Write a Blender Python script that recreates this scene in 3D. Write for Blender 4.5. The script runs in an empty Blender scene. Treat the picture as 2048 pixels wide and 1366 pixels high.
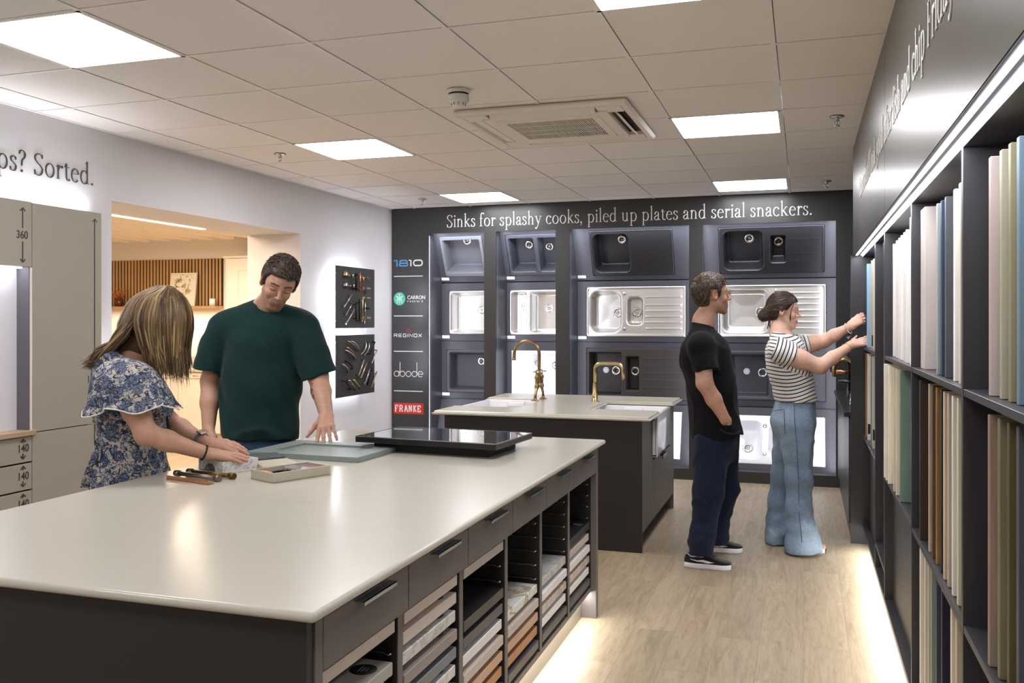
import bpy, bmesh, math, random
import numpy as np
from mathutils import Vector, Matrix
from mathutils.geometry import tessellate_polygon
R=math.radians; PI=math.pi
C=bpy.context.scene.collection
sc=bpy.context.scene
# ---------------------------------------------------------------- camera
TH=R(17.95); FPX=1800.; HOR=643.; EYE=1.443
cd=bpy.data.cameras.new('camera'); cam=bpy.data.objects.new('camera',cd); C.objects.link(cam)
cam.location=(0,0,EYE); cam.rotation_euler=(R(90),0,TH)
cd.sensor_width=36; cd.lens=36*FPX/2048; cd.shift_y=-(683-HOR)/2048; cd.clip_start=.05
sc.camera=cam
# ---------------------------------------------------------------- world, exposure
w=bpy.data.worlds.new('world'); sc.world=w; w.use_nodes=True
w.node_tree.nodes['Background'].inputs[0].default_value=(.9,.92,1,1)
w.node_tree.nodes['Background'].inputs[1].default_value=.12
sc.view_settings.view_transform='Standard'; sc.view_settings.look='None'
sc.view_settings.gamma=1; sc.view_settings.exposure=0.68; sc.view_settings.use_curve_mapping=False
sc.cycles.max_bounces=7; sc.cycles.diffuse_bounces=4; sc.cycles.glossy_bounces=3
sc.cycles.sample_clamp_indirect=4.0; sc.cycles.caustics_reflective=False; sc.cycles.caustics_refractive=False
PANEL=14.0      # ceiling light panels
STRIP=9.0       # led strips
def area(name,loc,size,power,col,rot=(0,0,0),spread=180):
    l=bpy.data.lights.new(name,'AREA'); l.shape='RECTANGLE'; l.size,l.size_y=size; l.energy=power; l.color=col; l.spread=R(spread)
    o=bpy.data.objects.new(name,l); o.location=loc; o.rotation_euler=rot; C.objects.link(o); return o
# warm lamps of the kitchen beyond the opening (under its ceiling)
area('kitchen_lamp',(-6.2,7.6,2.36),(2.6,1.6),68,(1,.83,.66))
area('kitchen_lamp',(-5.2,5.4,2.36),(.9,1.6),46,(1,.76,.54))
area('kitchen_undershelf_lamp',(-7.4,9.35,1.58),(2.6,.05),8,(1,.83,.66))

# ---------------------------------------------------------------- helpers
def lin(c):
    if isinstance(c,str): c=tuple(int(c[i:i+2],16) for i in (0,2,4))
    return tuple(((v/255)/12.92 if v/255<=.04045 else ((v/255+.055)/1.055)**2.4) for v in c)
MATS={}
class NT:
    def __init__(s,name):
        s.m=bpy.data.materials.new(name); s.m.use_nodes=True; s.t=s.m.node_tree; s.b=s.t.nodes['Principled BSDF']
    def n(s,typ,**k):
        o=s.t.nodes.new(typ)
        for a,v in k.items(): setattr(o,a,v)
        return o
    def l(s,a,b): s.t.links.new(a,b)
    def ramp(s,src,stops):
        r=s.n('ShaderNodeValToRGB'); e=r.color_ramp.elements
        while len(e)<len(stops): e.new(.5)
        for i,(p,c) in enumerate(stops): e[i].position=p; e[i].color=tuple(c)+(1,)
        s.l(src,r.inputs[0]); return r.outputs[0]
    def co(s,scale=(1,1,1),rot=(0,0,0),kind='Object'):
        t=s.n('ShaderNodeTexCoord'); m=s.n('ShaderNodeMapping'); m.inputs['Scale'].default_value=scale; m.inputs['Rotation'].default_value=rot
        s.l(t.outputs[kind],m.inputs[0]); return m.outputs[0]
    def noise(s,vec,scale,detail=4,rough=.5,dist=0):
        o=s.n('ShaderNodeTexNoise'); o.inputs['Scale'].default_value=scale; o.inputs['Detail'].default_value=detail
        o.inputs['Roughness'].default_value=rough; o.inputs['Distortion'].default_value=dist
        if vec is not None: s.l(vec,o.inputs['Vector'])
        return o
    def mix(s,f,a,b,mode='MIX'):
        o=s.n('ShaderNodeMix',data_type='RGBA',blend_type=mode)
        for v,i in ((f,0),(a,6),(b,7)):
            if hasattr(v,'links') or isinstance(v,bpy.types.NodeSocket): s.l(v,o.inputs[i])
            else: o.inputs[i].default_value=v if i==0 else (tuple(v)+(1,))[:4]
        return o.outputs[2]
    def math(s,op,a,b=None):
        o=s.n('ShaderNodeMath',operation=op)
        for v,i in ((a,0),(b,1)):
            if v is None: continue
            if isinstance(v,bpy.types.NodeSocket): s.l(v,o.inputs[i])
            else: o.inputs[i].default_value=v
        return o.outputs[0]
    def bump(s,h,str=.2,dist=.002):
        b=s.n('ShaderNodeBump'); b.inputs['Strength'].default_value=str; b.inputs['Distance'].default_value=dist
        s.l(h,b.inputs['Height']); s.l(b.outputs[0],s.b.inputs['Normal'])
    def col(s,c):
        if isinstance(c,bpy.types.NodeSocket): s.l(c,s.b.inputs['Base Color'])
        else: s.b.inputs['Base Color'].default_value=tuple(c)+(1,)
def mat(name,c,rough=.5,metal=0,emit=0,spec=.5,var=.06,vs=30,bump=0,scale=(1,1,1),coat=0,sss=0,ecol=None):
    key=(name,c,rough,metal,emit)
    if key in MATS: return MATS[key]
    t=NT(name); b=t.b; c3=lin(c)
    b.inputs['Roughness'].default_value=rough; b.inputs['Metallic'].default_value=metal
    b.inputs['Specular IOR Level'].default_value=spec; b.inputs['Coat Weight'].default_value=coat
    if sss:
        b.inputs['Subsurface Weight'].default_value=sss; b.inputs['Subsurface Radius'].default_value=(.012,.005,.003); b.inputs['Subsurface Scale'].default_value=1
    if emit:
        t.col(c3); b.inputs['Emission Color'].default_value=(lin(ecol) if ecol else c3)+(1,); b.inputs['Emission Strength'].default_value=emit
    elif var>0:
        nz=t.noise(t.co(scale),vs); f=t.n('ShaderNodeMapRange'); f.inputs[1].default_value=.3; f.inputs[2].default_value=.7
        f.inputs[3].default_value=1-var; f.inputs[4].default_value=1+var; t.l(nz.outputs[0],f.inputs[0])
        t.col(t.mix(1.0,c3,f.outputs[0],'MULTIPLY'))
        if bump: t.bump(nz.outputs[0],bump)
    else: t.col(c3)
    MATS[key]=t.m; return t.m

ORG={}
def _org(parent):
    return ORG[parent.name] if parent is not None else Vector((0,0,0))
class MB:
    def __init__(s): s.v=[]; s.f=[]; s.sm=[]; s.mi=[]; s.cm=0
    def add(s,vs,fs,smooth=False,M=None):
        o=len(s.v)
        for p in vs:
            p=Vector(p)
            if M is not None: p=M@p
            s.v.append(tuple(p))
        for f in fs: s.f.append(tuple(i+o for i in f)); s.sm.append(smooth); s.mi.append(s.cm)
        return s
    def box(s,x0,x1,y0,y1,z0,z1,bev=0,M=None,seg=1):
        if x0>x1:x0,x1=x1,x0
        if y0>y1:y0,y1=y1,y0
        if z0>z1:z0,z1=z1,z0
        if not bev:
            v=[(x,y,z) for x in(x0,x1) for y in(y0,y1) for z in(z0,z1)]
            return s.add(v,[(0,1,3,2),(4,6,7,5),(0,4,5,1),(2,3,7,6),(0,2,6,4),(1,5,7,3)],False,M)
        bm=bmesh.new(); bmesh.ops.create_cube(bm,size=1)
        for q in bm.verts: q.co=Vector(((x0+x1)/2+q.co.x*(x1-x0),(y0+y1)/2+q.co.y*(y1-y0),(z0+z1)/2+q.co.z*(z1-z0)))
        bev=min(bev,.49*min(x1-x0,y1-y0,z1-z0))
        bmesh.ops.bevel(bm,geom=list(bm.edges)+list(bm.verts),offset=bev,segments=seg,affect='EDGES',profile=.5)
        s.bm(bm,M,seg>1); return s
    def bm(s,bm,M=None,smooth=False):
        bm.verts.index_update(); s.add([q.co[:] for q in bm.verts],[[q.index for q in f.verts] for f in bm.faces],smooth,M); bm.free(); return s
    def prism(s,pts,z0,z1,M=None,smooth=False):
        n=len(pts); v=[(p[0],p[1],z0) for p in pts]+[(p[0],p[1],z1) for p in pts]
        s.add(v,[tuple(range(n))[::-1],tuple(range(n,2*n))],False,M)
        o=len(s.v)-2*n
        for i in range(n):
            j=(i+1)%n; s.f.append((o+i,o+j,o+n+j,o+n+i)); s.sm.append(smooth); s.mi.append(s.cm)
        return s
    def tube(s,pts,r,n=10,cap=True,M=None,flat=1.0):
        pts=[Vector(p) for p in pts]; m=len(pts)
        rs=r if isinstance(r,(list,tuple)) else [r]*m
        vs=[]; up=None
        for i,p in enumerate(pts):
            d=(pts[min(i+1,m-1)]-pts[max(i-1,0)])
            if d.length<1e-9: d=Vector((0,0,1))
            d.normalize()
            if up is None:
                up=Vector((0,0,1)) if abs(d.z)<.9 else Vector((1,0,0))
            a=(up-d*up.dot(d))
            if a.length<1e-6: a=d.orthogonal()
            a.normalize(); up=a; b=d.cross(a)
            for k in range(n):
                t=2*PI*k/n; vs.append(p+a*math.cos(t)*rs[i]+b*math.sin(t)*rs[i]*flat)
        fs=[]
        for i in range(m-1):
            for k in range(n):
                k2=(k+1)%n; fs.append((i*n+k,i*n+k2,(i+1)*n+k2,(i+1)*n+k))
        s.add(vs,fs,True,M)
        if cap:
            o=len(s.v)-len(vs)
            s.f.append(tuple(o+k for k in range(n))[::-1]); s.sm.append(False); s.mi.append(s.cm)
            s.f.append(tuple(o+(m-1)*n+k for k in range(n))); s.sm.append(False); s.mi.append(s.cm)
        return s
    def cyl(s,p0,p1,r,n=20,r2=None,M=None): return s.tube([p0,p1],[r,r if r2 is None else r2],n,True,M)
    def lathe(s,prof,c=(0,0,0),axis='z',n=24,M=None,smooth=True):
        # prof: list of (r, h) ; axis direction vector or 'x','y','z'
        ax={'x':Vector((1,0,0)),'y':Vector((0,1,0)),'z':Vector((0,0,1))}.get(axis) if isinstance(axis,str) else Vector(axis).normalized()
        a=ax.orthogonal().normalized(); b=ax.cross(a); c=Vector(c); vs=[]
        for r,h in prof:
            for k in range(n):
                t=2*PI*k/n; vs.append(c+ax*h+(a*math.cos(t)+b*math.sin(t))*max(r,1e-5))
        fs=[(i*n+k,i*n+(k+1)%n,(i+1)*n+(k+1)%n,(i+1)*n+k) for i in range(len(prof)-1) for k in range(n)]
        return s.add(vs,fs,smooth,M)
    def ball(s,c,r,n=12,M=None,sc3=(1,1,1)):
        vs=[];fs=[];m=n//2+1
        for i in range(m+1):
            ph=PI*i/m
            for k in range(n):
                t=2*PI*k/n; vs.append((c[0]+r*sc3[0]*math.sin(ph)*math.cos(t),c[1]+r*sc3[1]*math.sin(ph)*math.sin(t),c[2]+r*sc3[2]*math.cos(ph)))
        for i in range(m):
            for k in range(n): fs.append((i*n+k,(i+1)*n+k,(i+1)*n+(k+1)%n,i*n+(k+1)%n))
        return s.add(vs,fs,True,M)
    def build(s,name,m,parent=None,org=None):
        me=bpy.data.meshes.new(name); 
        if parent is not None: o0=_org(parent)
        elif org is not None: o0=Vector(org)
        else:
            a=np.array(s.v); o0=Vector(((a[:,0].min()+a[:,0].max())/2,(a[:,1].min()+a[:,1].max())/2,a[:,2].min()))
        me.from_pydata([tuple(Vector(p)-o0) for p in s.v],[],s.f); me.polygons.foreach_set('use_smooth',s.sm)
        ms=m if isinstance(m,(list,tuple)) else [m]
        for q in ms: me.materials.append(q)
        if len(ms)>1: me.polygons.foreach_set('material_index',s.mi)
        me.update()
        o=bpy.data.objects.new(name,me); C.objects.link(o)
        if parent is not None: o.parent=parent
        else: o.location=o0
        ORG[o.name]=o0
        return o
def thing(name,label,cat,loc,group=None):
    o=bpy.data.objects.new(name,None); C.objects.link(o); o.location=loc; o.empty_display_size=.1
    o['label']=label; o['category']=cat
    if group: o['group']=group
    ORG[o.name]=Vector(loc); return o
def tag(o,label,cat,group=None):
    o['label']=label; o['category']=cat
    if group: o['group']=group
    return o
def st(o): o['kind']='structure'; return o
def copy_tree(o,parent=None):
    c=o.copy(); C.objects.link(c); ORG[c.name]=ORG[o.name]
    if parent is not None: c.parent=parent
    for ch in list(o.children): copy_tree(ch,c)
    return c
def frame(o,x,y,z):
    M=Matrix((Vector(x).normalized(),Vector(y).normalized(),Vector(z).normalized())).transposed().to_4x4(); M.translation=Vector(o); return M

# ---------------------------------------------------------------- lettering
def cr(pts,n=7):
    P=[Vector((p[0],p[1])) for p in pts]
    if len(P)<3: return P
    P=[P[0]*2-P[1]]+P+[P[-1]*2-P[-2]]; out=[]
    for i in range(1,len(P)-2):
        for k in range(n):
            t=k/n; a,b,c,d=P[i-1:i+3]
            out.append(.5*((2*b)+(c-a)*t+(2*a-5*b+4*c-d)*t*t+(3*b-a-3*c+d)*t**3))
    out.append(P[-2]); return out
def arc(cx,cy,rx,ry,a0,a1,n=14): return [(cx+rx*math.cos(R(a0+(a1-a0)*i/n)),cy+ry*math.sin(R(a0+(a1-a0)*i/n))) for i in range(n+1)]
def ribbon(pts,wf):
    P=[Vector((p[0],p[1])) for p in pts]; L=[];Rr=[]
    for i,p in enumerate(P):
        d=P[min(i+1,len(P)-1)]-P[max(i-1,0)]; d=d.normalized() if d.length else Vector((1,0))
        w=wf(math.atan2(d.y,d.x),i/(len(P)-1))/2; n=Vector((-d.y,d.x)); L.append(p+n*w); Rr.append(p-n*w)
    return L,Rr
def serif_w(thick=.135,thin=.05):
    return lambda a,t: thin+(thick-thin)*abs(math.sin(a+R(18)))**1.3
def S_(x,y0,y1,foot=1,flag=1,head=0):
    o=[('l',[(x,y0),(x,y1)])]
    if foot: o.append(('s',[(x-.15,y0+.02),(x+.15,y0+.02)]))
    if flag: o.append(('t',[(x+.05,y1),(x-.18,y1-.13)]))
    if head: o.append(('s',[(x-.17,y1-.02),(x+.17,y1-.02)]))
    return o
GL={
 'S':(.95,[('c',[(.80,1.25),(.74,1.42),(.5,1.52),(.22,1.40),(.16,1.15),(.34,.90),(.62,.68),(.80,.42),(.70,.10),(.44,-.02),(.20,.06),(.12,.32)]),('s2',[(.80,1.5),(.80,1.2)]),('s2',[(.12,.0),(.12,.36)])]),
 'F':(.95,S_(.28,0,1.5,1,0,1)+[('s',[(.28,1.48),(.86,1.48)]),('s2',[(.86,1.5),(.87,1.22)]),('s',[(.28,.80),(.68,.80)]),('s2',[(.68,.92),(.68,.66)])]),
 'i':(.46,S_(.24,0,1)+[('d',(.24,1.38))]),
 'n':(1.02,S_(.24,0,1)+[('c',arc(.51,.62,.25,.36,165,0)+[(.76,.4)]),('l',[(.76,.62),(.76,0)]),('s',[(.59,.02),(.93,.02)])]),
 'h':(1.02,S_(.24,0,1.68)+[('c',arc(.51,.62,.25,.36,165,0)+[(.76,.4)]),('l',[(.76,.62),(.76,0)]),('s',[(.59,.02),(.93,.02)])]),
 'u':(1.02,[('l',[(.24,1),(.24,.38)]),('t',[(.29,1),(.06,.88)]),('c',arc(.50,.38,.26,.38,180,340)),('l',[(.76,1),(.76,.06)]),('t',[(.81,1),(.58,.88)]),('s',[(.74,.04),(.94,.04)])]),
 'r':(.70,S_(.24,0,1)+[('c',[(.26,.66),(.38,.92),(.56,.96)]),('d',(.60,.90))]),
 'k':(.98,S_(.24,0,1.68)+[('c2',[(.26,.46),(.72,.96)]),('l',[(.40,.58),(.80,.03)]),('s',[(.58,.98),(.88,.98)]),('s',[(.68,.02),(.98,.02)])]),
 's':(.70,[('c',[(.56,.80),(.48,.96),(.30,.99),(.15,.86),(.20,.66),(.42,.50),(.57,.32),(.50,.06),(.30,-.01),(.14,.06),(.10,.24)]),('s2',[(.57,.98),(.57,.74)]),('s2',[(.10,.0),(.10,.26)])]),
 'f':(.60,[('l',[(.24,0),(.24,1.25)]),('c',arc(.46,1.28,.22,.38,180,60)),('d',(.60,1.56)),('s',[(.07,.02),(.46,.02)]),('s',[(.06,.97),(.50,.97)])]),
 'o':(.98,[('c',arc(.49,.49,.36,.50,90,450,28))]),
 'c':(.84,[('c',arc(.48,.49,.35,.50,52,318,22)),('d',(.68,.84))]),
 'e':(.86,[('c',arc(.46,.49,.33,.50,-8+20,318,24)),('s',[(.14,.60),(.79,.60)])]),
 'a':(.84,[('c',[(.16,.76),(.24,.93),(.42,.99),(.58,.88),(.60,.66)]),('l',[(.60,.72),(.60,.14)]),('c',[(.60,.14),(.66,.02),(.80,.06)]),('c',[(.60,.58),(.34,.48),(.15,.34),(.14,.14),(.26,.0),(.44,.04),(.60,.20)]),('d',(.19,.76))]),
 'd':(1.02,[('l',[(.76,1.68),(.76,.06)]),('t',[(.81,1.68),(.58,1.55)]),('c',arc(.46,.49,.33,.50,35,325,24)),('s',[(.74,.04),(.95,.04)])]),
 'p':(1.02,[('l',[(.26,1),(.26,-.58)]),('t',[(.31,1),(.06,.87)]),('c',arc(.54,.49,.34,.50,145,-145,24)),('s',[(.09,-.56),(.45,-.56)])]),
 'g':(.92,[('c',arc(.42,.66,.26,.33,90,450,22)),('c',[(.30,.38),(.16,.22),(.30,.10),(.62,.06),(.76,-.14),(.64,-.42),(.36,-.50),(.12,-.40),(.12,-.16),(.34,.02)]),('s',[(.64,.90),(.86,.93)])]),
 'l':(.48,S_(.24,0,1.68)),
 't':(.62,[('l',[(.28,1.18),(.28,.22)]),('c',[(.28,.24),(.34,.04),(.48,0),(.60,.10)]),('s',[(.08,.97),(.58,.97)]),('t',[(.30,1.22),(.10,.98)])]),
 'y':(.94,[('l',[(.18,.98),(.50,.05)]),('c2',[(.80,.98),(.48,.02),(.34,-.36),(.18,-.52)]),('s',[(.02,.98),(.36,.98)]),('s',[(.64,.98),(.94,.98)]),('d',(.16,-.48))]),
 'T':(1.1,S_(.55,0,1.5,1,0,0)+[('s',[(.08,1.48),(1.02,1.48)]),('s2',[(.08,1.5),(.07,1.2)]),('s2',[(1.02,1.5),(1.03,1.2)])]),
 ',':(.42,[('d',(.18,.06)),('c2',[(.22,.06),(.22,-.14),(.10,-.30)])]),
 '.':(.42,[('d',(.2,.07))]),
 "'":(.36,[('d',(.18,1.5)),('c2',[(.22,1.5),(.22,1.34),(.12,1.22)])]),
 '?':(.76,[('d',(.32,.07)),('c',[(.12,1.24),(.20,1.46),(.42,1.50),(.60,1.32),(.56,1.06),(.36,.82),(.32,.46)]),('s2',[(.32,.56),(.32,.40)])]),
 ' ':(.48,[]),
}
def lettering(mb,text,M,xh,depth=.0015,gap=.03,xscale=1.0):
    """serif lettering: strokes with the stress of a broad pen, real thin solids; returns width"""
    x=0; wf=serif_w()
    def solid(L,Rr,dz):
        n=len(L); vs=[(p.x,p.y,dz) for p in L]+[(p.x,p.y,dz) for p in Rr]
        vs2=[(a,b,0) for a,b,c in vs]
        fs=[(i,i+1,n+i+1,n+i) for i in range(n-1)]
        m=2*n; side=[(i,i+1,m+i+1,m+i) for i in range(n-1)]+[(n+i,n+i+1,m+n+i+1,m+n+i) for i in range(n-1)]+[(0,n,m+n,m),(n-1,2*n-1,m+2*n-1,m+n-1)]
        mb.add([((a+x)*xh*xscale,b*xh,c) for a,b,c in vs+vs2],fs+side,False,M)
    for ch in text:
        wd,st_=GL[ch]
        for q,(k,p) in enumerate(st_):
            dz=depth*(1+.02*q)
            if k=='d':
                solid(*ribbon([(p[0]-.1*math.cos(t),p[1]) for t in [i*PI/8 for i in range(9)]],lambda a,t:.2*math.sin(PI*t)+.004),dz)
            elif k=='l': solid(*ribbon(p,lambda a,t:.125),dz)
            elif k in('s','s2'): solid(*ribbon(p,lambda a,t:.042),dz)
            elif k=='t': solid(*ribbon(p,lambda a,t:.13*(1-t)+.02),dz)
            elif k=='c2': solid(*ribbon(cr(p) if len(p)>2 else p,lambda a,t:.065),dz)
            else: solid(*ribbon(cr(p) if len(p)<13 else p,wf),dz)
        x+=wd+gap
    return x*xh*xscale
def sans(mb,text,M,h,depth=.0012,bold=0.0,xs=1.0,align='LEFT'):
    cu=bpy.data.curves.new('t','FONT'); cu.body=text; cu.size=1; cu.extrude=.5; cu.offset=bold; cu.align_x=align
    o=bpy.data.objects.new('t',cu); C.objects.link(o)
    dg=bpy.context.evaluated_depsgraph_get(); me=bpy.data.meshes.new_from_object(o.evaluated_get(dg))
    k=h/.70
    vs=[(v.co.x*k*xs,v.co.y*k,(v.co.z+.5)*depth) for v in me.vertices]
    mb.add(vs,[tuple(p.vertices) for p in me.polygons],False,M)
    wd=max(v[0] for v in vs)
    bpy.data.objects.remove(o); bpy.data.curves.remove(cu); bpy.data.meshes.remove(me); return wd
def strokes(mb,lines,M,w,depth=.0015,sx=1,sy=1):
    for q,p in enumerate(lines):
        L,Rr=ribbon([(a*sx,b*sy) for a,b in p],lambda a,t:w); n=len(L); dz=depth*(1+.02*q)
        mb.add([(v.x,v.y,dz) for v in L]+[(v.x,v.y,dz) for v in Rr],[(i,i+1,n+i+1,n+i) for i in range(n-1)],False,M)
# ================================================================ materials of the room
WX=-3.97; BY=8.30; RX=.31; ZC=2.578
m_white=mat('wall_paint','dbd9db',.6,var=.015,vs=3)
m_char=None
def laminate(name,c,rough=.42,spec=.4,grain=(60,60,1.5),var=.16):
    t=NT(name); nz=t.noise(t.co(grain),4,6,.65); f=t.n('ShaderNodeMapRange'); f.inputs[3].default_value=1-var; f.inputs[4].default_value=1+var
    t.l(nz.outputs[0],f.inputs[0]); t.col(t.mix(1.0,lin(c),f.outputs[0],'MULTIPLY'))
    t.b.inputs['Roughness'].default_value=rough; t.b.inputs['Specular IOR Level'].default_value=spec; t.bump(nz.outputs[0],.06,.001); return t.m
m_fascia=laminate('charcoal_laminate','3b3c3c',.30)
m_bay=laminate('charcoal_panel','36363b',.38)
m_isl=laminate('graphite_laminate','67615e',.5,.35,(2,2,2),.04)
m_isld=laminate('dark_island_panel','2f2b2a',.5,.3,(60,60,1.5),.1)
m_black=mat('black_interior','121212',.6)
m_led=mat('led_diffuser','f4f6ff',.5,emit=STRIP)
m_ledw=mat('warm_led','ffe2b8',.5,emit=7)
def floor_mat():
    t=NT('oak_plank_floor'); v=t.co((1,1,1),(0,0,R(90)))
    br=t.n('ShaderNodeTexBrick'); br.offset=.37; br.inputs['Scale'].default_value=1; br.inputs['Mortar Size'].default_value=.0012
    br.inputs['Brick Width'].default_value=1.25; br.inputs['Row Height'].default_value=.19; br.inputs['Bias'].default_value=0
    br.inputs['Color1'].default_value=(0,0,0,1); br.inputs['Color2'].default_value=(1,1,1,1); br.inputs['Mortar'].default_value=(.5,.5,.5,1)
    t.l(v,br.inputs['Vector'])
    # offset grain per plank
    sep=t.n('ShaderNodeVectorMath',operation='MULTIPLY_ADD'); t.l(br.outputs['Color'],sep.inputs[0]); sep.inputs[1].default_value=(7,13,3); 
    m=t.n('ShaderNodeMapping'); m.inputs['Scale'].default_value=(1.1,9,1); t.l(v,m.inputs[0]); t.l(m.outputs[0],sep.inputs[2])
    g=t.noise(sep.outputs[0],2.2,8,.62,1.6); g2=t.noise(sep.outputs[0],14,5,.6,.4)
    c=t.ramp(g.outputs[0],[(.28,lin('84745d')),(.45,lin('9c8c74')),(.6,lin('a89a82')),(.8,lin('b6a992'))])
    c=t.mix(.25,c,t.ramp(g2.outputs[0],[(.3,lin('8f7d63')),(.7,lin('c2b49b'))]))
    pl=t.ramp(br.outputs['Color'],[(0,(.90,.89,.87)),(1,(1.08,1.07,1.06))]); c=t.mix(1,c,pl,'MULTIPLY')
    kn=t.n('ShaderNodeTexVoronoi'); kn.inputs['Scale'].default_value=1.1; t.l(t.co((1.6,1,1)),kn.inputs['Vector'])
    kf=t.ramp(kn.outputs['Distance'],[(.0,(1,1,1)),(.07,(0,0,0))]); c=t.mix(t.math('MULTIPLY',kf,.28),c,lin('6f5a43'))
    c=t.mix(t.math('MULTIPLY',br.outputs['Fac'],.55),c,lin('7d6c55'))
    t.col(c); t.b.inputs['Roughness'].default_value=.42; t.b.inputs['Specular IOR Level'].default_value=.35; t.bump(g.outputs[0],.08,.001); return t.m
fl=MB().box(-9.8,2.5,-4.6,10.2,-.06,0); st(fl.build('floor',floor_mat(),org=(0,0,0)))
# left wall with its opening (Y 4.42-6.56, to z 2.17)
OY0,OY1,OZ=4.42,6.56,2.172; IX=-4.48
m_jamb=mat('wall_paint_inner','f0ece6',.6,var=.01)
b=MB(); b.box(IX,WX,-4.5,OY0,0,2.75); b.box(IX,WX,OY1,10.1,0,2.75); b.box(IX,WX,OY0,OY1,OZ,2.75)
st(b.build('wall_left',m_white,org=(WX,0,0)))
# back wall = dark fascia with four openings
BAYS=[(-3.566,-2.977,2.330),(-2.853,-2.252,2.325),(-2.115,-.993,2.318),(-.872,.268,2.305)]
ZB=.10
b=MB(); xs=[WX]+[v for q in BAYS for v in q[:2]]+[.95]
for i in range(0,len(xs),2): b.box(xs[i],xs[i+1],BY,BY+.02,ZB,2.32)
b.box(WX,.95,BY,BY+.02,0,ZB); b.box(WX,.95,BY,BY+.02,2.32,2.66)
st(b.build('wall_back',m_fascia,org=(-2,BY,0)))
b=MB(); b.box(WX,.95,9.0,9.1,0,2.66); st(b.build('wall_back_masonry',m_black,org=(-2,9,0)))
b=MB(); b.box(-4.5,2.0,-4.7,-4.5,0,2.75); st(b.build('wall_front',m_white,org=(0,-4.6,0)))
# right wall: bulkhead with the sentence, above the door-sample shelving
ZL=1.875
m_bulk=laminate('bulkhead_panel','4b4a45',.30,.5,(60,60,1.5),.08)
b=MB(); b.box(RX,RX+.62,3.905,6.336,ZL,2.66); b.box(RX,RX+.62,-4.5,3.90,ZL,2.66); b.box(RX+.004,RX+.6,3.89,3.915,ZL+.01,2.65)
st(b.build('wall_right',m_bulk,org=(RX,3,ZL)))
b=MB(); b.box(.90,.95,-4.5,6.336,0,2.66); b.box(.90,.95,6.336,8.3,0,2.66); st(b.build('wall_right_masonry',m_fascia,org=(.92,3,0)))
# ceiling: T-bar grid with lay-in tiles
GX=[-.718+.6*i for i in range(-6,4)]; GY=[3.238+.602*j for j in range(-14,10)]
GX=[WX]+[x for x in GX if WX+.1<x<.85]+[.93]; GY=[-4.5]+[y for y in GY if y<8.3]+[BY]
PAN=[(-3.118,2.636),(-3.118,5.044),(-3.118,7.452),(-.718,2.636),(-.718,5.044),(-.718,7.452),(-3.118,.228),(-.718,.228),(-3.118,-2.18),(-.718,-2.18)]
def tile_mat():
    t=NT('mineral_ceiling_tile'); n1=t.noise(t.co(),140,3,.7); n2=t.noise(t.co(),1.3,3)
    c=t.mix(.5,lin('f3f1f0'),t.ramp(n1.outputs[0],[(.35,lin('ece8e4')),(.65,lin('f8f6f4'))])); t.col(t.mix(t.math('MULTIPLY',n2.outputs[0],.15),c,lin('f0e8dd')))
    t.b.inputs['Roughness'].default_value=.9; t.bump(n1.outputs[0],.15,.002); return t.m
m_tile=tile_mat(); m_tbar=mat('white_tbar','f2efec',.45,var=.02)
b=MB(); tb=MB()
for i in range(len(GX)-1):
    for j in range(len(GY)-1):
        x0,x1,y0,y1=GX[i],GX[i+1],GY[j],GY[j+1]
        if any(abs(x0-p[0])<.02 and abs(y0-p[1])<.03 for p in PAN): continue
        if -1.93<x0<-.75 and 4.4<y0<5.1 and x0>-1.93: 
            if (abs(x0+1.918)<.05 or abs(x0+1.318)<.05) and (abs(y0-4.442)<.05 or abs(y0-5.044)<.05): pass
        b.box(x0+.013,x1-.009,y0+.009,y1-.011,ZC+.0025,ZC+.02,.0)
for x in GX[1:-1]: tb.box(x-.010,x+.010,-4.5,BY,ZC-.001,ZC+.004)
for y in GY[1:-1]: tb.box(WX,.93,y-.0085,y+.0085,ZC,ZC+.004)
tb.box(WX,WX+.02,-4.5,BY,ZC-.001,ZC+.02); 
b2=MB(); b2.box(-4.5,1,-4.6,9.1,2.66,2.70)
st(b.build('ceiling',m_tile,org=(-2,3,ZC))); st(tb.build('trim_1',m_tbar,org=(-2,3,ZC))); st(b2.build('ceiling_slab',m_black,org=(-2,3,2.66)))
# ceiling light panels
m_pan=mat('light_diffuser','ffffff',.5,emit=PANEL,ecol='fdfbff')
places=['at the upper left edge of the picture','above the green-shirted man, left of the air conditioner','farthest left, before the dark sink wall','cut off by the top edge of the picture','right of the air conditioner, above the man in black','farthest right, before the dark sink wall']
for k,(x,y) in enumerate(PAN):
    lab='white ceiling light panel '+places[k] if k<6 else ['white ceiling panel light just behind the camera, left side','white ceiling panel light just behind the camera, right side','white ceiling panel light at the rear of the room, left side','white ceiling panel light at the rear of the room, right side'][k-6]
    t=thing('ceiling_light',lab,'ceiling light',(x+.3,y+.3,ZC-.004),'ceiling light panels')
    MB().box(x+.014,x+.586,y+.014,y+.588,ZC+.001,ZC+.006).build('diffuser',m_pan,t)
    f=MB(); f.box(x+.0,x+.016,y,y+.602,ZC-.002,ZC+.012); f.box(x+.584,x+.6,y,y+.602,ZC-.002,ZC+.012); f.box(x,x+.6,y,y+.016,ZC-.002,ZC+.012); f.box(x,x+.6,y+.586,y+.602,ZC-.002,ZC+.012)
    f.build('frame',m_tbar,t)
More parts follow.
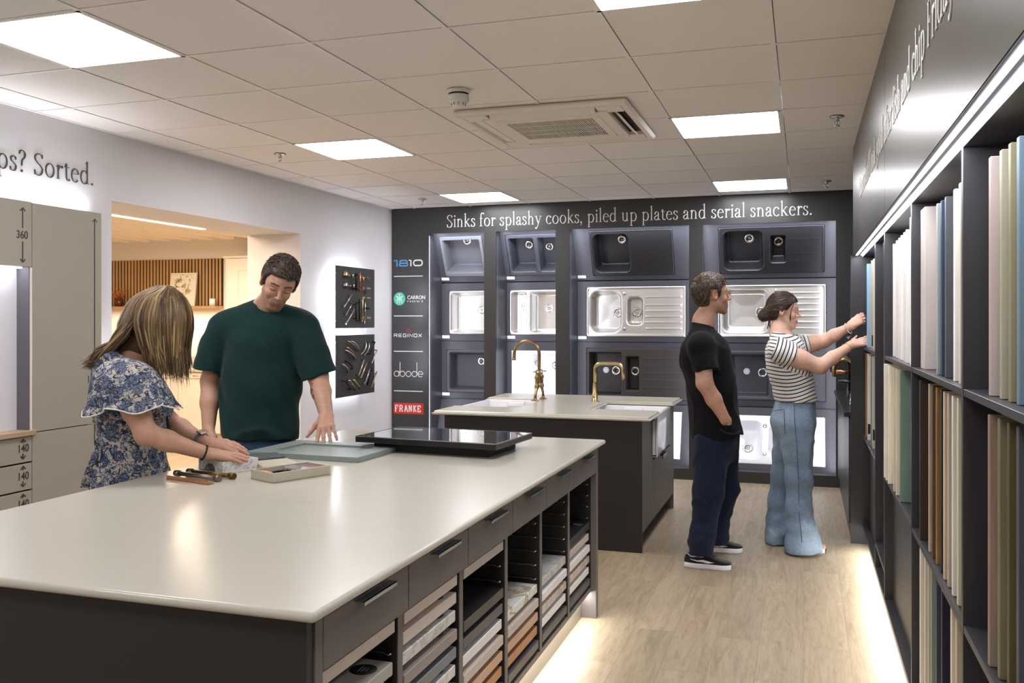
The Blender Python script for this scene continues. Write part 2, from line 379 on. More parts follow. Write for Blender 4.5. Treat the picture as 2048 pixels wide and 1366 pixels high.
# air conditioning cassette
m_ac=mat('white_plastic','efe8e0',.45,var=.01); m_acd=mat('dark_slot','39342b',.7)
t=thing('air_conditioner','square white ceiling air conditioner cassette with a slatted grille','air conditioner',(-1.32,4.98,ZC))
ax,ay=-1.325,4.975
b=MB(); h=.475
def ring(b,o,i,z0,z1,bev=0):
    b.box(ax-o,ax+o,ay-o,ay-i,z0,z1,bev);b.box(ax-o,ax+o,ay+i,ay+o,z0,z1,bev);b.box(ax-o,ax-i,ay-i,ay+i,z0,z1,bev);b.box(ax+i,ax+o,ay-i,ay+i,z0,z1,bev)
z0,z1=ZC-.032,ZC-.012
ring(b,h,.425,z0,ZC,.012); ring(b,.345,.285,z0-.006,z1)
for sx,sy in((1,1),(1,-1),(-1,1),(-1,-1)): b.box(ax+sx*.30,ax+sx*.43,ay+sy*.30,ay+sy*.43,z0,z1)
b.build('fascia',m_ac,t)
b=MB(); ring(b,.43,.34,ZC-.010,ZC-.006); b.build('air_outlet',m_acd,t)
def louvre(cx,cy,lx,ly,tx,ty):
    M=Matrix.Translation((cx,cy,z0+.004))@Matrix.Rotation(tx,4,'X')@Matrix.Rotation(ty,4,'Y')
    MB().box(-lx,lx,-ly,ly,-.002,.002,.001,M).build('louvre',m_ac,t)
louvre(ax,ay-.385,.29,.03,R(-42),0); louvre(ax,ay+.385,.29,.03,R(12),0); louvre(ax-.385,ay,.03,.29,0,R(8)); louvre(ax+.385,ay,.022,.27,0,R(38))
g=MB(); g.box(ax-.285,ax+.285,ay-.285,ay-.225,z0-.008,z0+.003,.004); g.box(ax-.285,ax+.285,ay+.225,ay+.285,z0-.008,z0+.003,.004)
g.box(ax-.285,ax-.245,ay-.225,ay+.225,z0-.008,z0+.003); g.box(ax+.245,ax+.285,ay-.225,ay+.225,z0-.008,z0+.003)
for i in range(38): x=ax-.24+i*.48/37; g.box(x-.0024,x+.0024,ay-.23,ay+.23,z0-.006,z0+.002)
for yy in(-.11,0.,.11): g.box(ax-.25,ax+.25,ay+yy-.003,ay+yy+.003,z0-.0065,z0+.002)
g.build('grille',m_ac,t); MB().box(ax-.25,ax+.25,ay-.23,ay+.23,z0+.006,z0+.01).build('filter',m_acd,t)
# smoke detector
t=thing('smoke_detector','round white smoke detector on the ceiling beside the air conditioner','smoke detector',(-1.61,4.12,ZC))
m_pl=mat('detector_plastic','e6e2dc',.4,var=.01)
cc=(-1.61,4.12,ZC)
b=MB().lathe([(.001,0),(.058,0),(.058,-.008),(.052,-.014),(.050,-.018)],cc,n=32); b.build('base',m_pl,t)
b=MB().lathe([(.050,-.026),(.052,-.05),(.048,-.058),(.034,-.064),(.033,-.078),(.024,-.086),(.001,-.086)],cc,n=32); b.build('sensor_body',m_pl,t)
b=MB(); b.lathe([(.042,-.014),(.042,-.03)],cc,n=24)
for k in range(9): a=k*2*PI/9; b.box(-.001,.001,.0325,.036,-.077,-.064,M=Matrix.Translation(cc)@Matrix.Rotation(a,4,'Z'))
b.build('vent_slot',mat('detector_slot','4a4846',.7),t)
# sprinklers
m_chr=mat('chrome','c8c8c8',.18,1,var=0)
for (x,y,lab) in((-3.375,5.316,'chrome ceiling sprinkler above the floral-dressed woman, left of a light panel'),(-3.36,7.677,'small chrome ceiling sprinkler at the left end of the dark sink wall'),(.176,5.295,'chrome ceiling sprinkler nearest the dark right wall'),(.176,7.70,'small chrome ceiling sprinkler in the far right corner of the ceiling')):
    t=thing('ceiling_sprinkler',lab,'sprinkler',(x,y,ZC),'ceiling sprinklers'); cc=(x,y,ZC)
    MB().lathe([(.001,-.0005),(.036,-.0005),(.040,-.004),(.030,-.007),(.012,-.009),(.010,-.02),(.001,-.022)],cc,n=24).build('escutcheon',m_chr,t)
    b=MB()
    for s in(-1,1): b.tube([(x+s*.008,y,ZC-.02),(x+s*.016,y,ZC-.034),(x+s*.005,y,ZC-.052)],.003,8)
    b.cyl((x,y,ZC-.02),(x,y,ZC-.05),.0035,10); b.lathe([(.001,-.052),(.018,-.052),(.018,-.055),(.001,-.057)],cc,n=16); b.build('deflector',m_chr,t)
# ================================================================ lettering and logos
m_sign=mat('white_vinyl','eeeeea',.5,var=0); m_ink=mat('dark_vinyl','3a3634',.5,var=0)
GL['D']=(1.2,S_(.28,0,1.5,1,0,1)+[('c',[(.28,1.48),(.62,1.46),(.98,1.2),(1.06,.76),(.98,.3),(.62,.04),(.28,.02)])])
def width(text): return sum(GL[c][0]+.03 for c in text)
def sentence(name,text,org,xa,ya,length,xh,m,label,cat='lettering'):
    xs=length/(width(text)*xh); xa=Vector(xa); n=xa.cross(Vector(ya)); t=thing(name,label,cat,org); x=0
    for wd in text.split(' '):
        mb=MB(); lettering(mb,wd,frame(Vector(org)+xa*x*xh*xs,xa,ya,n),xh,.0025,.03,xs); mb.build('word',m,t); x+=width(wd+' ')
    return t
sentence('wall_lettering','Sinks for splashy cooks, piled up plates and serial snackers.',(-3.372,BY-.001,2.378),(1,0,.0),(0,0,1),3.45,.078,m_sign,'white serif sentence about sinks for splashy cooks across the dark back wall')
sentence('wall_lettering','ps? Sorted.',(WX+.001,3.60,2.242),(0,1,0),(0,0,1),.68,.076,m_ink,'dark serif words ending in Sorted on the white left wall')
sentence('wall_lettering',"Doors that'll look good after fish and chip Friday",(RX-.001,5.56,2.155),(0,-1,0),(0,0,1),3.43,.077,m_sign,'white serif sentence ending in fish and chip Friday high on the dark right wall')
LX=-3.945; LF=BY-.001
def lfr(x,z): return frame((x,LF,z),(1,0,0),(0,0,1),(0,-1,0))
def rr(x0,x1,y0,y1,r,n=5):
    p=[]
    for cx,cy,a in((x1-r,y1-r,0),(x0+r,y1-r,90),(x0+r,y0+r,180),(x1-r,y0+r,270)): p+=arc(cx,cy,r,r,a,a+90,n)
    return p+[p[0]]
# rules between the logos
for z in(1.899,1.499,1.142,.742):
    b=MB(); b.box(LX,LX+.318,BY-.0025,BY,z-.004,z+.004); tag(b.build('divider_rule',m_sign),{1.899:'thin white rule under the blue and white numerals logo',1.499:'thin white rule under the round green logo',1.142:'thin white rule under the logo with the red star',.742:'thin white rule above the red logo'}[z],'rule','white rules between the logos')
# 1810
h=.066; b=MB(); b2=MB(); M=lfr(LX,1.998)
strokes(b,[[(0,.92*h),(.035,.92*h),(.035,0)],],M,.013)
strokes(b,[rr(.062,.152,.006,.033,.0135),rr(.068,.146,.033,.060,.0135)],M,.012)
strokes(b2,[[(.165,.92*h),(.188,.92*h),(.188,0)]],M,.013); strokes(b2,[rr(.218,.312,.006,.060,.025)],M,.013)
t=thing('logo_sign','blue and white rounded numerals logo on the dark wall, topmost of five','logo',(LX,BY-.002,1.998),'brand logos on the dark wall')
b.build('lettering',mat('blue_vinyl','5fa6dc',.5,var=0),t); b2.build('lettering',m_sign,t)
# carron phoenix
t=thing('logo_sign','round turquoise emblem with two lines of small white capitals','logo',(LX,BY-.002,1.60),'brand logos on the dark wall')
M=lfr(LX+.062,1.672); b=MB(); b.prism([(.063*math.cos(2*PI*i/40),.066*math.sin(2*PI*i/40)) for i in range(40)],0,.0015,M); b.build('emblem',mat('turquoise_vinyl','4fc0a4',.5,var=0),t)
b=MB(); strokes(b,[[(-.03,-.045),(-.01,-.01),(-.035,.03)],[(.03,-.045),(.01,-.01),(.035,.03)],[(-.035,-.02),(.03,.03)],[(.035,-.02),(-.03,.03)],[(-.018,.045),(.018,.045)],[(0,-.05),(0,.04)],[(-.02,0),(.02,0)]],M,.007,.0022); b.build('emblem_mark',mat('pale_vinyl','d4ece4',.5,var=0),t)
b=MB(); Mx=lfr(LX+.148,1.668); wd=sans(b,'CARRON',Mx,.036,.0015,.012,.92); b3=MB()
for i,chh in enumerate('PHOENIX'): sans(b3,chh,lfr(LX+.149+i*.0255,1.637),.017,.0015,.02)
b.build('lettering',m_sign,t); b3.build('lettering',m_sign,t)
# reginox
t=thing('logo_sign','wide white capitals logo with a small red star above it','logo',(LX,BY-.002,1.285),'brand logos on the dark wall')
b=MB(); x=0; h=.030
RG={'R':[[(0,0),(0,1),(.9,1),(1,.9),(1,.6),(.9,.5),(0,.5)],[(.5,.5),(1,0)]],'E':[[(1,1),(0,1),(0,0),(1,0)],[(0,.5),(.9,.5)]],'G':[[(1,1),(.1,1),(0,.9),(0,.1),(.1,0),(1,0),(1,.5),(.55,.5)]],'I':[[(0,0),(0,1)]],'N':[[(0,0),(0,1),(1,0),(1,1)]],'O':[[(.1,0),(0,.1),(0,.9),(.1,1),(.9,1),(1,.9),(1,.1),(.9,0),(.08,0)]],'X':[[(0,0),(1,1)],[(0,1),(1,0)]]}
for ch in 'REGINOX':
    wd=.034; strokes(b,[[(x+p[0]*(wd if ch!='I' else 1),p[1]*h) for p in l] for l in RG[ch]],lfr(LX+.003,1.288),.0068); x+=(wd if ch!='I' else 0)+.0165
b.build('lettering',m_sign,t)
b=MB(); 
for k in range(8): a=k*PI/4; strokes(b,[[(.01*math.cos(a),.01*math.sin(a)),(.024*math.cos(a),.024*math.sin(a))]],lfr(LX+.162,1.352),.008)
b.build('star_mark',mat('red_vinyl_dark','9c2f3c',.5,var=0),t)
# abode
t=thing('logo_sign','thin white lower-case lettering logo directly above the red sign','logo',(LX,BY-.002,.885),'brand logos on the dark wall')
b=MB(); r=.027; z0=.888; x=0
for ch in 'abode':
    cx=x+r; M=lfr(LX+.003,z0); L=[arc(cx,r,r,r,0,360,24)]
    if ch=='a': L=[arc(cx,r,r,r,0,360,24),[(cx+r,2*r),(cx+r,0)]]
    if ch=='b': L.append([(cx-r,.145),(cx-r,r)])
    if ch=='d': L.append([(cx+r,.145),(cx+r,r)])
    if ch=='e': L=[arc(cx,r,r,r,0,315,22),[(cx-r,r),(cx+r,r)]]
    strokes(b,L,M,.0062); x+=2*r+.0115
b.build('lettering',m_sign,t)
# franke
t=thing('logo_sign','red rectangular logo sign with white slab lettering, lowest of five','logo',(LX,BY-.002,.50),'brand logos on the dark wall')
b=MB(); 
for i in range(3): b.box(LX+.0+i*.109,LX+.107+i*.109,BY-.003,BY,.512,.622)
b.build('sign_plate',mat('red_enamel','d2301f',.4,var=.03),t)
b=MB(); h=.058; x=0
FK={'F':[[(0,0),(0,1)],[(-.1,1),(.8,1),(.8,.72)],[(0,.5),(.55,.5)],[(-.2,0),(.25,0)]],'R':[[(0,0),(0,1)],[(-.15,1),(.6,1),(.78,.88),(.78,.62),(.6,.5),(0,.5)],[(.45,.5),(.8,0),(1,0)],[(-.2,0),(.22,0)]],'A':[[(.0,0),(.38,1),(.48,1),(.9,0)],[(.18,.36),(.7,.36)],[(-.14,0),(.2,0)],[(.68,0),(1.04,0)],[(.2,1),(.5,1)]],'N':[[(.05,0),(.05,1)],[(-.1,1),(.15,1),(.8,0)],[(.8,0),(.8,1)],[(-.1,0),(.25,0)],[(.6,1),(1,1)]],'K':[[(0,0),(0,1)],[(-.15,1),(.2,1)],[(-.15,0),(.2,0)],[(0,.4),(.7,1),(.9,1)],[(.25,.55),(.75,0),(.95,0)]],'E':[[(.8,.72),(.8,1),(-.15,1)],[(0,0),(0,1)],[(-.15,0),(.8,0),(.8,.3)],[(0,.5),(.55,.5)]]}
for i,ch in enumerate('FRANKE'): strokes(b,[[(.016+i*.0495+(.006 if i in(2,4) else .003)+p[0]*.033,p[1]*h) for p in l] for l in FK[ch]],frame((LX,BY-.003,.538),(1,0,0),(0,0,1),(0,-1,0)),.0115)
b.build('lettering',m_sign,t)

# ================================================================ sink display bays
YB=8.67
m_steel=None
def steel(name,c='d8d6d2',rough=.24,rot=False):
    t=NT(name); nz=t.noise(t.co((2,200,200) if not rot else (200,200,2)),3,4); t.col(t.ramp(nz.outputs[0],[(.3,lin('cfccc7')),(.7,lin(c))]))
    t.b.inputs['Metallic'].default_value=1; f=t.n('ShaderNodeMapRange'); f.inputs[3].default_value=rough*.8; f.inputs[4].default_value=rough*1.3
    t.l(nz.outputs[0],f.inputs[0]); t.l(f.outputs[0],t.b.inputs['Roughness']); return t.m
m_steel=steel('brushed_steel',rough=.30); m_comp_g=mat('grey_composite','5a5a5f',.55,var=.08,vs=400,bump=.1); m_comp_s=mat('slate_composite','33353c',.5,var=.1,vs=400,bump=.1)
m_comp_k=mat('black_composite','151316',.42,var=.15,vs=400,bump=.1); m_comp_b=mat('brown_composite','2b2524',.5,var=.12,vs=400,bump=.1); m_comp_d=mat('dark_grey_composite','3a3a40',.5,var=.08,vs=400,bump=.1)
m_cer=mat('white_ceramic','f2f3f6',.12,var=0,coat=.3); m_card=mat('white_card','f0f2fa',.6,var=0); m_cardink=mat('card_ink','8a8c96',.6,var=0)
def sstep(x): x=np.clip(x,0,1); return x*x*(3-2*x)
def rsdf(u,v,x0,x1,y0,y1,r):
    qx=np.abs(u-(x0+x1)/2)-(x1-x0)/2+r; qy=np.abs(v-(y0+y1)/2)-(y1-y0)/2+r
    return np.hypot(np.maximum(qx,0),np.maximum(qy,0))+np.minimum(np.maximum(qx,qy),0)-r
def sink(w,h,bowls,feats,m,org,xa,ya,label,rim=.006,drains=(),group='display sinks',step=.0065,taphole=(),stopper=(),corner=.02,clip=None):
    """w,h metres; bowls (x0,x1,y0,y1,r,depth,slope); feats ('groove'|'ridge'|'step', x0,x1,y0,y1,amount)"""
    xs=np.linspace(0,w,int(w/step)+1); ys=np.linspace(0,h,int(h/step)+1); U,V=np.meshgrid(xs,ys,indexing='ij'); Z=np.full(U.shape,rim)
    e=rsdf(U,V,0,w,0,h,corner); Z=np.where(e>-.006,rim*sstep(-e/.006),Z)
    for k,x0,x1,y0,y1,a in feats:
        d=rsdf(U,V,x0,x1,y0,y1,min(.03,(x1-x0)/2.01,(y1-y0)/2.01))
        if k=='step': Z=Z+a*sstep(-d/.012)
        else: Z=Z+a*sstep(1-np.abs(V-(y0+y1)/2)/.006)*sstep((U-x0)/.01)*sstep((x1-U)/.01)
    for x0,x1,y0,y1,r,dep,sl in bowls:
        d=rsdf(U,V,x0,x1,y0,y1,r); Z=Z-dep*sstep(-d/sl)-np.where(d<-sl,.004*np.clip((-d-sl)/.1,0,1),0)
    n=Vector(xa).normalized().cross(Vector(ya).normalized()); M=frame(org,xa,ya,n)
    nx,ny=U.shape; I=np.arange(nx*ny).reshape(nx,ny)
    keep=np.ones((nx-1,ny-1),bool)
    ec=e[:-1,:-1]; keep&=~((e[:-1,:-1]>.001)&(e[1:,1:]>.001)&(e[1:,:-1]>.001)&(e[:-1,1:]>.001))
    F=np.stack([I[:-1,:-1],I[1:,:-1],I[1:,1:],I[:-1,1:]],-1)[keep]
    t=thing('kitchen_sink',label,'sink',tuple(M@Vector((w/2,0,0))),group)
    b=MB(); b.add(np.stack([U.ravel(),V.ravel(),Z.ravel()],-1).tolist(),F.tolist(),True,M); o=b.build('basin',m,t)
    so=o.modifiers.new('thick','SOLIDIFY'); so.thickness=.0015; so.offset=-1
    for (dx,dy,r,z) in drains:
        q=MB(); c=M@Vector((dx,dy,z)); q.lathe([(r*.55,.0005),(r*.62,.003),(r*.8,.004),(r,.0035),(r*1.04,.0005)],c,n,28); q.lathe([(r*.62,.003),(r*.5,-.012),(r*.3,-.014)],c,n,28)
        q.lathe([(r*.34,-.013),(r*.34,-.002),(r*.26,.003),(r*.08,.004),(r*.06,.009),(.0001,.009)],c,n,20); q.build('waste',m_chr,t)
    for (dx,dy) in taphole:
        q=MB(); c=M@Vector((dx,dy,rim+.001)); q.lathe([(.016,-.001),(.018,.002),(.014,.003),(.001,.003)],c,n,20); q.build('tap_hole_cover',m_chr,t)
    for (dx,dy,z) in stopper:
        q=MB(); c=M@Vector((dx,dy,z)); q.lathe([(.001,.001),(.030,.001),(.030,.0025),(.026,.0025),(.001,.0027)],c,n,28); q.build('sticker',m_card,t)
        q=MB(); q.lathe([(.021,.0028),(.018,.0028)],c,n,24); q.build('sticker_print',m_cardink,t)
    return t
def board(b,xa,ya,W,H,holes,M,th=.018):
    # flat board with rectangular holes, as boxes
    ys=sorted({0,H}|{v for q in holes for v in q[2:4]}); 
    for i in range(len(ys)-1):
        y0,y1=ys[i],ys[i+1]; cuts=sorted([(q[0],q[1]) for q in holes if q[2]<=y0+1e-6 and q[3]>=y1-1e-6]); x=0
        for c0,c1 in cuts: b.box(x,c0,y0,y1,-th,0,M=M); x=c1
        b.box(x,W,y0,y1,-th,0,M=M)
ROWS=[((8.44,2.335),(YB,1.850)),((YB,1.838),(YB,1.247)),((YB,1.236),(YB,.655)),((YB,.642),(8.46,.095))]   # (top y,z),(bottom y,z)
BX=[(-3.575,-2.955),(-2.863,-2.230),(-2.125,-.970),(-.884,.290)]
SINKX={ # bay,row : (x0,x1,zlo,zhi along board from bottom)
}
def rowframe(bay,row):
    (yt,zt),(yb,zb)=ROWS[row]; x0,x1=BX[bay]; ya=Vector((0,yt-yb,zt-zb)); H=ya.length; ya.normalize()
    return Vector((x0,yb,zb)),Vector((1,0,0)),ya,x1-x0,H
def place(bay,row,u0,v0,w,h,*a,**k):
    o,xa,ya,W,H=rowframe(bay,row); n=xa.cross(ya)
    HOLES.setdefault((bay,row),[]).append((u0+.012,u0+w-.012,v0+.012,v0+h-.012))
    return sink(w,h,*a[:3],o+xa*u0+ya*v0+n*.0005,xa,ya,a[3],**k)
HOLES={}
g='display sinks'
# bay 1
place(0,0,.052,.060,.46,.44,[(.03,.43,.04,.40,.02,.17,.03)],[('step',.012,.448,.012,.428,-.002)],m_comp_g,'mid grey composite single bowl sink, top of the leftmost bay',drains=[(.235,.33,.042,-.160)])
place(0,1,.080,.066,.50,.446,[(.016,.484,.016,.43,.035,.17,.035)],[],m_steel,'stainless single bowl sink on the leftmost bay, second row',drains=[(.30,.25,.045,-.168)])
place(0,2,.052,.055,.53,.445,[(.03,.50,.03,.415,.02,.16,.03)],[('step',.01,.52,.01,.435,-.002)],m_comp_d,'dark grey composite single bowl sink on the leftmost bay, third row',drains=[(.33,.32,.040,-.150)])
# bay 2
place(1,0,.045,.060,.565,.44,[(.03,.29,.04,.40,.02,.17,.03),(.325,.535,.04,.40,.02,.15,.03)],[],m_comp_s,'slate blue composite one and a half bowl sink, top of the second bay',drains=[(.19,.27,.042,-.160),(.40,.25,.042,-.140)])
place(1,1,.028,.062,.585,.452,[(.014,.185,.018,.434,.035,.13,.03),(.215,.57,.018,.434,.035,.17,.035)],[],m_steel,'stainless sink with a narrow left bowl on the second bay',drains=[(.125,.29,.042,-.128),(.37,.27,.045,-.168)])
place(1,2,.050,.035,.565,.46,[(.025,.29,.03,.43,.02,.15,.03),(.325,.545,.03,.43,.02,.13,.03)],[],m_cer,'white ceramic double bowl sink behind the antique brass tap',drains=[(.235,.33,.040,-.142),(.43,.31,.040,-.122)])
# bay 3
place(2,0,.160,.045,.80,.47,[(.03,.38,.03,.43,.06,.17,.03)],[('groove',.45,.74,.10,.10,-.0),('step',.012,.788,.012,.458,-.002)],m_comp_k,'black composite single bowl sink with a drainer, top of the third bay',drains=[(.285,.31,.042,-.160)],corner=.03)
gr=[('groove',.60,.90,y,y,-.004) for y in(.10,.16,.22,.28,.34,.40)]
place(2,1,.086,.048,.975,.488,[(.035,.355,.035,.452,.085,.16,.045),(.40,.565,.11,.39,.05,.11,.03)],[('step',.012,.963,.012,.476,-.005)]+[('ridge',.585,.935,y,y,.0045) for y in(.08,.14,.195,.25,.305,.385)],m_steel,'long stainless one and a half bowl sink with drainer, third bay, second row',drains=[(.285,.235,.048,-.158),(.485,.235,.045,-.108)],taphole=[(.38,.075),(.38,.42)])
place(2,2,.086,.030,1.0,.50,[(.03,.35,.04,.46,.012,.16,.02),(.39,.525,.085,.42,.012,.12,.02)],[('ridge',.55,.97,y,y,.002) for y in(.12,.19,.26,.33,.40)],m_comp_b,'dark brown composite one and a half bowl sink behind the square gold tap',drains=[(.27,.27,.045,-.152),(.465,.27,.045,-.112)],stopper=[(.165,.275,-.158)])
place(2,3,.086,.060,.94,.46,[(.04,.36,.04,.42,.04,.15,.04)],[],m_cer,'white ceramic sink low behind the second island',drains=[(.2,.25,.04,-.142)])
# bay 4
place(3,0,.135,.045,.93,.46,[(.04,.40,.03,.42,.06,.16,.03),(.455,.60,.10,.37,.02,.12,.025)],[('step',.012,.918,.012,.448,-.002)]+[('ridge',.63,.90,y,y,.003) for y in(.12,.19,.26,.33)],m_comp_k,'black composite one and a half bowl sink, top of the rightmost bay',drains=[(.27,.29,.045,-.152),(.53,.27,.045,-.112)],corner=.03)
place(3,1,.112,.050,.97,.488,[(.045,.475,.04,.45,.08,.16,.05)],[('step',.012,.958,.012,.476,-.005)]+[('ridge',.55,.93,y,y,.0045) for y in(.085,.14,.195,.25,.305,.36,.41)],m_steel,'long stainless single bowl sink with drainer behind the two people on the right',drains=[(.385,.235,.048,-.158)],taphole=[(.53,.43)])
place(3,2,.150,.055,.93,.46,[(.03,.43,.03,.43,.02,.16,.03)],[('step',.01,.92,.01,.45,-.002)],m_comp_d,'dark grey composite sink with white sticker between the two people on the right',drains=[(.37,.25,.045,-.152)],stopper=[(.22,.26,-.158)])
place(3,3,.150,.050,.92,.46,[(.04,.37,.05,.41,.06,.14,.06),(.43,.60,.10,.37,.05,.09,.05)],[('step',.66,.90,.03,.43,-.006)],m_cer,'white ceramic one and a half bowl sink low behind the two people on the right',drains=[(.24,.18,.042,-.132),(.51,.19,.032,-.082)],taphole=[(.395,.1),(.395,.36)],corner=.03)
names=['leftmost','second','third','rightmost']
for bay in range(4):
    x0,x1=BX[bay]; t=thing('sink_display_bay',f'{names[bay]} lit dark recess of the sink wall','display bay',((x0+x1)/2,YB,ZB),'sink wall bays')
    for row in range(4):
        o,xa,ya,W,H=rowframe(bay,row); b=MB(); M=frame(o,xa,ya,xa.cross(ya)); board(b,xa,ya,W,H,HOLES.get((bay,row),[]),M); b.box(0,W,-.012,-.001,-.03,-.012,M=M); b.build('mounting_board',m_bay,t)
    b=MB(); b.box(x0-.02,x0,BY+.021,8.95,.05,2.45); b.box(x1,x1+.02,BY+.021,8.95,.05,2.45); b.build('side_panel',m_bay,t)
    b=MB(); b.box(x0,x1,BY+.021,8.47,.085,.10); b.build('base_panel',m_bay,t)
    b=MB(); b.box(x0,x1,BY+.021,8.95,2.345,2.36); b.build('top_panel',m_bay,t)
    b=MB(); b.box(x1-.004,x1-.016 if bay>1 else x1-.016,BY+.022,BY+.030,.14,2.30); b.box(x0+.0005,x0+.0065,BY+.022,BY+.028,.14,2.30); b.build('led_strip',m_led,t)
    b=MB(); b.box(x0+.03,x1-.03,BY+.024,BY+.036,2.333,2.343); b.build('led_strip',m_led,t)
    for row in range(4):
        if bay<3 and row==3: continue
        o,xa,ya,W,H=rowframe(bay,row); n=xa.cross(ya); M=frame(o+n*.0015,xa,ya,n)
        b=MB(); b.box(.006,.088,.022,.052,0,.0012,M=M); q=tag(b.build('price_card',m_card),f'small white card under the {["top","second","third","lowest"][row]} sink of the {names[bay]} bay','card','price cards under the sinks')
        b=MB()
        for k in range(3): b.box(.012,.012+.05-.012*k,.029+.007*k,.031+.007*k,.0012,.0016,M=M)
        b.build('print',m_cardink,q)

for x,wd,p in((-3.26,.5,2.4),(-2.54,.5,2.4),(-1.55,1.0,4.5),(-.30,1.0,4.5)): area('bay_light',(x,8.36,2.30),(wd,.04),p,(.82,.87,1),(R(28),0,0))
for x in(-2.99,-2.27,-1.01,.25): area('bay_side_light',(x,8.345,1.25),(.03,2.1),3.2,(.84,.86,1),(R(90),0,R(28)))
for x in(-3.56,-2.845,-2.10,-.86): area('bay_side_light',(x,8.345,1.25),(.03,2.1),2.4,(.84,.86,1),(R(90),0,R(-28)))
# ================================================================ door-sample shelving on the right
FX=.365; m_shelf=laminate('shelving_laminate','323134',.38,.45,(2,2,2),.05)
t=thing('sample_shelving','tall dark open shelving of upright door samples along the right wall','shelving unit',(FX,3.5,0))
DV=[6.262,5.20,4.605,3.487,2.405,1.30]
b=MB()
for i,y in enumerate(DV):
    if i==0: continue
    b=MB(); b.box(FX,.76,y-.011,y+.011,.128,1.862); b.build('divider',m_shelf,t)
b=MB(); b.box(.292,.40,6.252,6.275,0,1.875); b.box(.40,.76,6.252,6.275,0,1.875); b.build('end_panel',m_shelf,t)
b=MB(); b.box(FX,.88,1.2,6.252,1.862,1.884); b.build('top_board',m_shelf,t)
b=MB(); b.box(FX,.76,1.2,6.252,.112,.130); b.build('base_board',m_shelf,t)
b=MB(); b.box(.392,.40,1.2,6.252,0,.112); b.build('plinth',mat('plinth_paint','8d8a86',.4,var=.02),t)
for (y0,y1,z) in((6.252,5.211,1.281),(6.252,5.211,.712),(5.189,4.616,.260),(4.594,3.498,1.281),(4.594,3.498,.712),(3.476,2.416,1.281),(3.476,2.416,.712),(2.394,1.3,1.281),(2.394,1.3,.712)):
    b=MB(); b.box(FX+.001,.76,y1,y0,z-.018,z,.001); b.build('shelf',m_shelf,t)
b=MB(); b.box(.76,.775,1.2,6.25,.13,1.862); b.build('back_panel',m_shelf,t)
for y0,y1,z1 in((6.252,5.211,.694),(5.189,4.616,.242),(5.189,4.616,1.862),(4.594,3.498,.694)):
    b=MB(); b.box(.401,.412,y1,y0,.13 if z1!=1.862 else .26,z1); b.build('closing_panel',m_shelf,t)
# led strips: one under the bulkhead, one below the base board; the top board's lit edge is an added glow
b=MB(); b.box(.312,.362,1.0,6.33,1.871,1.8745); q=b.build('bulkhead_soffit',mat('dark_aluminium','55555a',.5,.4,var=0)); tag(q,'long aluminium profile under the dark bulkhead above the shelving','profile')
b=MB(); b.box(.320,.333,1.0,6.20,1.8690,1.8712); b.build('led_diffuser',m_led,q)
b=MB(); b.box(.348,.3610,1.0,6.20,1.8690,1.8712); b.build('led_diffuser',m_led,q)
b=MB(); b.box(FX-.0035,FX,1.2,6.24,1.864,1.882); b.build('led_strip',m_led,t)  # added glowing face imitating the lit front edge of the top board
b=MB(); b.box(.37,.385,1.25,6.2,.106,.1115); b.build('plinth_led',m_led,t)
area('shelf_wash',(.327,3.7,1.866),(.012,5.0),6,(.90,.93,1),(0,R(-14),0))
area('plinth_wash',(.377,3.6,.104),(.012,4.9),12,(1,.97,.92),(0,R(38),0))
# samples standing upright; each one board with its near face toward the viewer
def door_board(y,xf,z0,z1,col,label,grp,th=.02,depth=.30,sticker=None,wood=False,tall=0):
    m=mat('sample_'+col,col,.45,var=.04,vs=8,spec=.35) if not wood else woodm(col)
    b=MB(); b.box(xf,xf+depth,y,y+th,z0,z1,.0015)
    if sticker is not None:
        t=thing('door_sample',label,'door sample',(xf+.15,y+.01,z0),grp); b.build('board',m,t)
        s=MB(); s.lathe([(.001,.0008),(.032,.0008),(.032,0)],(xf+.012,y,z0+sticker),(0,-1,0),24); 
        s=MB(); pts=[(0,0)]+[(.032*math.sin(PI*i/14),.032*math.cos(PI*i/14)) for i in range(15)]
        s.prism(pts,0,.0008,frame((xf+.002,y,z0+sticker),(1,0,0),(0,0,1),(0,-1,0))); s.build('sticker',m_black,t); return t
    return tag(b.build('door_sample',m),label,'door sample',grp)
def woodm(c,sc=(1,1,1),scale=6,name=None,amp=.28,rough=.45):
    key=('w',c,sc,scale)
    if key in MATS: return MATS[key]
    t=NT(name or 'wood_'+c); v=t.co((sc[0]*14,sc[1]*14,sc[2])); n=t.noise(v,scale/3,7,.6,.8); l0=lin(c)
    t.col(t.ramp(n.outputs[0],[(.3,tuple(x*(1-amp) for x in l0)),(.5,l0),(.7,tuple(min(1,x*(1+amp)) for x in l0))])); t.b.inputs['Roughness'].default_value=rough; t.bump(n.outputs[0],.08,.001)
    MATS[key]=t.m; return t.m
def ypx(px,x):  # where the line of sight of that picture column meets the plane X=x (layout measured from the photograph)
    r=(px-1024)/FPX; return x*(math.sin(TH)*r+math.cos(TH))/(math.cos(TH)*r-math.sin(TH))
U='door samples on the upper shelf'; Mi='door samples on the middle shelf'; Lo='door samples on the lowest shelf'
bays={'A':'farthest bay','B':'second bay from the far end','C':'third bay from the far end','D':'nearest bay'}
def run(bay,row,items):
    z0,z1={'u':(1.2815,1.80),'m':(.7125,1.245),'l':(.1305,.690)}[row]; grp={'u':U,'m':Mi,'l':Lo}[row]; rn={'u':'upper','m':'middle','l':'lowest'}[row]
    for it in items:
        px,xf,col,desc=it[:4]; k=it[4] if len(it)>4 else {}
        k=dict(k); zt=z1-k.pop('dz',0); zb=z0
        door_board(ypx(px,xf),xf,zb,zt,col,f'{desc} door sample, {rn} shelf, {bays[bay]}',grp,**k)
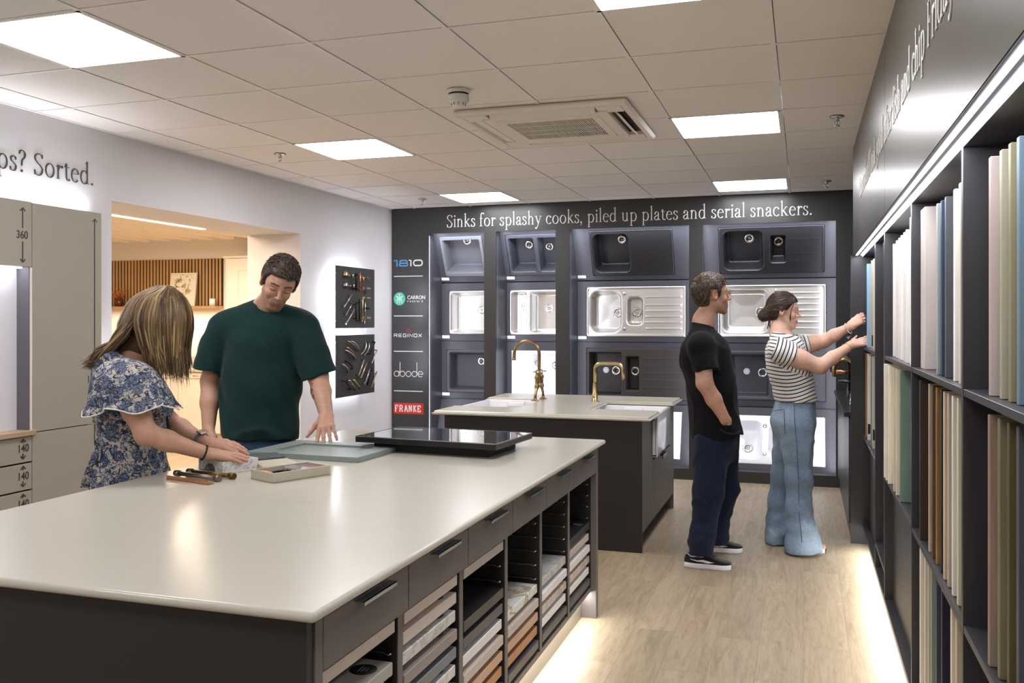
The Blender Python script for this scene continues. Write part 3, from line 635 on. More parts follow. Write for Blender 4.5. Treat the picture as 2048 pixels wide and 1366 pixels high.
run('A','u',[(1734,.374,'8fb0c8','light blue'),(1742.5,.376,'b5a893','tan',dict(sticker=.05)),(1746.5,.378,'c9c2b4','greige'),(1750,.378,'d8d2c2','cream',dict(sticker=.04))])
run('A','m',[(1730.6,.370,'a5704c','copper edged',dict(th=.006)),(1735,.374,'dcdad4','white',dict(sticker=.07)),(1741.5,.376,'8f8c80','dark greige'),(1745,.376,'cdc8ba','pale stone',dict(sticker=.08))])
run('B','u',[(1786.5,.392,'f0eff0','bright white',dict(dz=.0)),(1792.5,.388,'ddd5cf','warm grey'),(1797.5,.386,'e6dfd8','light beige'),(1802,.383,'efeeee','narrow white'),(1807.5,.381,'dcd8d0','pale grey'),(1812,.378,'e6e4dc','oyster'),(1820.5,.376,'eeeeec','tall white',dict(dz=-.03))])
run('B','m',[(1768.2,.358,'e4e1d4','ivory'),(1771.8,.360,'d6d2c2','putty'),(1776.5,.362,'e6dfc6','pale yellow'),(1787.4,.368,'c8bca8','mushroom'),(1792.5,.370,'d2c4ae','sand'),(1800.5,.372,'6d8377','sage green')])
run('C','u',[(1849.5,.388,'c8bcb6','thick mauve grey',dict(th=.11,dz=-.03)),(1874.5,.384,'98a09c','grey green'),(1883,.386,'36465c','navy blue'),(1891.5,.386,'55565a','charcoal'),(1909,.386,'f0efec','white'),(1920,.382,'dcd4bf','cream')])
run('C','m',[(1840,.370,'33271f','dark walnut',dict(wood=True)),(1858.3,.378,'b3a58d','pale oak',dict(wood=True)),(1864.8,.378,'5c4532','brown oak',dict(wood=True)),(1873.2,.380,'94703a','golden oak',dict(wood=True)),(1882.6,.380,'2c2622','black oak',dict(wood=True)),(1888.4,.378,'c8bba4','light beige'),(1896.6,.378,'b7a995','beige'),(1905.5,.377,'d9d5cb','off white'),(1916,.377,'cfc8ae','cream')])
run('C','l',[(1840.5,.372,'d4cfc2','ivory'),(1850,.374,'c6bcab','beige'),(1857,.374,'b3a992','putty'),(1863,.374,'7f8c80','sage'),(1873,.375,'3c4150','slate blue'),(1884,.376,'171b2c','midnight blue'),(1903,.377,'d4cabb','pale'),(1913,.377,'bcae97','sand')])
run('D','u',[(1981,.384,'b5a79f','dusty pink'),(2003,.390,'a39f8b','light sage'),(2021,.392,'8c8468','olive'),(2038,.394,'6f8593','blue grey')])
run('D','m',[(1979,.374,'8e7d6d','dusty beige'),(1999,.380,'7a7358','khaki'),(2018,.382,'5b5137','dark olive'),(2037,.384,'50545a','slate')])
# ================================================================ tap display beyond the shelving
m_brass=mat('brushed_brass','c6b280',.28,1,var=.05,vs=60); m_abr=mat('antique_brass','98805a',.3,1,var=.12,vs=40); m_cop=mat('copper','c88a64',.25,1,var=.05); m_gun=mat('gunmetal','4a4a4e',.3,1,var=0)
t=thing('tap_cabinet','low dark cabinet carrying display taps beyond the shelving end panel','cabinet',(.6,7.3,0))
b=MB(); b.box(.298,.88,6.30,8.28,.0,.815); b.build('carcass',m_shelf,t)
for i in range(3): b=MB(); b.box(.282,.297,6.305+i*.66,6.305+i*.66+.655,.12,.812,.001); b.build('door',m_shelf,t)
q=MB().box(.252,.88,6.285,8.29,.818,.848,.003).build('worktop',laminate('dark_worktop','232222',.3)); tag(q,'thin dark worktop under the display taps','worktop')
def arch_tap(x,y,m,lab,h=.32,reach=.13,r=.011,lever=1):
    t=thing('kitchen_tap',lab,'tap',(x,y,.848),'display taps on the dark worktop')
    b=MB(); b.lathe([(.001,0),(.027,0),(.027,.006),(.020,.010),(.020,.075),(.014,.085)],(x,y,.848),n=20); b.build('base',m,t)
    pts=[(x,y,.92)]+[(x-reach/2+reach/2*math.cos(a),y,.848+h-reach/2+reach/2*math.sin(a)) for a in [i*PI/14 for i in range(15)]]+[(x-reach,y,.848+h-reach/2-.05)]
    b=MB(); b.tube(pts,r,14); b.build('spout',m,t)
    b=MB(); b.tube([(x,y-.018,.895),(x,y-.05,.90),(x-.01,y-.055,.955)],.006,10); b.build('lever',m,t); return t
arch_tap(.345,6.62,m_brass,'brass arched tap nearest the tall end panel',.335,.145,.0135)
arch_tap(.335,6.88,m_chr,'chrome arched tap behind the nearest brass one',.35,.13,.012)
arch_tap(.35,7.15,m_brass,'brass arched tap behind the chrome one',.34,.13,.012)
arch_tap(.34,7.55,m_gun,'dark gunmetal arched tap at the back of the tap row',.31,.13)
for y,m,lab in((6.45,m_gun,'square dark bar-spout tap beside the end panel'),(6.75,m_cop,'copper bar-spout tap among the arched ones')):
    t=thing('kitchen_tap',lab,'tap',(.36,y,.848),'display taps on the dark worktop')
    b=MB(); b.lathe([(.001,0),(.026,0),(.026,.006),(.017,.01),(.017,.20 if y<6.5 else .25)],(.36,y,.848),n=20); b.build('base',m,t)
    b=MB(); z=.848+(.19 if y<6.5 else .24); b.tube([(.36,y,z),(.20+.02*(y<6.5),y,z)],.012,14); b.build('spout',m,t)
    b=MB(); b.tube([(.36,y-.015,.90),(.335,y-.045,.95)],.006,8); b.build('lever',m,t)
t=thing('tap_rail','brass wall tap arm above the display taps, behind the bracelet hand','tap',(.36,7.9,.848)); b=MB(); b.tube([(.40,7.0,.85),(.40,7.0,1.25),(.33,7.0,1.30),(.27,7.0,1.26)],.011,12); b.build('spout',m_brass,t)
# ================================================================ stone and worktops
def quartz():
    t=NT('cream_quartz'); n=t.noise(t.co(),1.6,6,.6,1.2); n2=t.noise(t.co(),220,2)
    v=t.n('ShaderNodeMapRange'); v.inputs[1].default_value=0; v.inputs[2].default_value=.035; d=t.math('ABSOLUTE',t.math('SUBTRACT',n.outputs[0],.5)); t.l(d,v.inputs[0])
    n3=t.noise(t.co(),.9,3); c=t.mix(n3.outputs[0],lin('b9b5a7'),lin('c4c0b3')); k=t.math('MULTIPLY',t.math('SUBTRACT',1.0,v.outputs[0]),t.ramp(n3.outputs[0],[(.45,(0,0,0)),(.7,(.35,.35,.35))]))
    c=t.mix(k,c,lin('b9b4a4')); t.col(c); t.b.inputs['Roughness'].default_value=.23; t.b.inputs['Specular IOR Level'].default_value=.45; return t.m
m_qz=quartz()
def marble(name,base,vein,scale=6,amt=.8,rough=.2,w=.05):
    t=NT(name); n=t.noise(t.co(),scale,8,.6,1.8); d=t.math('ABSOLUTE',t.math('SUBTRACT',n.outputs[0],.5)); k=t.ramp(d,[(0,(amt,)*3),(w,(0,0,0))]); n2=t.noise(t.co(),scale*.5,4)
    c=t.mix(n2.outputs[0],lin(base),tuple(x*.9 for x in lin(base))); t.col(t.mix(k,c,lin(vein))); t.b.inputs['Roughness'].default_value=rough; return t.m
def roundtop(b,x0,x1,y0,y1,z0,z1,rc,prof):
    """slab with rounded plan corners; prof: list of (inset, z fraction) from bottom to top"""
    rings=[]
    for ins,zf in prof:
        p=[]
        for cx,cy,a in((x1-rc,y1-rc,0),(x0+rc,y1-rc,90),(x0+rc,y0+rc,180),(x1-rc,y0+rc,270)): p+=arc(cx,cy,rc-ins,rc-ins,a,a+90,6)
        rings.append([(q[0],q[1],z0+(z1-z0)*zf) for q in p])
    n=len(rings[0]); vs=[v for r in rings for v in r]; fs=[(i*n+k,i*n+(k+1)%n,(i+1)*n+(k+1)%n,(i+1)*n+k) for i in range(len(rings)-1) for k in range(n)]
    b.add(vs,fs,True); o=len(b.v)-len(vs); b.f.append(tuple(o+k for k in range(n))[::-1]); b.sm.append(False); b.mi.append(b.cm)
    b.f.append(tuple(o+(len(rings)-1)*n+k for k in range(n))); b.sm.append(False); b.mi.append(b.cm)
bull=[(.009-.009*math.sin(PI*i/8),.5-.5*math.cos(PI*i/8)) for i in range(9)]
# ================================================================ big sample island
WT=.86; b=MB(); roundtop(b,-2.362,-.928,1.585,4.372,.838,WT,.012,bull)
tag(b.build('worktop',m_qz),'large cream stone worktop of the near island','worktop')
t=thing('island_cabinet','big dark island cabinet with drawers and stacked worktop samples, near the viewer','island cabinet',(-1.6,2.95,0))
b=MB(); b.box(-2.30,-.962,1.612,1.640,.0,.838,.001); b.build('near_panel',m_isld,t)
b=MB(); b.box(-.99,-.958,1.641,1.672,.0,.838,.001); b.build('front_stile',m_isl,t)
b=MB(); b.box(-2.30,-.958,4.283,4.325,.0,.838,.001); b.build('far_panel',m_isl,t)
b=MB(); b.box(-2.32,-2.30,1.612,4.325,0,.838,.001); b.build('back_panel',m_isl,t)
b=MB(); b.box(-2.30,-1.40,1.65,4.283,.13,.70); b.build('core',m_black,t)
b=MB(); b.box(-1.40,-.985,1.65,4.283,.128,.150,.001); b.build('base_board',m_isl,t)
b=MB(); b.box(-1.40,-.985,1.65,4.283,.700,.712,.001); b.build('top_board',m_black,t)
b=MB(); b.box(-1.06,-1.03,1.64,4.283,0,.128); b.build('plinth',laminate('island_plinth','7c7468',.35,.5,(2,2,2),.03),t)
b=MB(); b.box(-1.020,-1.004,1.70,4.26,.122,.1275); b.build('plinth_led',m_led,t)
area('plinth_wash',(-1.01,2.98,.12),(.012,2.6),7,(1,.97,.92),(0,R(-38),0))
m_inner=laminate('cabinet_interior','262322',.6,.3,(2,2,2),.05)
UP=[1.672,2.102,2.532,2.965,3.398,3.839,4.283]
for y in UP[1:-1]:
    b=MB(); b.box(-1.40,-.984,y-.0138,y+.0138,.150,.705); u=b.build('upright',m_inner,t); b=MB(); b.box(-.984,-.981,y-.014,y+.014,.150,.705); b.build('edging',m_isl,u)
b=MB(); b.box(-1.40,-.99,1.672,1.676,.150,.70); b.build('inner_lining',m_inner,t); b=MB(); b.box(-1.40,-.985,4.279,4.283,.150,.70); b.build('inner_lining',m_inner,t)
m_hand=mat('smoked_metal_edge','8f989c',.3,.85,var=0)
for i in range(6):
    y0,y1=UP[i]+.002,UP[i+1]-.002
    b=MB(); b.box(-.980,-.958,y0,y1,.709,.834,.001); d=b.build('drawer_front',m_isl,t)
    ym=(y0+y1)/2+.012; b=MB(); b.box(-.962,-.934,ym-.085,ym+.085,.814,.8165); b.box(-.9365,-.934,ym-.085,ym+.085,.806,.8165); b.build('edge_pull',m_hand,d)
m_wire=mat('steel_wire','d0ccc4',.3,1,var=0)
# sample slabs; level k counts down from the drawers
SL={'beige':mat('slab_beige','cbbfb4',.4,var=.04,vs=60),'lgrey':mat('slab_grey','a9a49c',.4,var=.06,vs=60),'taupe':mat('slab_taupe','8d827c',.45,var=.05,vs=90),'slate':mat('slab_slate','6d7274',.45,var=.08,vs=120),
'marble':marble('slab_marble','dcdad6','8a8782',6,.5),'black':mat('slab_black','262423',.3,var=.1,vs=90),'dark':mat('slab_dark','4a4748',.4,var=.08,vs=120),'white':mat('slab_white','e2e0dc',.3,var=.03),
'gbeige':mat('slab_grey_beige','bbafa6',.45,var=.05,vs=60),'tan':woodm('b6957c',(1,.08,1),6,amp=.10),'orange':woodm('a4744c',(1,.08,1),6,amp=.15),'gold':marble('slab_gold_vein','e4e4dc','a08850',3,.9,.15,.03),'pale':marble('slab_pale_vein','c3c4be','8f8f86',4,.5),'bmar':marble('slab_beige_marble','c9bbb0','8f7d72',9,.6),'pink':mat('slab_pink','a89490',.45,var=.04)}
NM={'beige':'warm beige','lgrey':'light grey','taupe':'taupe','slate':'slate grey','marble':'grey-veined white marble','black':'black','dark':'dark charcoal','white':'plain white','gbeige':'grey beige','tan':'tan wood','orange':'orange wood','gold':'white gold-veined','pale':'pale veined','bmar':'brown-veined beige','pink':'dusty pink'}
order=['first','second','third','fourth','fifth','sixth']
cols=[{0:'beige',2:'lgrey',3:'taupe'},{0:'beige',1:'beige',2:'marble',3:'taupe',4:'slate',5:'marble',6:'pink'},{0:'gbeige',3:'black',4:'dark',5:'white',6:'gbeige',7:'tan',8:'orange',9:'dark'},{5:'gold',6:'gbeige',7:'tan',8:'orange',9:'dark'},{5:'pale',6:'white',7:'bmar',8:'white',9:'dark'},{4:'black',5:'gbeige',6:'white',7:'bmar',8:'white',9:'dark'}]
stk={(0,2),(1,1),(1,2),(1,3),(1,4),(1,5),(5,4)}
runner=None
for i,cdct in enumerate(cols):
    y0,y1=UP[i]+.014,UP[i+1]-.014
    for k in range(10):
        z=.657-.0541*k
        # wire runners
        b=MB()
        for yy,s in((y0+.006,1),(y1-.006,-1)):
            b.tube([(-1.30,yy,z-.004),(-1.02,yy,z-.004),(-1.0,yy+s*.012,z-.004),(-.992,yy+s*.012,z+.0)],.0025,6)
        b.tube([(-1.30,y0+.006,z-.004),(-1.30,y1-.006,z-.004)],.0025,6)
        b.build('wire_runner',m_wire,t)
        if k not in cdct: continue
        c=cdct[k]; lab=f"{NM[c]} sample slab, {['top','second','third','fourth','fifth','sixth','seventh','eighth','ninth','tenth'][k]} slot of the {order[i]} island column"
        s=MB(); s.box(-1.31,-.982-.003*((i*3+k)%3),y0+.012,y1-.016,z+.0005,z+.0335,.002)
        if (i,k) in stk:
            tt=thing('worktop_sample',lab,'worktop sample',(-1.15,(y0+y1)/2,z),'worktop samples in the island'); s.build('slab',SL[c],tt)
            q=MB(); q.lathe([(.034,0),(.034,.0008),(.001,.0008)],(-1.035,y1-.085,z+.0337),n=28); q.build('round_sticker',m_black,tt)
            q=MB()
            for w_ in range(3): q.box(-1.035-.009+.009*w_,-1.035-.006+.009*w_,y1-.085-.018+.004*w_,y1-.085+.018-.004*w_,z+.0346,z+.0349)
            q.build('sticker_print',m_cardink,tt)
        else: tag(s.build('worktop_sample',SL[c]),lab,'worktop sample','worktop samples in the island')
# ================================================================ sink island
IT=.85; X0,X1,Y0_,Y1_=-2.365,-.900,5.553,7.10
t=thing('island_cabinet','dark sink island cabinet in front of the sink wall','island cabinet',(-1.6,6.3,0))
b=MB(); b.box(-2.28,-.957,5.575,5.60,0,.822,.001); b.build('near_panel',m_isld,t)
b=MB(); b.box(-2.28,-.957,6.993,7.018,0,.822,.001); b.build('far_panel',m_isl,t)
b=MB(); b.box(-2.25,-1.10,5.60,6.993,.12,.53); b.build('carcass',m_isl,t)
b=MB(); b.box(-2.16,-1.03,5.60,6.993,0,.12); b.build('plinth',m_isld,t)
b=MB(); b.box(-1.10,-.957,5.60,5.998,.12,.822,.001); d=b.build('side_panel',m_isl,t)
b=MB(); b.box(-.957,-.935,5.93,5.996,.790,.806,.001); b.build('edge_pull',mat('black_metal','1c1c1e',.35,.6,var=0),d)
b=MB(); b.box(-.978,-.957,6.001,6.618,.12,.515,.001); d=b.build('door',m_isl,t)
b=MB(); b.box(-.957,-.925,6.25,6.42,.512,.520,.001); b.box(-.930,-.925,6.25,6.42,.490,.516,.001); b.build('edge_pull',mat('black_metal','1c1c1e',.35,.6,var=0),d)
b=MB(); b.box(-1.10,-.957,6.621,6.993,.12,.822,.001); b.build('side_panel',m_isl,t)
b=MB(); b.box(-2.28,-2.262,5.60,5.945,.12,.822); b.box(-2.28,-2.262,6.628,6.993,.12,.822); b.box(-2.28,-2.262,5.945,6.628,.12,.56); b.build('side_panel',m_isl,t)
# worktop with two cut-outs open to the ends (belfast sinks)
tt=thing('worktop','cream stone worktop of the sink island with two sink cut-outs','worktop',(-1.63,6.33,.82))
ogee=[(.016,0),(.004,.12),(0,.28),(0,.45),(.005,.52),(.012,.56),(.014,.78),(.018,.92),(.024,1)]
def pslab(b,pts,z0,z1,edges):
    n=len(pts)
    def inset(k):
        out=[]
        for i in range(n):
            a=Vector(pts[i-1]);c=Vector(pts[i]);d=Vector(pts[(i+1)%n]); e1=(c-a).normalized(); e2=(d-c).normalized(); n1=Vector((-e1.y,e1.x))*k*edges[i-1]; n2=Vector((-e2.y,e2.x))*k*edges[i]
            out.append(c+n1+n2 if abs(e1.dot(e2))<.9 else c+n1)
        return out
    rings=[[(q.x,q.y,z0+(z1-z0)*zf) for q in inset(ins)] for ins,zf in ogee]
    for i in range(len(rings)-1):
        b.add(rings[i]+rings[i+1],[(k,(k+1)%n,n+(k+1)%n,n+k) for k in range(n)],False)
    bm=bmesh.new(); 
    for rg in (rings[0],rings[-1]):
        vs=[bm.verts.new(p) for p in rg]
        for tri in tessellate_polygon([[Vector(p) for p in rg]]): bm.faces.new([vs[i] for i in tri])
    bmesh.ops.recalc_face_normals(bm,faces=bm.faces); b.bm(bm)
SA=(5.945,6.625); SB=(6.005,6.615)   # left sink Y range, right sink Y range
pts=[(X0,Y0_),(X1,Y0_),(X1,SB[0]),(-1.39,SB[0]),(-1.39,SB[1]),(X1,SB[1]),(X1,Y1_),(X0,Y1_),(X0,SA[1]),(-1.90,SA[1]),(-1.90,SA[0]),(X0,SA[0])]
b=MB(); pslab(b,pts,.820,IT,[1,1,1,1,1,1,1,1,1,1,1,1]); b.build('slab',m_qz,tt)
def belfast(x0,x1,y0,y1,z0,z1,lab,th=.022,ov=True):
    t=thing('butler_sink',lab,'sink',((x0+x1)/2,(y0+y1)/2,z0),'white ceramic island sinks')
    b=MB(); b.box(x0,x1,y0,y1,z0,z0+th,.006,seg=2)
    b.box(x0,x0+th,y0,y1,z0,z1,.007,seg=3);b.box(x1-th,x1,y0,y1,z0,z1,.007,seg=3);b.box(x0+.004,x1-.004,y0,y0+th,z0,z1,.007,seg=3);b.box(x0+.004,x1-.004,y1-th,y1,z0,z1,.007,seg=3)
    b.build('basin',m_cer,t)
    b=MB(); b.lathe([(.001,.004),(.03,.006),(.045,.004)],((x0+x1)/2,(y0+y1)/2,z0+th),n=24); b.build('waste',m_chr,t)
    if ov: b=MB(); b.box((x0+x1)/2-.07,(x0+x1)/2+.07,y1-th-.022,y1-th,z1-.05,z1-.012,.008,seg=2); b.build('overflow',m_cer,t)
    return t
belfast(-1.46,-.926,SB[0]+.003,SB[1]-.003,.535,.822,'white ceramic butler sink with exposed front, right end of the sink island')
belfast(-2.345,-1.86,SA[0]+.003,SA[1]-.003,.575,.838,'white ceramic butler sink at the left end of the sink island')
# antique brass bridge tap
t=thing('kitchen_tap','antique brass arched bridge tap with white cross handles on the sink island','tap',(-1.90,6.55,IT))
xa=-1.905; y1,y2=6.44,6.66; ym=(y1+y2)/2
for yy in(y1,y2):
    s=1 if yy>ym else -1; ty=ym+s*.062
    b=MB(); b.lathe([(.001,0),(.030,0),(.030,.004),(.018,.008),(.014,.02)],(xa,yy,IT),n=24); b.tube([(xa,yy,IT+.01),(xa,yy-s*.010,IT+.05),(xa,ty+s*.01,IT+.085),(xa,ty,IT+.10)],[.011,.010,.012,.014],14)
    b.lathe([(.016,.09),(.019,.10),(.019,.112),(.014,.118),(.014,.16),(.018,.165),(.018,.18),(.010,.19),(.009,.20),(.013,.208),(.013,.222),(.001,.230)],(xa,ty,IT),n=20); p=b.build('valve',m_abr,t)
    b=MB(); 
    for k in range(2):
        a=k*PI/2+.5; dx,dy=math.cos(a)*.03,math.sin(a)*.03; b.tube([(xa-dx,ty-dy,IT+.215),(xa+dx,ty+dy,IT+.215)],.004,8)
    b.build('cross_handle',m_abr,p)
    b=MB()
    for k in range(4): a=k*PI/2+.5; b.ball((xa+math.cos(a)*.034,ty+math.sin(a)*.034,IT+.215),.0075,10)
    b.build('porcelain_tip',m_cer,p)
b=MB(); b.tube([(xa,ym-.062,IT+.135),(xa,ym+.062,IT+.135)],.012,14); b.lathe([(.014,.125),(.019,.14),(.016,.16),(.0135,.175)],(xa,ym,IT),n=20); b.build('bridge',m_abr,t)
b=MB(); rr_=.098; zt=IT+.345
dxy=Vector((-1,-.05,0)).normalized()
pts=[(xa,ym,IT+.15),(xa,ym,zt)]+[tuple(Vector((xa,ym,zt))+dxy*(rr_-rr_*math.cos(a))+Vector((0,0,1))*rr_*math.sin(a)) for a in [i*PI/16 for i in range(1,17)]]+[tuple(Vector((xa,ym,zt-.03))+dxy*rr_*2.02)]
b.tube(pts,.0125,16); e=pts[-1]; b.lathe([(.0125,0),(.0155,-.004),(.0155,-.016),(.010,-.018)],e,n=18); b.build('spout',m_abr,t)
# square gold tap
t=thing('kitchen_tap','brushed gold tap with a squared spout at the right end of the sink island','tap',(-1.472,6.54,IT)); x,y=-1.472,6.54
b=MB(); b.lathe([(.001,0),(.028,0),(.028,.004),(.021,.007),(.021,.055),(.018,.06),(.0165,.12),(.014,.14)],(x,y,IT),n=24); b.build('base',m_brass,t)
def fillet(P,r,n=6):
    P=[Vector(p) for p in P]; out=[P[0]]
    for i in range(1,len(P)-1):
        a,c,d=P[i-1],P[i],P[i+1]; u=(a-c).normalized(); v=(d-c).normalized()
        for k in range(n+1): t_=k/n; out.append((c+u*r)*(1-t_)**2+c*2*t_*(1-t_)+(c+v*r)*t_**2)
    return out+[P[-1]]
b=MB(); b.tube(fillet([(x,y,IT+.12),(x,y,IT+.283),(x+.205,y-.0,IT+.283),(x+.215,y-.0,IT+.17)],.05),.0125,16); b.lathe([(.014,0),(.014,-.012)],(x+.2165,y,IT+.175),n=16); b.build('spout',m_brass,t)
b=MB(); b.tube([(x,y-.018,IT+.035),(x,y-.05,IT+.035)],.0085,12); b.tube([(x,y-.045,IT+.035),(x+.004,y-.047,IT+.075)],.004,8); b.build('lever',m_brass,t)
# ================================================================ things lying on the big island
def quadbox(b,P,z0,z1,bev=0,ins=0):
    """box on a quadrilateral footprint P (4 xy)"""
    bm=bmesh.new(); lo=[bm.verts.new((p[0],p[1],z0)) for p in P]; hi=[bm.verts.new((p[0],p[1],z1)) for p in P]
    bm.faces.new(lo[::-1]); bm.faces.new(hi)
    for i in range(4): bm.faces.new((lo[i],lo[(i+1)%4],hi[(i+1)%4],hi[i]))
    bmesh.ops.recalc_face_normals(bm,faces=bm.faces)
    if bev: bmesh.ops.bevel(bm,geom=list(bm.edges)+list(bm.verts),offset=bev,segments=1,affect='EDGES')
    b.bm(bm)
def rect(o,ax,w,h):
    o=Vector(o[:2]); ax=Vector(ax[:2]).normalized(); ay=Vector((-ax.y,ax.x)); return lambda u,v:(o+ax*u+ay*v)
# shaker door lying flat
q=rect((-2.292,3.350),(1,-.035),0,0); W_,H_=.545,.40
m_sage=mat('sage_grey_paint','7f8a86',.4,var=.02)
t=thing('shaker_door','grey-green shaker cabinet door lying flat on the near island','cabinet door',(-2.02,3.55,WT))
def qb(b,u0,u1,v0,v1,z0,z1,bev=0): quadbox(b,[q(u0,v0),q(u1,v0),q(u1,v1),q(u0,v1)],z0,z1,bev)
b=MB(); z=WT+.0005; qb(b,0,W_,0,.088,z,z+.022,.001); qb(b,0,W_,H_-.088,H_,z,z+.022,.001); b.build('rail',m_sage,t)
b=MB(); qb(b,0,.088,.088,H_-.088,z,z+.0218,.0005); qb(b,W_-.088,W_,.088,H_-.088,z,z+.0218,.0005); b.build('stile',m_sage,t)
b=MB(); qb(b,.086,W_-.086,.086,H_-.086,z+.002,z+.013); b.build('panel',m_sage,t)
b=MB(); c=q(.145,.115); b.prism([(c.x+.028*math.cos(a),c.y+.028*math.sin(a)) for a in [i*PI/14 for i in range(15)]],z+.013,z+.0138); b.build('half_round_sticker',m_black,t)
# black glass hob panel
q=rect((-1.915,3.628),(1,-.085),0,0)
t=thing('hob_panel','large black glass hob raised on a base at the far end of the near island','hob',(-1.56,3.8,WT))
m_gl=NT('black_glass'); m_gl.col((.004,.004,.005)); m_gl.b.inputs['Roughness'].default_value=.04; m_gl.b.inputs['Specular IOR Level'].default_value=.8; m_gl.b.inputs['Coat Weight'].default_value=1; m_gl.b.inputs['Coat Roughness'].default_value=.02; m_gl=m_gl.m
b=MB(); qb(b,.06,.63,.06,.36,WT+.0005,WT+.042,.002); b.build('base',m_black,t)
b=MB(); qb(b,0,.69,0,.415,WT+.042,WT+.066,.001); b.build('casing',mat('black_enamel','101012',.25,var=0),t)
b=MB(); qb(b,.006,.684,.006,.409,WT+.0655,WT+.0685,.0008); b.build('glass_top',m_gl,t)
m_edge=mat('steel_trim','b8b8b8',.2,1,var=0); b=MB()
for u0,u1,v0,v1 in((0,.69,0,.004),(0,.69,.411,.415),(0,.004,0,.415),(.686,.69,0,.415)): qb(b,u0,u1,v0,v1,WT+.066,WT+.0695)
b.build('edge_trim',m_edge,t)
# marble block with a round hole in one side
A=Vector((-2.108,2.925)); ax=Vector((.06,.138)).normalized(); ay=Vector((-ax.y,ax.x))
t=thing('marble_block','grey-veined white marble sample block under the woman\'s hands','marble sample',(-2.16,3.03,WT)); m_mb=marble('block_marble','e0dedb','77736f',8,.55,.25,.035)
zb=WT+.0005; hb=.046; L_,D_=.155,.175
M=frame((A.x,A.y,zb),(ay.x,ay.y,0),(0,0,1),tuple(Vector((ay.x,ay.y,0)).cross(Vector((0,0,1)))))
# profile in (u along the short-left face, z), half-circle notch, extruded along ax
prof=[(0,0),(.052,0)]+[(.087-.035*math.cos(a),.033*math.sin(a)) for a in [i*PI/12 for i in range(1,12)]]+[(.122,0),(D_,0),(D_,hb),(0,hb)]
bm=bmesh.new(); n_=len(prof)
fr=[bm.verts.new((A.x+ay.x*u,A.y+ay.y*u,zb+v)) for u,v in prof]; bk=[bm.verts.new((A.x+ay.x*u+ax.x*L_,A.y+ay.y*u+ax.y*L_,zb+v)) for u,v in prof]
bm.faces.new(fr); bm.faces.new(bk[::-1])
for i in range(n_): bm.faces.new((fr[i],bk[i],bk[(i+1)%n_],fr[(i+1)%n_]))
bmesh.ops.recalc_face_normals(bm,faces=bm.faces); bmesh.ops.triangulate(bm,faces=[f for f in bm.faces if len(f.verts)>4]); b=MB(); b.bm(bm); b.build('block',m_mb,t)
b=MB(); pts=[(.087-.036*math.cos(a),.034*math.sin(a)) for a in [i*PI/12 for i in range(13)]]
for i in range(12):
    (u0,v0),(u1,v1)=pts[i],pts[i+1]; b.add([(A.x+ay.x*u+ax.x*s,A.y+ay.y*u+ax.y*s,zb+v*.97) for (u,v) in(pts[i],pts[i+1]) for s in(-.004,.03)],[(0,1,3,2)],True)
b.build('hole_lining',mat('steel_lining','7b7772',.25,1,var=0),t)
# tray of samples
t=thing('sample_tray','beige open tray holding small black and orange samples','tray',(-1.83,2.94,WT)); A2=(-1.812,2.812); q=rect(A2,(.395,.92),0,0)
m_tr=mat('greige_board','b3aa98',.6,var=.03); L2,D2,h2=.252,.145,.036
b=MB(); z=WT+.0005; qb(b,0,L2,0,D2,z,z+.004); qb(b,0,L2,0,.008,z,z+h2,.001); qb(b,0,L2,D2-.008,D2,z,z+h2,.001); qb(b,0,.008,.008,D2-.008,z,z+h2,.001); qb(b,L2-.008,L2,.008,D2-.008,z,z+h2,.001); b.build('box',m_tr,t)
b=MB(); qb(b,.009,L2-.009,.009,D2-.009,z+.004,z+.016); b.build('lining',m_black,t)
random.seed(5); b=MB()
for k in range(16):
    u=random.uniform(.04,.17); v=random.uniform(.02,.11); qb(b,u,u+random.uniform(.01,.04),v,v+.004,z+.017,z+.024)
b.build('small_tool',m_gun,t)
b=MB(); qb(b,.012,.045,.07,.13,z+.017,z+.029); b.build('orange_sample',mat('orange_sample','c9742c',.5,var=.1),t)
b=MB(); qb(b,.135,.185,.015,.13,z+.017,z+.031,.001); b.build('clear_sample',mat('pale_acrylic','b9b4ae',.1,var=.1,coat=.5),t)
b=MB(); qb(b,.19,.24,.012,.13,z+.017,z+.029,.001); b.build('brown_sample',mat('brown_stone','6b4c3c',.4,var=.25,vs=80),t)
# card box and slate chip
b=MB(); quadbox(b,[(-1.985,3.005),(-1.905,3.135),(-2.02,3.235),(-2.10,3.125)],WT+.0005,WT+.022,.001); t=thing('card_box','flat beige card box between the marble block and the open tray','box',(-2,3.12,WT)); b.build('box',m_tr,t)
b=MB(); quadbox(b,[(-2.068,3.055),(-2.045,3.095),(-2.0455,3.0955),(-2.0685,3.0555)],WT+.004,WT+.016); b.build('label',m_card,t)
b=MB(); quadbox(b,[(-2.10,3.14),(-2.03,3.24),(-2.13,3.33),(-2.22,3.24)],WT+.0005,WT+.028,.001); tag(b.build('slate_sample',mat('slate_chip','50575b',.4,var=.06)),'dark grey square slate sample beside the fingertips and the shaker door','stone sample')
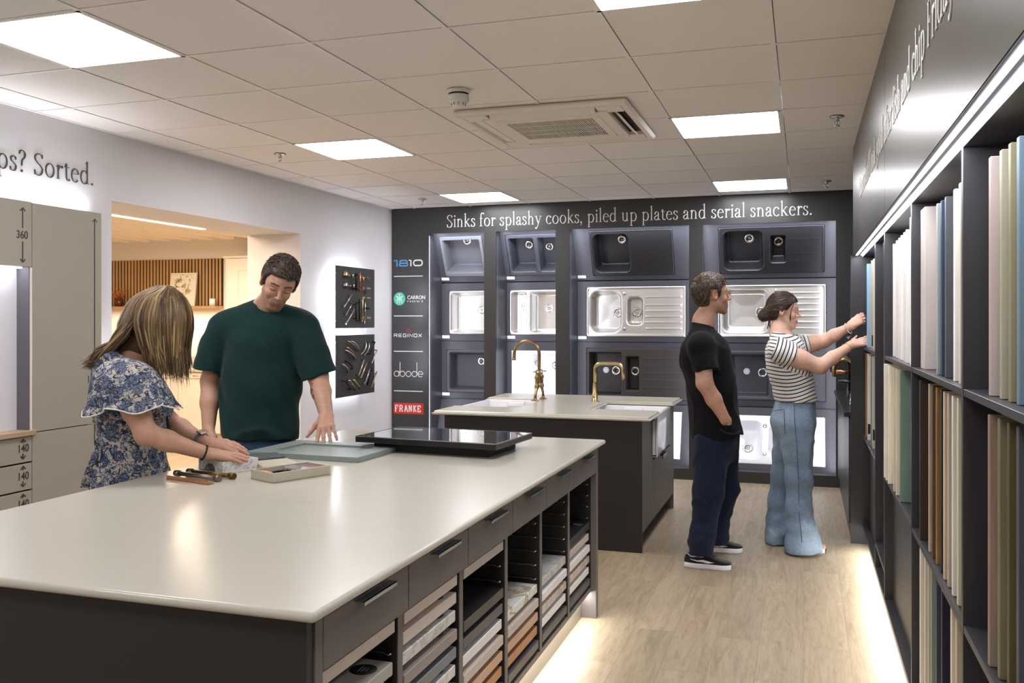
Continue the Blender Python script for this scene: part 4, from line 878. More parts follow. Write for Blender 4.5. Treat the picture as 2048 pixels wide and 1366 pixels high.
# cabinet handles by the block
t=thing('drawer_pull','flat copper edge handle lying nearest the viewer of three','handle',(-2.12,2.75,WT),'loose cabinet handles')
q=rect((-2.245,2.775),(1,-.27),0,0); b=MB(); qb(b,0,.235,0,.028,WT+.0005,WT+.004,.0008); qb(b,0,.235,0,.004,WT+.001,WT+.014,.001); b.build('plate',m_cop,t)
for (p0,p1,m,lab,n_) in(((-2.252,2.838),(-2.020,2.785),mat('nickel_bronze','8c8274',.35,1,var=.1),'knurled bronze-grey bar handle, middle of the three loose handles',0),((-2.232,2.885),(-1.998,2.842),mat('aged_brass','6e5c34',.38,1,var=.1),'knurled dark brass bar handle touching the marble block',1)):
    t=thing('drawer_pull',lab,'handle',((p0[0]+p1[0])/2,(p0[1]+p1[1])/2,WT),'loose cabinet handles'); a=Vector((*p0,WT+.012)); c=Vector((*p1,WT+.012)); d=(c-a).normalized()
    b=MB(); b.tube([a,c],.0085,14); b.build('bar',m,t)
    for e,s in((a,1),(c,-1)): b=MB(); b.tube([e-d*s*.002,e+d*s*.022],.0115,16); b.build('knurled_end',m,t)
    for e,s in((a,1),(c,-1)): f=e+d*s*.045; b=MB(); b.tube([f,f+Vector((-d.y,d.x,0))*.03],.007,12); b.build('post',m,t)
# ================================================================ left wall display of cabinet fronts
PX=-3.87; m_door=mat('stone_grey_door','a19b8d',.5,var=.015,vs=4); 
disp=thing('cabinet_display','tall stone-grey wall display of cabinet fronts with black dimension arrows','cabinet display',(-3.9,3.7,0))
def front(y0,y1,z0,z1,name,label,ar=None,txt=None,ty=None,tz=None):
    b=MB(); b.box(PX-.022,PX,y0,y1,z0,z1,.001); t=b.build(name,m_door,disp); t['label']=label
    FRt=lambda y,z:frame((PX+.0005,y,z),(0,1,0),(0,0,1),(1,0,0))
    for (y,za,zb,hd) in (ar or []):
        b=MB(); s=1 if zb>za else -1; b.box(PX,PX+.0012,y-.0035,y+.0035,min(za,zb),max(za,zb)); strokes(b,[[(-.016,-s*.016),(0,0),(.016,-s*.016)]],FRt(y,zb),.008); b.build('arrow',m_ink,t)
    if txt: b=MB(); sans(b,txt,FRt(ty,tz),.040,.0012,.01,.86); b.build('dimension_number',m_ink,t)
    return t
YD=3.735
front(YD+.002,4.228,.859-.0,2.069,'door','tall stone-grey cabinet door marked with a 1970 dimension line',[(4.174,1.17,2.030,0),(4.174,1.06,.862,0)],'1970',4.115,1.094)
front(YD+.002,4.228,.06,.854,'door','lower stone-grey cabinet door under the tall one',[(4.174,.853,.10,0)])
front(3.05,YD-.002,1.730,2.073,'flap_door','upper stone-grey flap door marked 360',[(3.674,1.93,2.035,0),(3.674,1.86,1.752,0)],'360',3.634,1.876)
for k,(z0,z1) in enumerate(((.723,.860),(.578,.718),(.433,.573),(.288,.428))):
    front(3.05,YD-.002,z0-.015,z1-.019,'drawer_front',f'stone-grey drawer front marked 140, {["top","second","third","lowest"][k]} of the stack',[(3.676,z1-.05,z1-.030,0),(3.676,z0+.032,z0+.004,0)],'140',3.640,z0+.040)
b=MB(); b.box(PX-.10,PX+.018,3.05,3.748,.845,.872,.002); b.build('oak_ledge',woodm('b09a7c',(1,.1,1),5,amp=.12),disp)
t=disp
b=MB(); b.box(-3.962,-3.956,3.05,3.73,.872,1.73); b.build('niche_back',mat('niche_white','eceaf0',.5,var=0),t)
b=MB(); b.box(-3.962,PX-.004,3.718,YD-.003,.872,1.729); b.build('niche_side',laminate('niche_grey','66646a',.45,.4,(2,2,2),.03),t)
b=MB(); b.box(PX-.020,PX-.001,YD-.012,YD+.0015,.872,1.728); b.build('edge_strip',mat('niche_edge','e8e0da',.5,var=0),t)
b=MB(); b.box(-3.93,-3.90,3.06,3.70,1.722,1.728); b.build('led_strip',m_led,t)
b=MB(); b.box(-3.965,-3.90,3.05,4.15,.08,.84); b.box(-3.965,-3.90,3.76,4.15,.84,2.0); b.box(-3.965,-3.90,3.05,4.15,1.80,2.0); b.build('support_frame',m_black,disp)
area('display_glow',(-3.935,3.65,2.075),(.03,1.1),2.6,(.93,.94,1),(R(180),0,0))
area('display_glow',(-3.935,4.235,1.3),(1.6,.03),1.5,(.93,.94,1),(R(90),0,R(0)))
# ================================================================ back-lit handle boards
HXb=-3.85; m_hb=mat('handle_board','3a3938',.5,var=.05)
def hboard(z0,z1,lab):
    t=thing('handle_board',lab,'display board',(HXb,7.31,z0),'back-lit handle boards')
    b=MB(); b.box(HXb-.012,HXb,6.95,7.676,z0,z1,.001); b.build('board',m_hb,t)
    b=MB(); b.box(-3.969,HXb-.013,7.02,7.60,z0+.07,z1-.07); b.build('stand_off_box',mat('standoff','dcdce8',.5,var=0),t)
    b=MB(); 
    for y in(7.005,7.607): b.box(-3.93,-3.91,y,y+.006,z0+.08,z1-.08)
    for z in(z0+.06,z1-.066): b.box(-3.93,-3.91,7.03,7.59,z,z+.006)
    b.build('led_strip',mat('led_soft','f2f4ff',.5,emit=22),t); return t
hbU=hboard(1.384,1.931,'upper dark board of small handles and knobs, glowing from behind'); hbL=hboard(.777,1.322,'lower dark board of slanted bow handles, glowing from behind')
m_nk=mat('nickel','a8a29a',.25,1,var=.03); m_st2=mat('satin_steel','c0bebb',.3,1,var=.03); m_bkm=mat('black_handle','161616',.35,.6,var=0)
def hy(px,py):  # board coordinates of a picture point
    r=(px-1024)/FPX; u=(HOR-py)/FPX; vx=math.cos(TH)*r-math.sin(TH); vy=math.sin(TH)*r+math.cos(TH); k=HXb/vx; return vy*k,EYE+u*k
def bar(p0,p1,m,lab,kind='bar',out=.032,r=.006):
    (y0,z0),(y1,z1)=hy(*p0),hy(*p1); n=9; a=Vector((HXb-.001,y0,z0)); c=Vector((HXb-.001,y1,z1)); d=(c-a); o=Vector((1,0,0)); b=MB()
    if kind=='bow': b.tube([a.lerp(c,i/n)+o*(out*math.sin(PI*i/n)**.6) for i in range(n+1)],r,10)
    elif kind=='d': b.tube([a,a+o*out,c+o*out,c],r,8)
    else:
        b.tube([a+o*out-d*.08,c+o*out+d*.08],r,10)
        for e in(a+d*.08,c-d*.08): b.tube([e,e+o*out],r*.8,8)
    t=b.build({'bow':'bow_handle','d':'square_handle','bar':'bar_handle'}[kind],m,hbU if (z0+z1)/2>1.36 else hbL); t['label']=lab; return t
def knob(p,m,lab,r=.017,cup=False):
    y,z=hy(*p); b=MB()
    if cup:
        vs=[];fs=[]
        for i in range(9):
            ph=PI*i/8
            for k in range(7):
                th=PI/2*k/6; vs.append((HXb+.030*math.sin(th),y-.045*math.cos(ph)*(1-.25*k/6),z+.045*math.sin(ph)*math.cos(th)))
        for i in range(8):
            for k in range(6): fs.append((i*7+k,(i+1)*7+k,(i+1)*7+k+1,i*7+k+1))
        b.add(vs,fs,True); o=b.build('cup_handle',m,hbU); so=o.modifiers.new('s','SOLIDIFY'); so.thickness=.002
    else:
        b.lathe([(.012,-.001),(.007,.004),(.006,.018),(r,.022),(r,.032),(r*.7,.038),(.001,.039)],(HXb,y,z),(1,0,0),16); o=b.build('knob',m,hbU)
    o['label']=lab; return o
knob((690,552),m_brass,'brass cup handle at the top left of the upper board',cup=True); knob((690,573),m_nk,'nickel cup handle below the brass cup',cup=True)
knob((700,552),m_nk,'nickel knob right of the brass cup'); knob((702,572),m_nk,'nickel knob right of the nickel cup')
bar((706,549),(706,580),m_bkm,'short black bar handle, upper board',r=.008); bar((714,547),(714,581),m_cop,'thick copper bar handle, upper board',r=.007); bar((717,548),(718,580),m_cop,'curved copper bow handle, upper board','bow',.055)
for y_,m,nm in((556,m_nk,'nickel'),(577,m_st2,'steel'),(596,m_brass,'brass'),(617,m_bkm,'black'),(636,m_brass,'bright brass')):
    y,z=hy(727,y_); b=MB(); b.lathe([(.016,-.001),(.016,.006),(.007,.010),(.007,.03)],(HXb,y,z),(1,0,0),14); b.box(HXb+.028,HXb+.046,y-.012,y+.06,z-.009,z+.009,.004,seg=2)
    o=b.build('knob',m,hbU); o['label']=f'long {nm} knob'
bar((698,588),(683,613),m_st2,'slanted steel handle, left of the upper board'); bar((700,603),(686,630),m_nk,'slanted nickel handle, left of the upper board'); bar((702,620),(687,646),m_st2,'lowest slanted steel handle of the upper board')
bar((706,607),(706,640),m_bkm,'long black bar handle, upper board'); bar((713,602),(713,645),m_bkm,'longer black bar handle, upper board'); bar((719,598),(719,640),m_brass,'long dull brass bar, upper board'); bar((724,606),(724,644),m_nk,'long nickel bar, upper board')
for p0,p1,m,k,l in(((694,682),(712,700),m_nk,'bow','upper left nickel bow'),((702,682),(717,702),m_st2,'bow','upper left steel bow'),((690,700),(710,718),m_st2,'bow','left steel bow'),((692,694),(710,716),m_cop,'bow','copper bow'),((730,683),(720,710),m_st2,'bow','wavy steel bow'),((736,684),(726,712),m_nk,'bow','second wavy nickel bow'),((744,684),(734,708),m_bkm,'d','black D'),((748,700),(738,726),m_st2,'d','slim steel D'),
    ((683,728),(695,745),m_st2,'bow','twisted steel bow'),((690,722),(703,738),m_bkm,'bow','small black bow'),((722,720),(712,750),m_st2,'d','straight steel'),((727,727),(716,755),m_brass,'d','square brass'),((733,740),(724,768),m_st2,'bar','lower steel bar'),((738,738),(729,768),m_bkm,'bar','lower black bar'),((747,745),(738,772),m_brass,'bar','thick gold bar'),
    ((684,762),(697,778),m_bkm,'d','bottom left black'),((693,761),(708,779),m_nk,'d','bottom left nickel'),((702,760),(717,776),m_brass,'d','bottom brass')):
    bar(p0,p1,m,l+' handle on the lower board',k,r=.0065)
# ================================================================ kitchen seen through the opening
KY=9.6; m_kw=mat('kitchen_wall','f4ece2',.6,var=.01); m_kc=mat('cream_cabinet','ecdfd1',.45,var=.01)
b=MB(); b.box(-9.7,IX,KY,KY+.1,0,2.62); st(b.build('wall_kitchen_back',m_kw,org=(-7,KY,0)))
b=MB(); b.box(-9.8,-9.7,-4.5,KY+.1,0,2.62); st(b.build('wall_kitchen_side',m_kw,org=(-9.7,5,0)))
b=MB(); b.box(-9.7,IX,3.2,3.3,0,2.62); st(b.build('wall_kitchen_front',m_kw,org=(-7,3.2,0)))
b=MB(); b.box(-9.7,IX,3.2,KY,2.46,2.5); st(b.build('ceiling_kitchen',m_kw,org=(-7,6,2.46)))
b=MB(); b.box(IX-.02,IX-.001,3.3,9.6,2.20,2.46); st(b.build('trim_2',m_kw,org=(IX,6,2.2)))
mb_=woodm('efe0c6',(1,.1,1),4,amp=.04)
for i in range(16):
    x=-4.85-i*.30; b=MB(); b.box(x-.02,x+.02,3.32,9.0,2.40,2.46); tag(b.build('ceiling_batten',mb_),f'{["nearest","second","third","fourth","fifth","sixth","seventh","eighth","ninth","tenth","eleventh","twelfth","thirteenth","fourteenth","fifteenth","last"][i]} pale timber batten under the kitchen ceiling, counted from the opening','batten','timber battens of the kitchen ceiling')
b=MB(); b.box(IX-.03,IX-.001,4.44,6.0,2.166,2.178); q=tag(b.build('led_line',m_ledw),'long warm light line at the inner edge of the opening','led light')
b=MB(); b.box(IX-.032,IX-.001,4.43,6.01,2.178,2.20); b.build('profile',m_kw,q)
t=thing('ceiling_downlight','square recessed double downlight between the kitchen battens','downlight',(-5.45,6.4,2.40))
b=MB(); b.box(-5.55,-5.35,6.2,6.6,2.392,2.400); b.build('frame',m_white,t); b=MB(); b.box(-5.52,-5.38,6.22,6.38,2.389,2.392); b.box(-5.52,-5.38,6.42,6.58,2.389,2.392); b.build('lamp',m_gun,t)
# slatted panel
t=thing('slatted_panel','oak slatted wall panel with dark gaps behind the shelf','wall panel',(-7.8,KY,1.64)); b=MB(); b.box(-9.2,-6.905,KY-.012,KY-.001,1.64,2.232); b.build('felt_backing',m_black,t)
mo=woodm('c39a68',(1,1,.06),5,amp=.15); xs_=[-6.925-i*.0495 for i in range(46)]; b=MB()
for x in xs_: b.box(x-.029,x,KY-.021,KY-.012,1.642,2.230)
o=b.build('slats',mo,t); o['kind']='stuff'
b=MB(); b.box(-9.2,-6.90,KY-.20,KY-.001,1.605,1.636,.002); tag(b.build('wall_shelf',mo),'long light oak shelf under the slatted panel','shelf')
# picture leaning on the shelf
def flower_mat():
    t=NT('flower_print'); v=t.co(); n=t.noise(v,14,4,.6,.6); k=t.ramp(n.outputs[0],[(.50,(0,0,0)),(.56,(1,1,1))]); g=t.n('ShaderNodeTexGradient',gradient_type='SPHERICAL'); m=t.n('ShaderNodeMapping'); m.inputs['Scale'].default_value=(6.2,1,5.0); m.inputs['Location'].default_value=(0,0,-1.35)
    tc=t.n('ShaderNodeTexCoord'); t.l(tc.outputs['Object'],m.inputs[0]); t.l(m.outputs[0],g.inputs[0]); mask=t.ramp(g.outputs[0],[(.02,(0,0,0)),(.3,(1,1,1))])
    n2=t.noise(v,40,2); c=t.ramp(n2.outputs[0],[(.42,lin('76795a')),(.5,lin('b9ae88')),(.6,lin('c9a96a'))]); t.col(t.mix(t.math('MULTIPLY',k,mask),lin('efe8d8'),c)); return t.m
t=thing('picture_frame','white framed flower print leaning on the oak shelf','picture',(-7.43,9.49,1.637))
def tilt(x0,x1,z0,z1,y0,y1,b): 
    M=Matrix.Translation((0,9.47,1.637))@Matrix.Rotation(R(-7),4,'X'); b.box(x0,x1,y0,y1,z0,z1,.001,M)
b=MB(); tilt(-7.62,-7.235,0,.02,-.01,.012,b); tilt(-7.62,-7.235,.40,.42,-.01,.012,b); tilt(-7.62,-7.60,.02,.40,-.01,.012,b); tilt(-7.255,-7.235,.02,.40,-.01,.012,b); b.build('frame',mat('white_frame','efe6d4',.5,var=0),t)
b=MB(); tilt(-7.60,-7.255,.02,.40,0,.004,b); b.build('print',flower_mat(),t)
# vase with dried leaves, tin, pot
t=thing('dried_arrangement','brown glass vase of dried leaves at the left end of the shelf','vase',(-8.42,9.5,1.636)); cc=(-8.42,9.5,1.636)
b=MB(); b.lathe([(.001,0),(.045,0),(.06,.03),(.055,.09),(.03,.11)],cc,n=20); b.build('vase',mat('amber_glass','5a2c10',.15,var=.2),t)
random.seed(3); b=MB()
for k in range(40):
    a=random.uniform(0,2*PI); e=random.uniform(.2,1.1); l=random.uniform(.08,.17); d=Vector((math.cos(a)*math.sin(e),math.sin(a)*math.sin(e)*.6,math.cos(e))); p=Vector(cc)+Vector((0,0,.09)); b.tube([p,p+d*l*.6,p+d*l],[.002,.012,.002],6,flat=.3)
b.build('dried_leaves',mat('dried_leaf','b0703a',.7,var=.3),t)
b=MB(); b.box(-8.15,-8.06,9.44,9.54,1.637,1.735,.003); t=thing('storage_tin','small orange-brown box with a white lid on the oak shelf','box',(-8.1,9.49,1.637)); b.build('body',mat('terracotta_box','b07040',.6,var=.05),t); b=MB(); b.box(-8.155,-8.055,9.435,9.545,1.735,1.755,.003); b.build('lid',m_kc,t)
b=MB(); b.lathe([(.001,0),(.038,0),(.036,.09),(.030,.092),(.030,.08),(.001,.078)],(-6.99,9.49,1.6365),n=24); tag(b.build('candle_pot',m_cer),'small white pot at the right end of the oak shelf','pot')
# base units and worktop
t=thing('base_cabinets','cream shaker base cabinets below the oak shelf','cabinet',(-8,9.3,0)); b=MB(); b.box(-9.69,-5.0,9.14,9.59,.10,.835); b.build('carcass',m_kc,t); b=MB(); b.box(-9.69,-5.0,9.2,9.59,0,.10); b.build('plinth',m_kc,t)
for i in range(7):
    x0=-9.6+i*.60; x1=x0+.594; b=MB()
    b.box(x0,x1,9.118,9.139,.11,.17);b.box(x0,x1,9.118,9.139,.76,.83);b.box(x0,x0+.07,9.118,9.139,.17,.76);b.box(x1-.07,x1,9.118,9.139,.17,.76);b.box(x0+.07,x1-.07,9.128,9.139,.17,.76); d=b.build('door',m_kc,t)
    b=MB(); b.tube([((x0+x1)/2-.07,9.118,.79),((x0+x1)/2-.07,9.09,.79),((x0+x1)/2+.07,9.09,.79),((x0+x1)/2+.07,9.118,.79)],.005,8); b.build('handle',m_brass,d)
b=MB(); b.box(-9.69,-5.0,9.095,9.59,.837,.87,.002); b.box(-9.69,-6.62,9.57,9.59,.87,1.0); tag(b.build('worktop',m_qz),'pale worktop with upstand along the kitchen wall','worktop')
t=thing('tall_cabinet','tall cream shaker cabinet right of the slatted panel','cabinet',(-5.8,9.4,.87)); b=MB(); b.box(-6.60,-5.0,9.22,9.59,.872,2.20); b.build('carcass',m_kc,t); b=MB(); b.box(-6.62,-5.0,9.19,9.59,2.20,2.225); b.build('cornice',m_kc,t)
for x0,x1 in((-6.585,-5.80),(-5.79,-5.01)):
    b=MB(); b.box(x0,x1,9.20,9.219,1.0,1.10);b.box(x0,x1,9.20,9.219,2.05,2.195);b.box(x0,x0+.17,9.20,9.219,1.10,2.05);b.box(x1-.17,x1,9.20,9.219,1.10,2.05);b.box(x0+.17,x1-.17,9.21,9.219,1.10,2.05); b.build('door',m_kc,t)
b=MB(); M=Matrix.Translation((-7.10,9.50,.872))@Matrix.Rotation(R(-8),4,'X')@Matrix.Rotation(R(4),4,'Y')
def bd(b):
    o=rr(-.115,.115,0,.40,.05,6)[:-1]; i_=rr(-.05,.05,.335,.370,.015,4)[:-1]
    b.prism(o,0,.018,M@Matrix.Rotation(R(90),4,'X'))
bd(b); t=thing('chopping_board','wooden chopping board with a slot handle leaning on the kitchen wall','chopping board',(-6.87,9.5,.872)); b.build('board',woodm('c08a4a',(1,1,.1),4,amp=.15),t)
b=MB(); b.prism(rr(-.05,.05,.335,.370,.015,4)[:-1],.0182,.0190,M@Matrix.Rotation(R(90),4,'X')); b.build('slot',mat('board_slot','efe2cc',.6,var=0),t)
# ================================================================ figures: smooth implicit surfaces turned into meshes
NV=lambda v:np.array(v,float)
CRT=NV((math.cos(TH),math.sin(TH),0)); CFW=NV((-math.sin(TH),math.cos(TH),0)); UPV=NV((0,0,1))
def PW(d0): return lambda px,py,dd=0.: NV((0,0,EYE))+CRT*((px-1024)/FPX*(d0+dd))+CFW*(d0+dd)+UPV*((HOR-py)/FPX*(d0+dd))
def unit(v): v=NV(v); return v/np.linalg.norm(v)
class SDF:
    def __init__(s): s.p=[]; s.post=None
    def rc(s,a,b,ra,rb,k=.02,flat=None,op='u',S=None): s.p.append(('rc',NV(a),NV(b),ra,rb,k,flat,op)); return s
    def chain(s,pts,rs,k=.02,flat=None):
        for i in range(len(pts)-1): s.rc(pts[i],pts[i+1],rs[i],rs[i+1],k,flat)
        return s
    def el(s,c,r,k=.02,axes=None,op='u'): s.p.append(('el',NV(c),NV(r),np.array(axes if axes is not None else np.eye(3),float),None,k,None,op)); return s
    def ball(s,c,r,k=.02,op='u'): return s.rc(c,NV(c)+NV((0,0,1e-4)),r,r,k,None,op)
    def __call__(s,P):
        D=np.full(len(P),1e3)
        for q in s.p:
            if q[0]=='rc':
                _,a,b,ra,rb,k,flat,op=q; ba=b-a; L=ba@ba; v=P-a
                if flat is not None:
                    n,f=flat; n=NV(n); t=np.clip((v@ba)/L,0,1); w=v-t[:,None]*ba; c=w@n; g=w+np.outer(c*(1/f-1),n); g2=g+np.outer((g@n)*(1/f-1),n)
                    m=np.linalg.norm(g,axis=1); d=m*(m-(ra+(rb-ra)*t))/np.maximum(np.linalg.norm(g2,axis=1),1e-9)
                else:
                    t=np.clip((v@ba)/L,0,1); d=np.linalg.norm(v-t[:,None]*ba,axis=1)-(ra+(rb-ra)*t)
            else:
                _,c,r,ax,_,k,_,op=q; v=(P-c)@ax.T; k0=np.linalg.norm(v/r,axis=1); k1=np.linalg.norm(v/(r*r),axis=1); d=k0*(k0-1)/np.maximum(k1,1e-9)
            if op=='u': h=np.maximum(k-np.abs(D-d),0)/k; D=np.minimum(D,d)-h*h*k*.25
            else: d=-d; h=np.maximum(k-np.abs(D-d),0)/k; D=np.maximum(D,d)+h*h*k*.25
        if s.post: D=s.post(P,D)
        return D
def nets(f,lo,hi,h,skip=None):
    lo=NV(lo);hi=NV(hi); n=np.ceil((hi-lo)/h).astype(int)+1; n=((n+3)//4)*4
    # coarse pass
    cn=n//4; ci=np.stack(np.meshgrid(*[np.arange(c) for c in cn],indexing='ij'),-1).reshape(-1,3)
    cc=lo+(ci*4+1.5)*h; dc=f(cc); act=np.abs(dc)<h*4*1.35; big=np.repeat(np.repeat(np.repeat(dc.reshape(cn),4,0),4,1),4,2).astype(np.float32)
    ai=ci[act]; off=np.stack(np.meshgrid(*[np.arange(4)]*3,indexing='ij'),-1).reshape(-1,3)
    fi=(ai[:,None,:]*4+off[None]).reshape(-1,3)
    out=np.empty(len(fi),np.float32)
    for i in range(0,len(fi),400000): out[i:i+400000]=f(lo+fi[i:i+400000]*h)
    big[fi[:,0],fi[:,1],fi[:,2]]=out
    s=big<0; nx,ny,nz=big.shape
    cnt=sum(s[a:nx-1+a,b:ny-1+b,c:nz-1+c].astype(np.int8) for a in(0,1) for b in(0,1) for c in(0,1))
    cell=(cnt>0)&(cnt<8)
    if skip is not None:
        cx=np.argwhere(cell); P=lo+(cx+.5)*h; k=skip(P); cx=cx[k]; cell[:]=False; cell[cx[:,0],cx[:,1],cx[:,2]]=True
    idx=np.argwhere(cell); vid=np.full(cell.shape,-1,np.int64); vid[idx[:,0],idx[:,1],idx[:,2]]=np.arange(len(idx))
    acc=np.zeros((len(idx),3)); num=np.zeros(len(idx))
    cor=[(a,b,c) for a in(0,1) for b in(0,1) for c in(0,1)]
    for a in cor:
        for ax in range(3):
            if a[ax]: continue
            b=list(a); b[ax]=1
            va=big[idx[:,0]+a[0],idx[:,1]+a[1],idx[:,2]+a[2]]; vb=big[idx[:,0]+b[0],idx[:,1]+b[1],idx[:,2]+b[2]]
            m=(va<0)!=(vb<0); t=np.where(m,va/np.where(m,va-vb,1),0); p=np.tile(NV(a),(len(idx),1)); p[:,ax]+=t
            acc[m]+=p[m]; num[m]+=1
    V=lo+(idx+acc/np.maximum(num,1)[:,None])*h
    F=[]
    for ax in range(3):
        o=[0,0,0]; o[ax]=1; a=s[:nx-o[0],:ny-o[1],:nz-o[2]]; b=s[o[0]:,o[1]:,o[2]:]; e=np.argwhere(a!=b)
        u,v=[(1,2),(2,0),(0,1)][ax]; e=e[(e[:,u]>0)&(e[:,v]>0)&(e[:,0]<nx-1)&(e[:,1]<ny-1)&(e[:,2]<nz-1)]
        def cv(du,dv):
            q=e.copy(); q[:,u]-=du; q[:,v]-=dv; return vid[q[:,0],q[:,1],q[:,2]]
        Q=np.stack([cv(0,0),cv(1,0),cv(1,1),cv(0,1)],1); sg=s[e[:,0],e[:,1],e[:,2]]
        Q[~sg]=Q[~sg][:,::-1]; F.append(Q[(Q>=0).all(1)])
    return V,np.concatenate(F)
def skinmesh(name,parts,m,parent,colf=None,attrs=None,smooth_it=1):
    """parts: list of (V,F); joined into one mesh object"""
    o0=np.array(_org(parent)); V=np.concatenate([p[0] for p in parts]); k=0; Fs=[]
    for v,f in parts: Fs.append(f+k); k+=len(v)
    F=np.concatenate(Fs); me=bpy.data.meshes.new(name)
    me.vertices.add(len(V)); me.vertices.foreach_set('co',(V-o0).astype(np.float32).ravel())
    me.loops.add(len(F)*4); me.loops.foreach_set('vertex_index',F.astype(np.int32).ravel())
    me.polygons.add(len(F)); me.polygons.foreach_set('loop_start',np.arange(0,len(F)*4,4,dtype=np.int32)); me.polygons.foreach_set('use_smooth',np.ones(len(F),bool))
    me.update(calc_edges=True); me.validate()
    if colf is not None:
        col=np.ones((len(V),4),np.float32); col[:,:3]=colf(V); at=me.color_attributes.new('Col','FLOAT_COLOR','POINT'); at.data.foreach_set('color',col.ravel())
    for kx,fn in (attrs or {}).items():
        at=me.attributes.new(kx,'FLOAT','POINT'); at.data.foreach_set('value',fn(V).astype(np.float32))
    me.materials.append(m); o=bpy.data.objects.new(name,me); C.objects.link(o); o.parent=parent; ORG[o.name]=Vector(o0); return o
def wob(P,freq,seed,n=7,stretch=(1,1,1)):
    rs=np.random.RandomState(seed); r=np.zeros(len(P)); 
    for i in range(n):
        d=rs.normal(size=3); d/=np.linalg.norm(d); r+=np.sin((P*NV(stretch))@d*freq*rs.uniform(.6,1.6)+rs.uniform(0,6.3)+1.3*np.sin(P@rs.normal(size=3)*freq*.4))
    return r/n
def ssteps(a,b,x): t=np.clip((x-a)/(b-a),0,1); return t*t*(3-2*t)
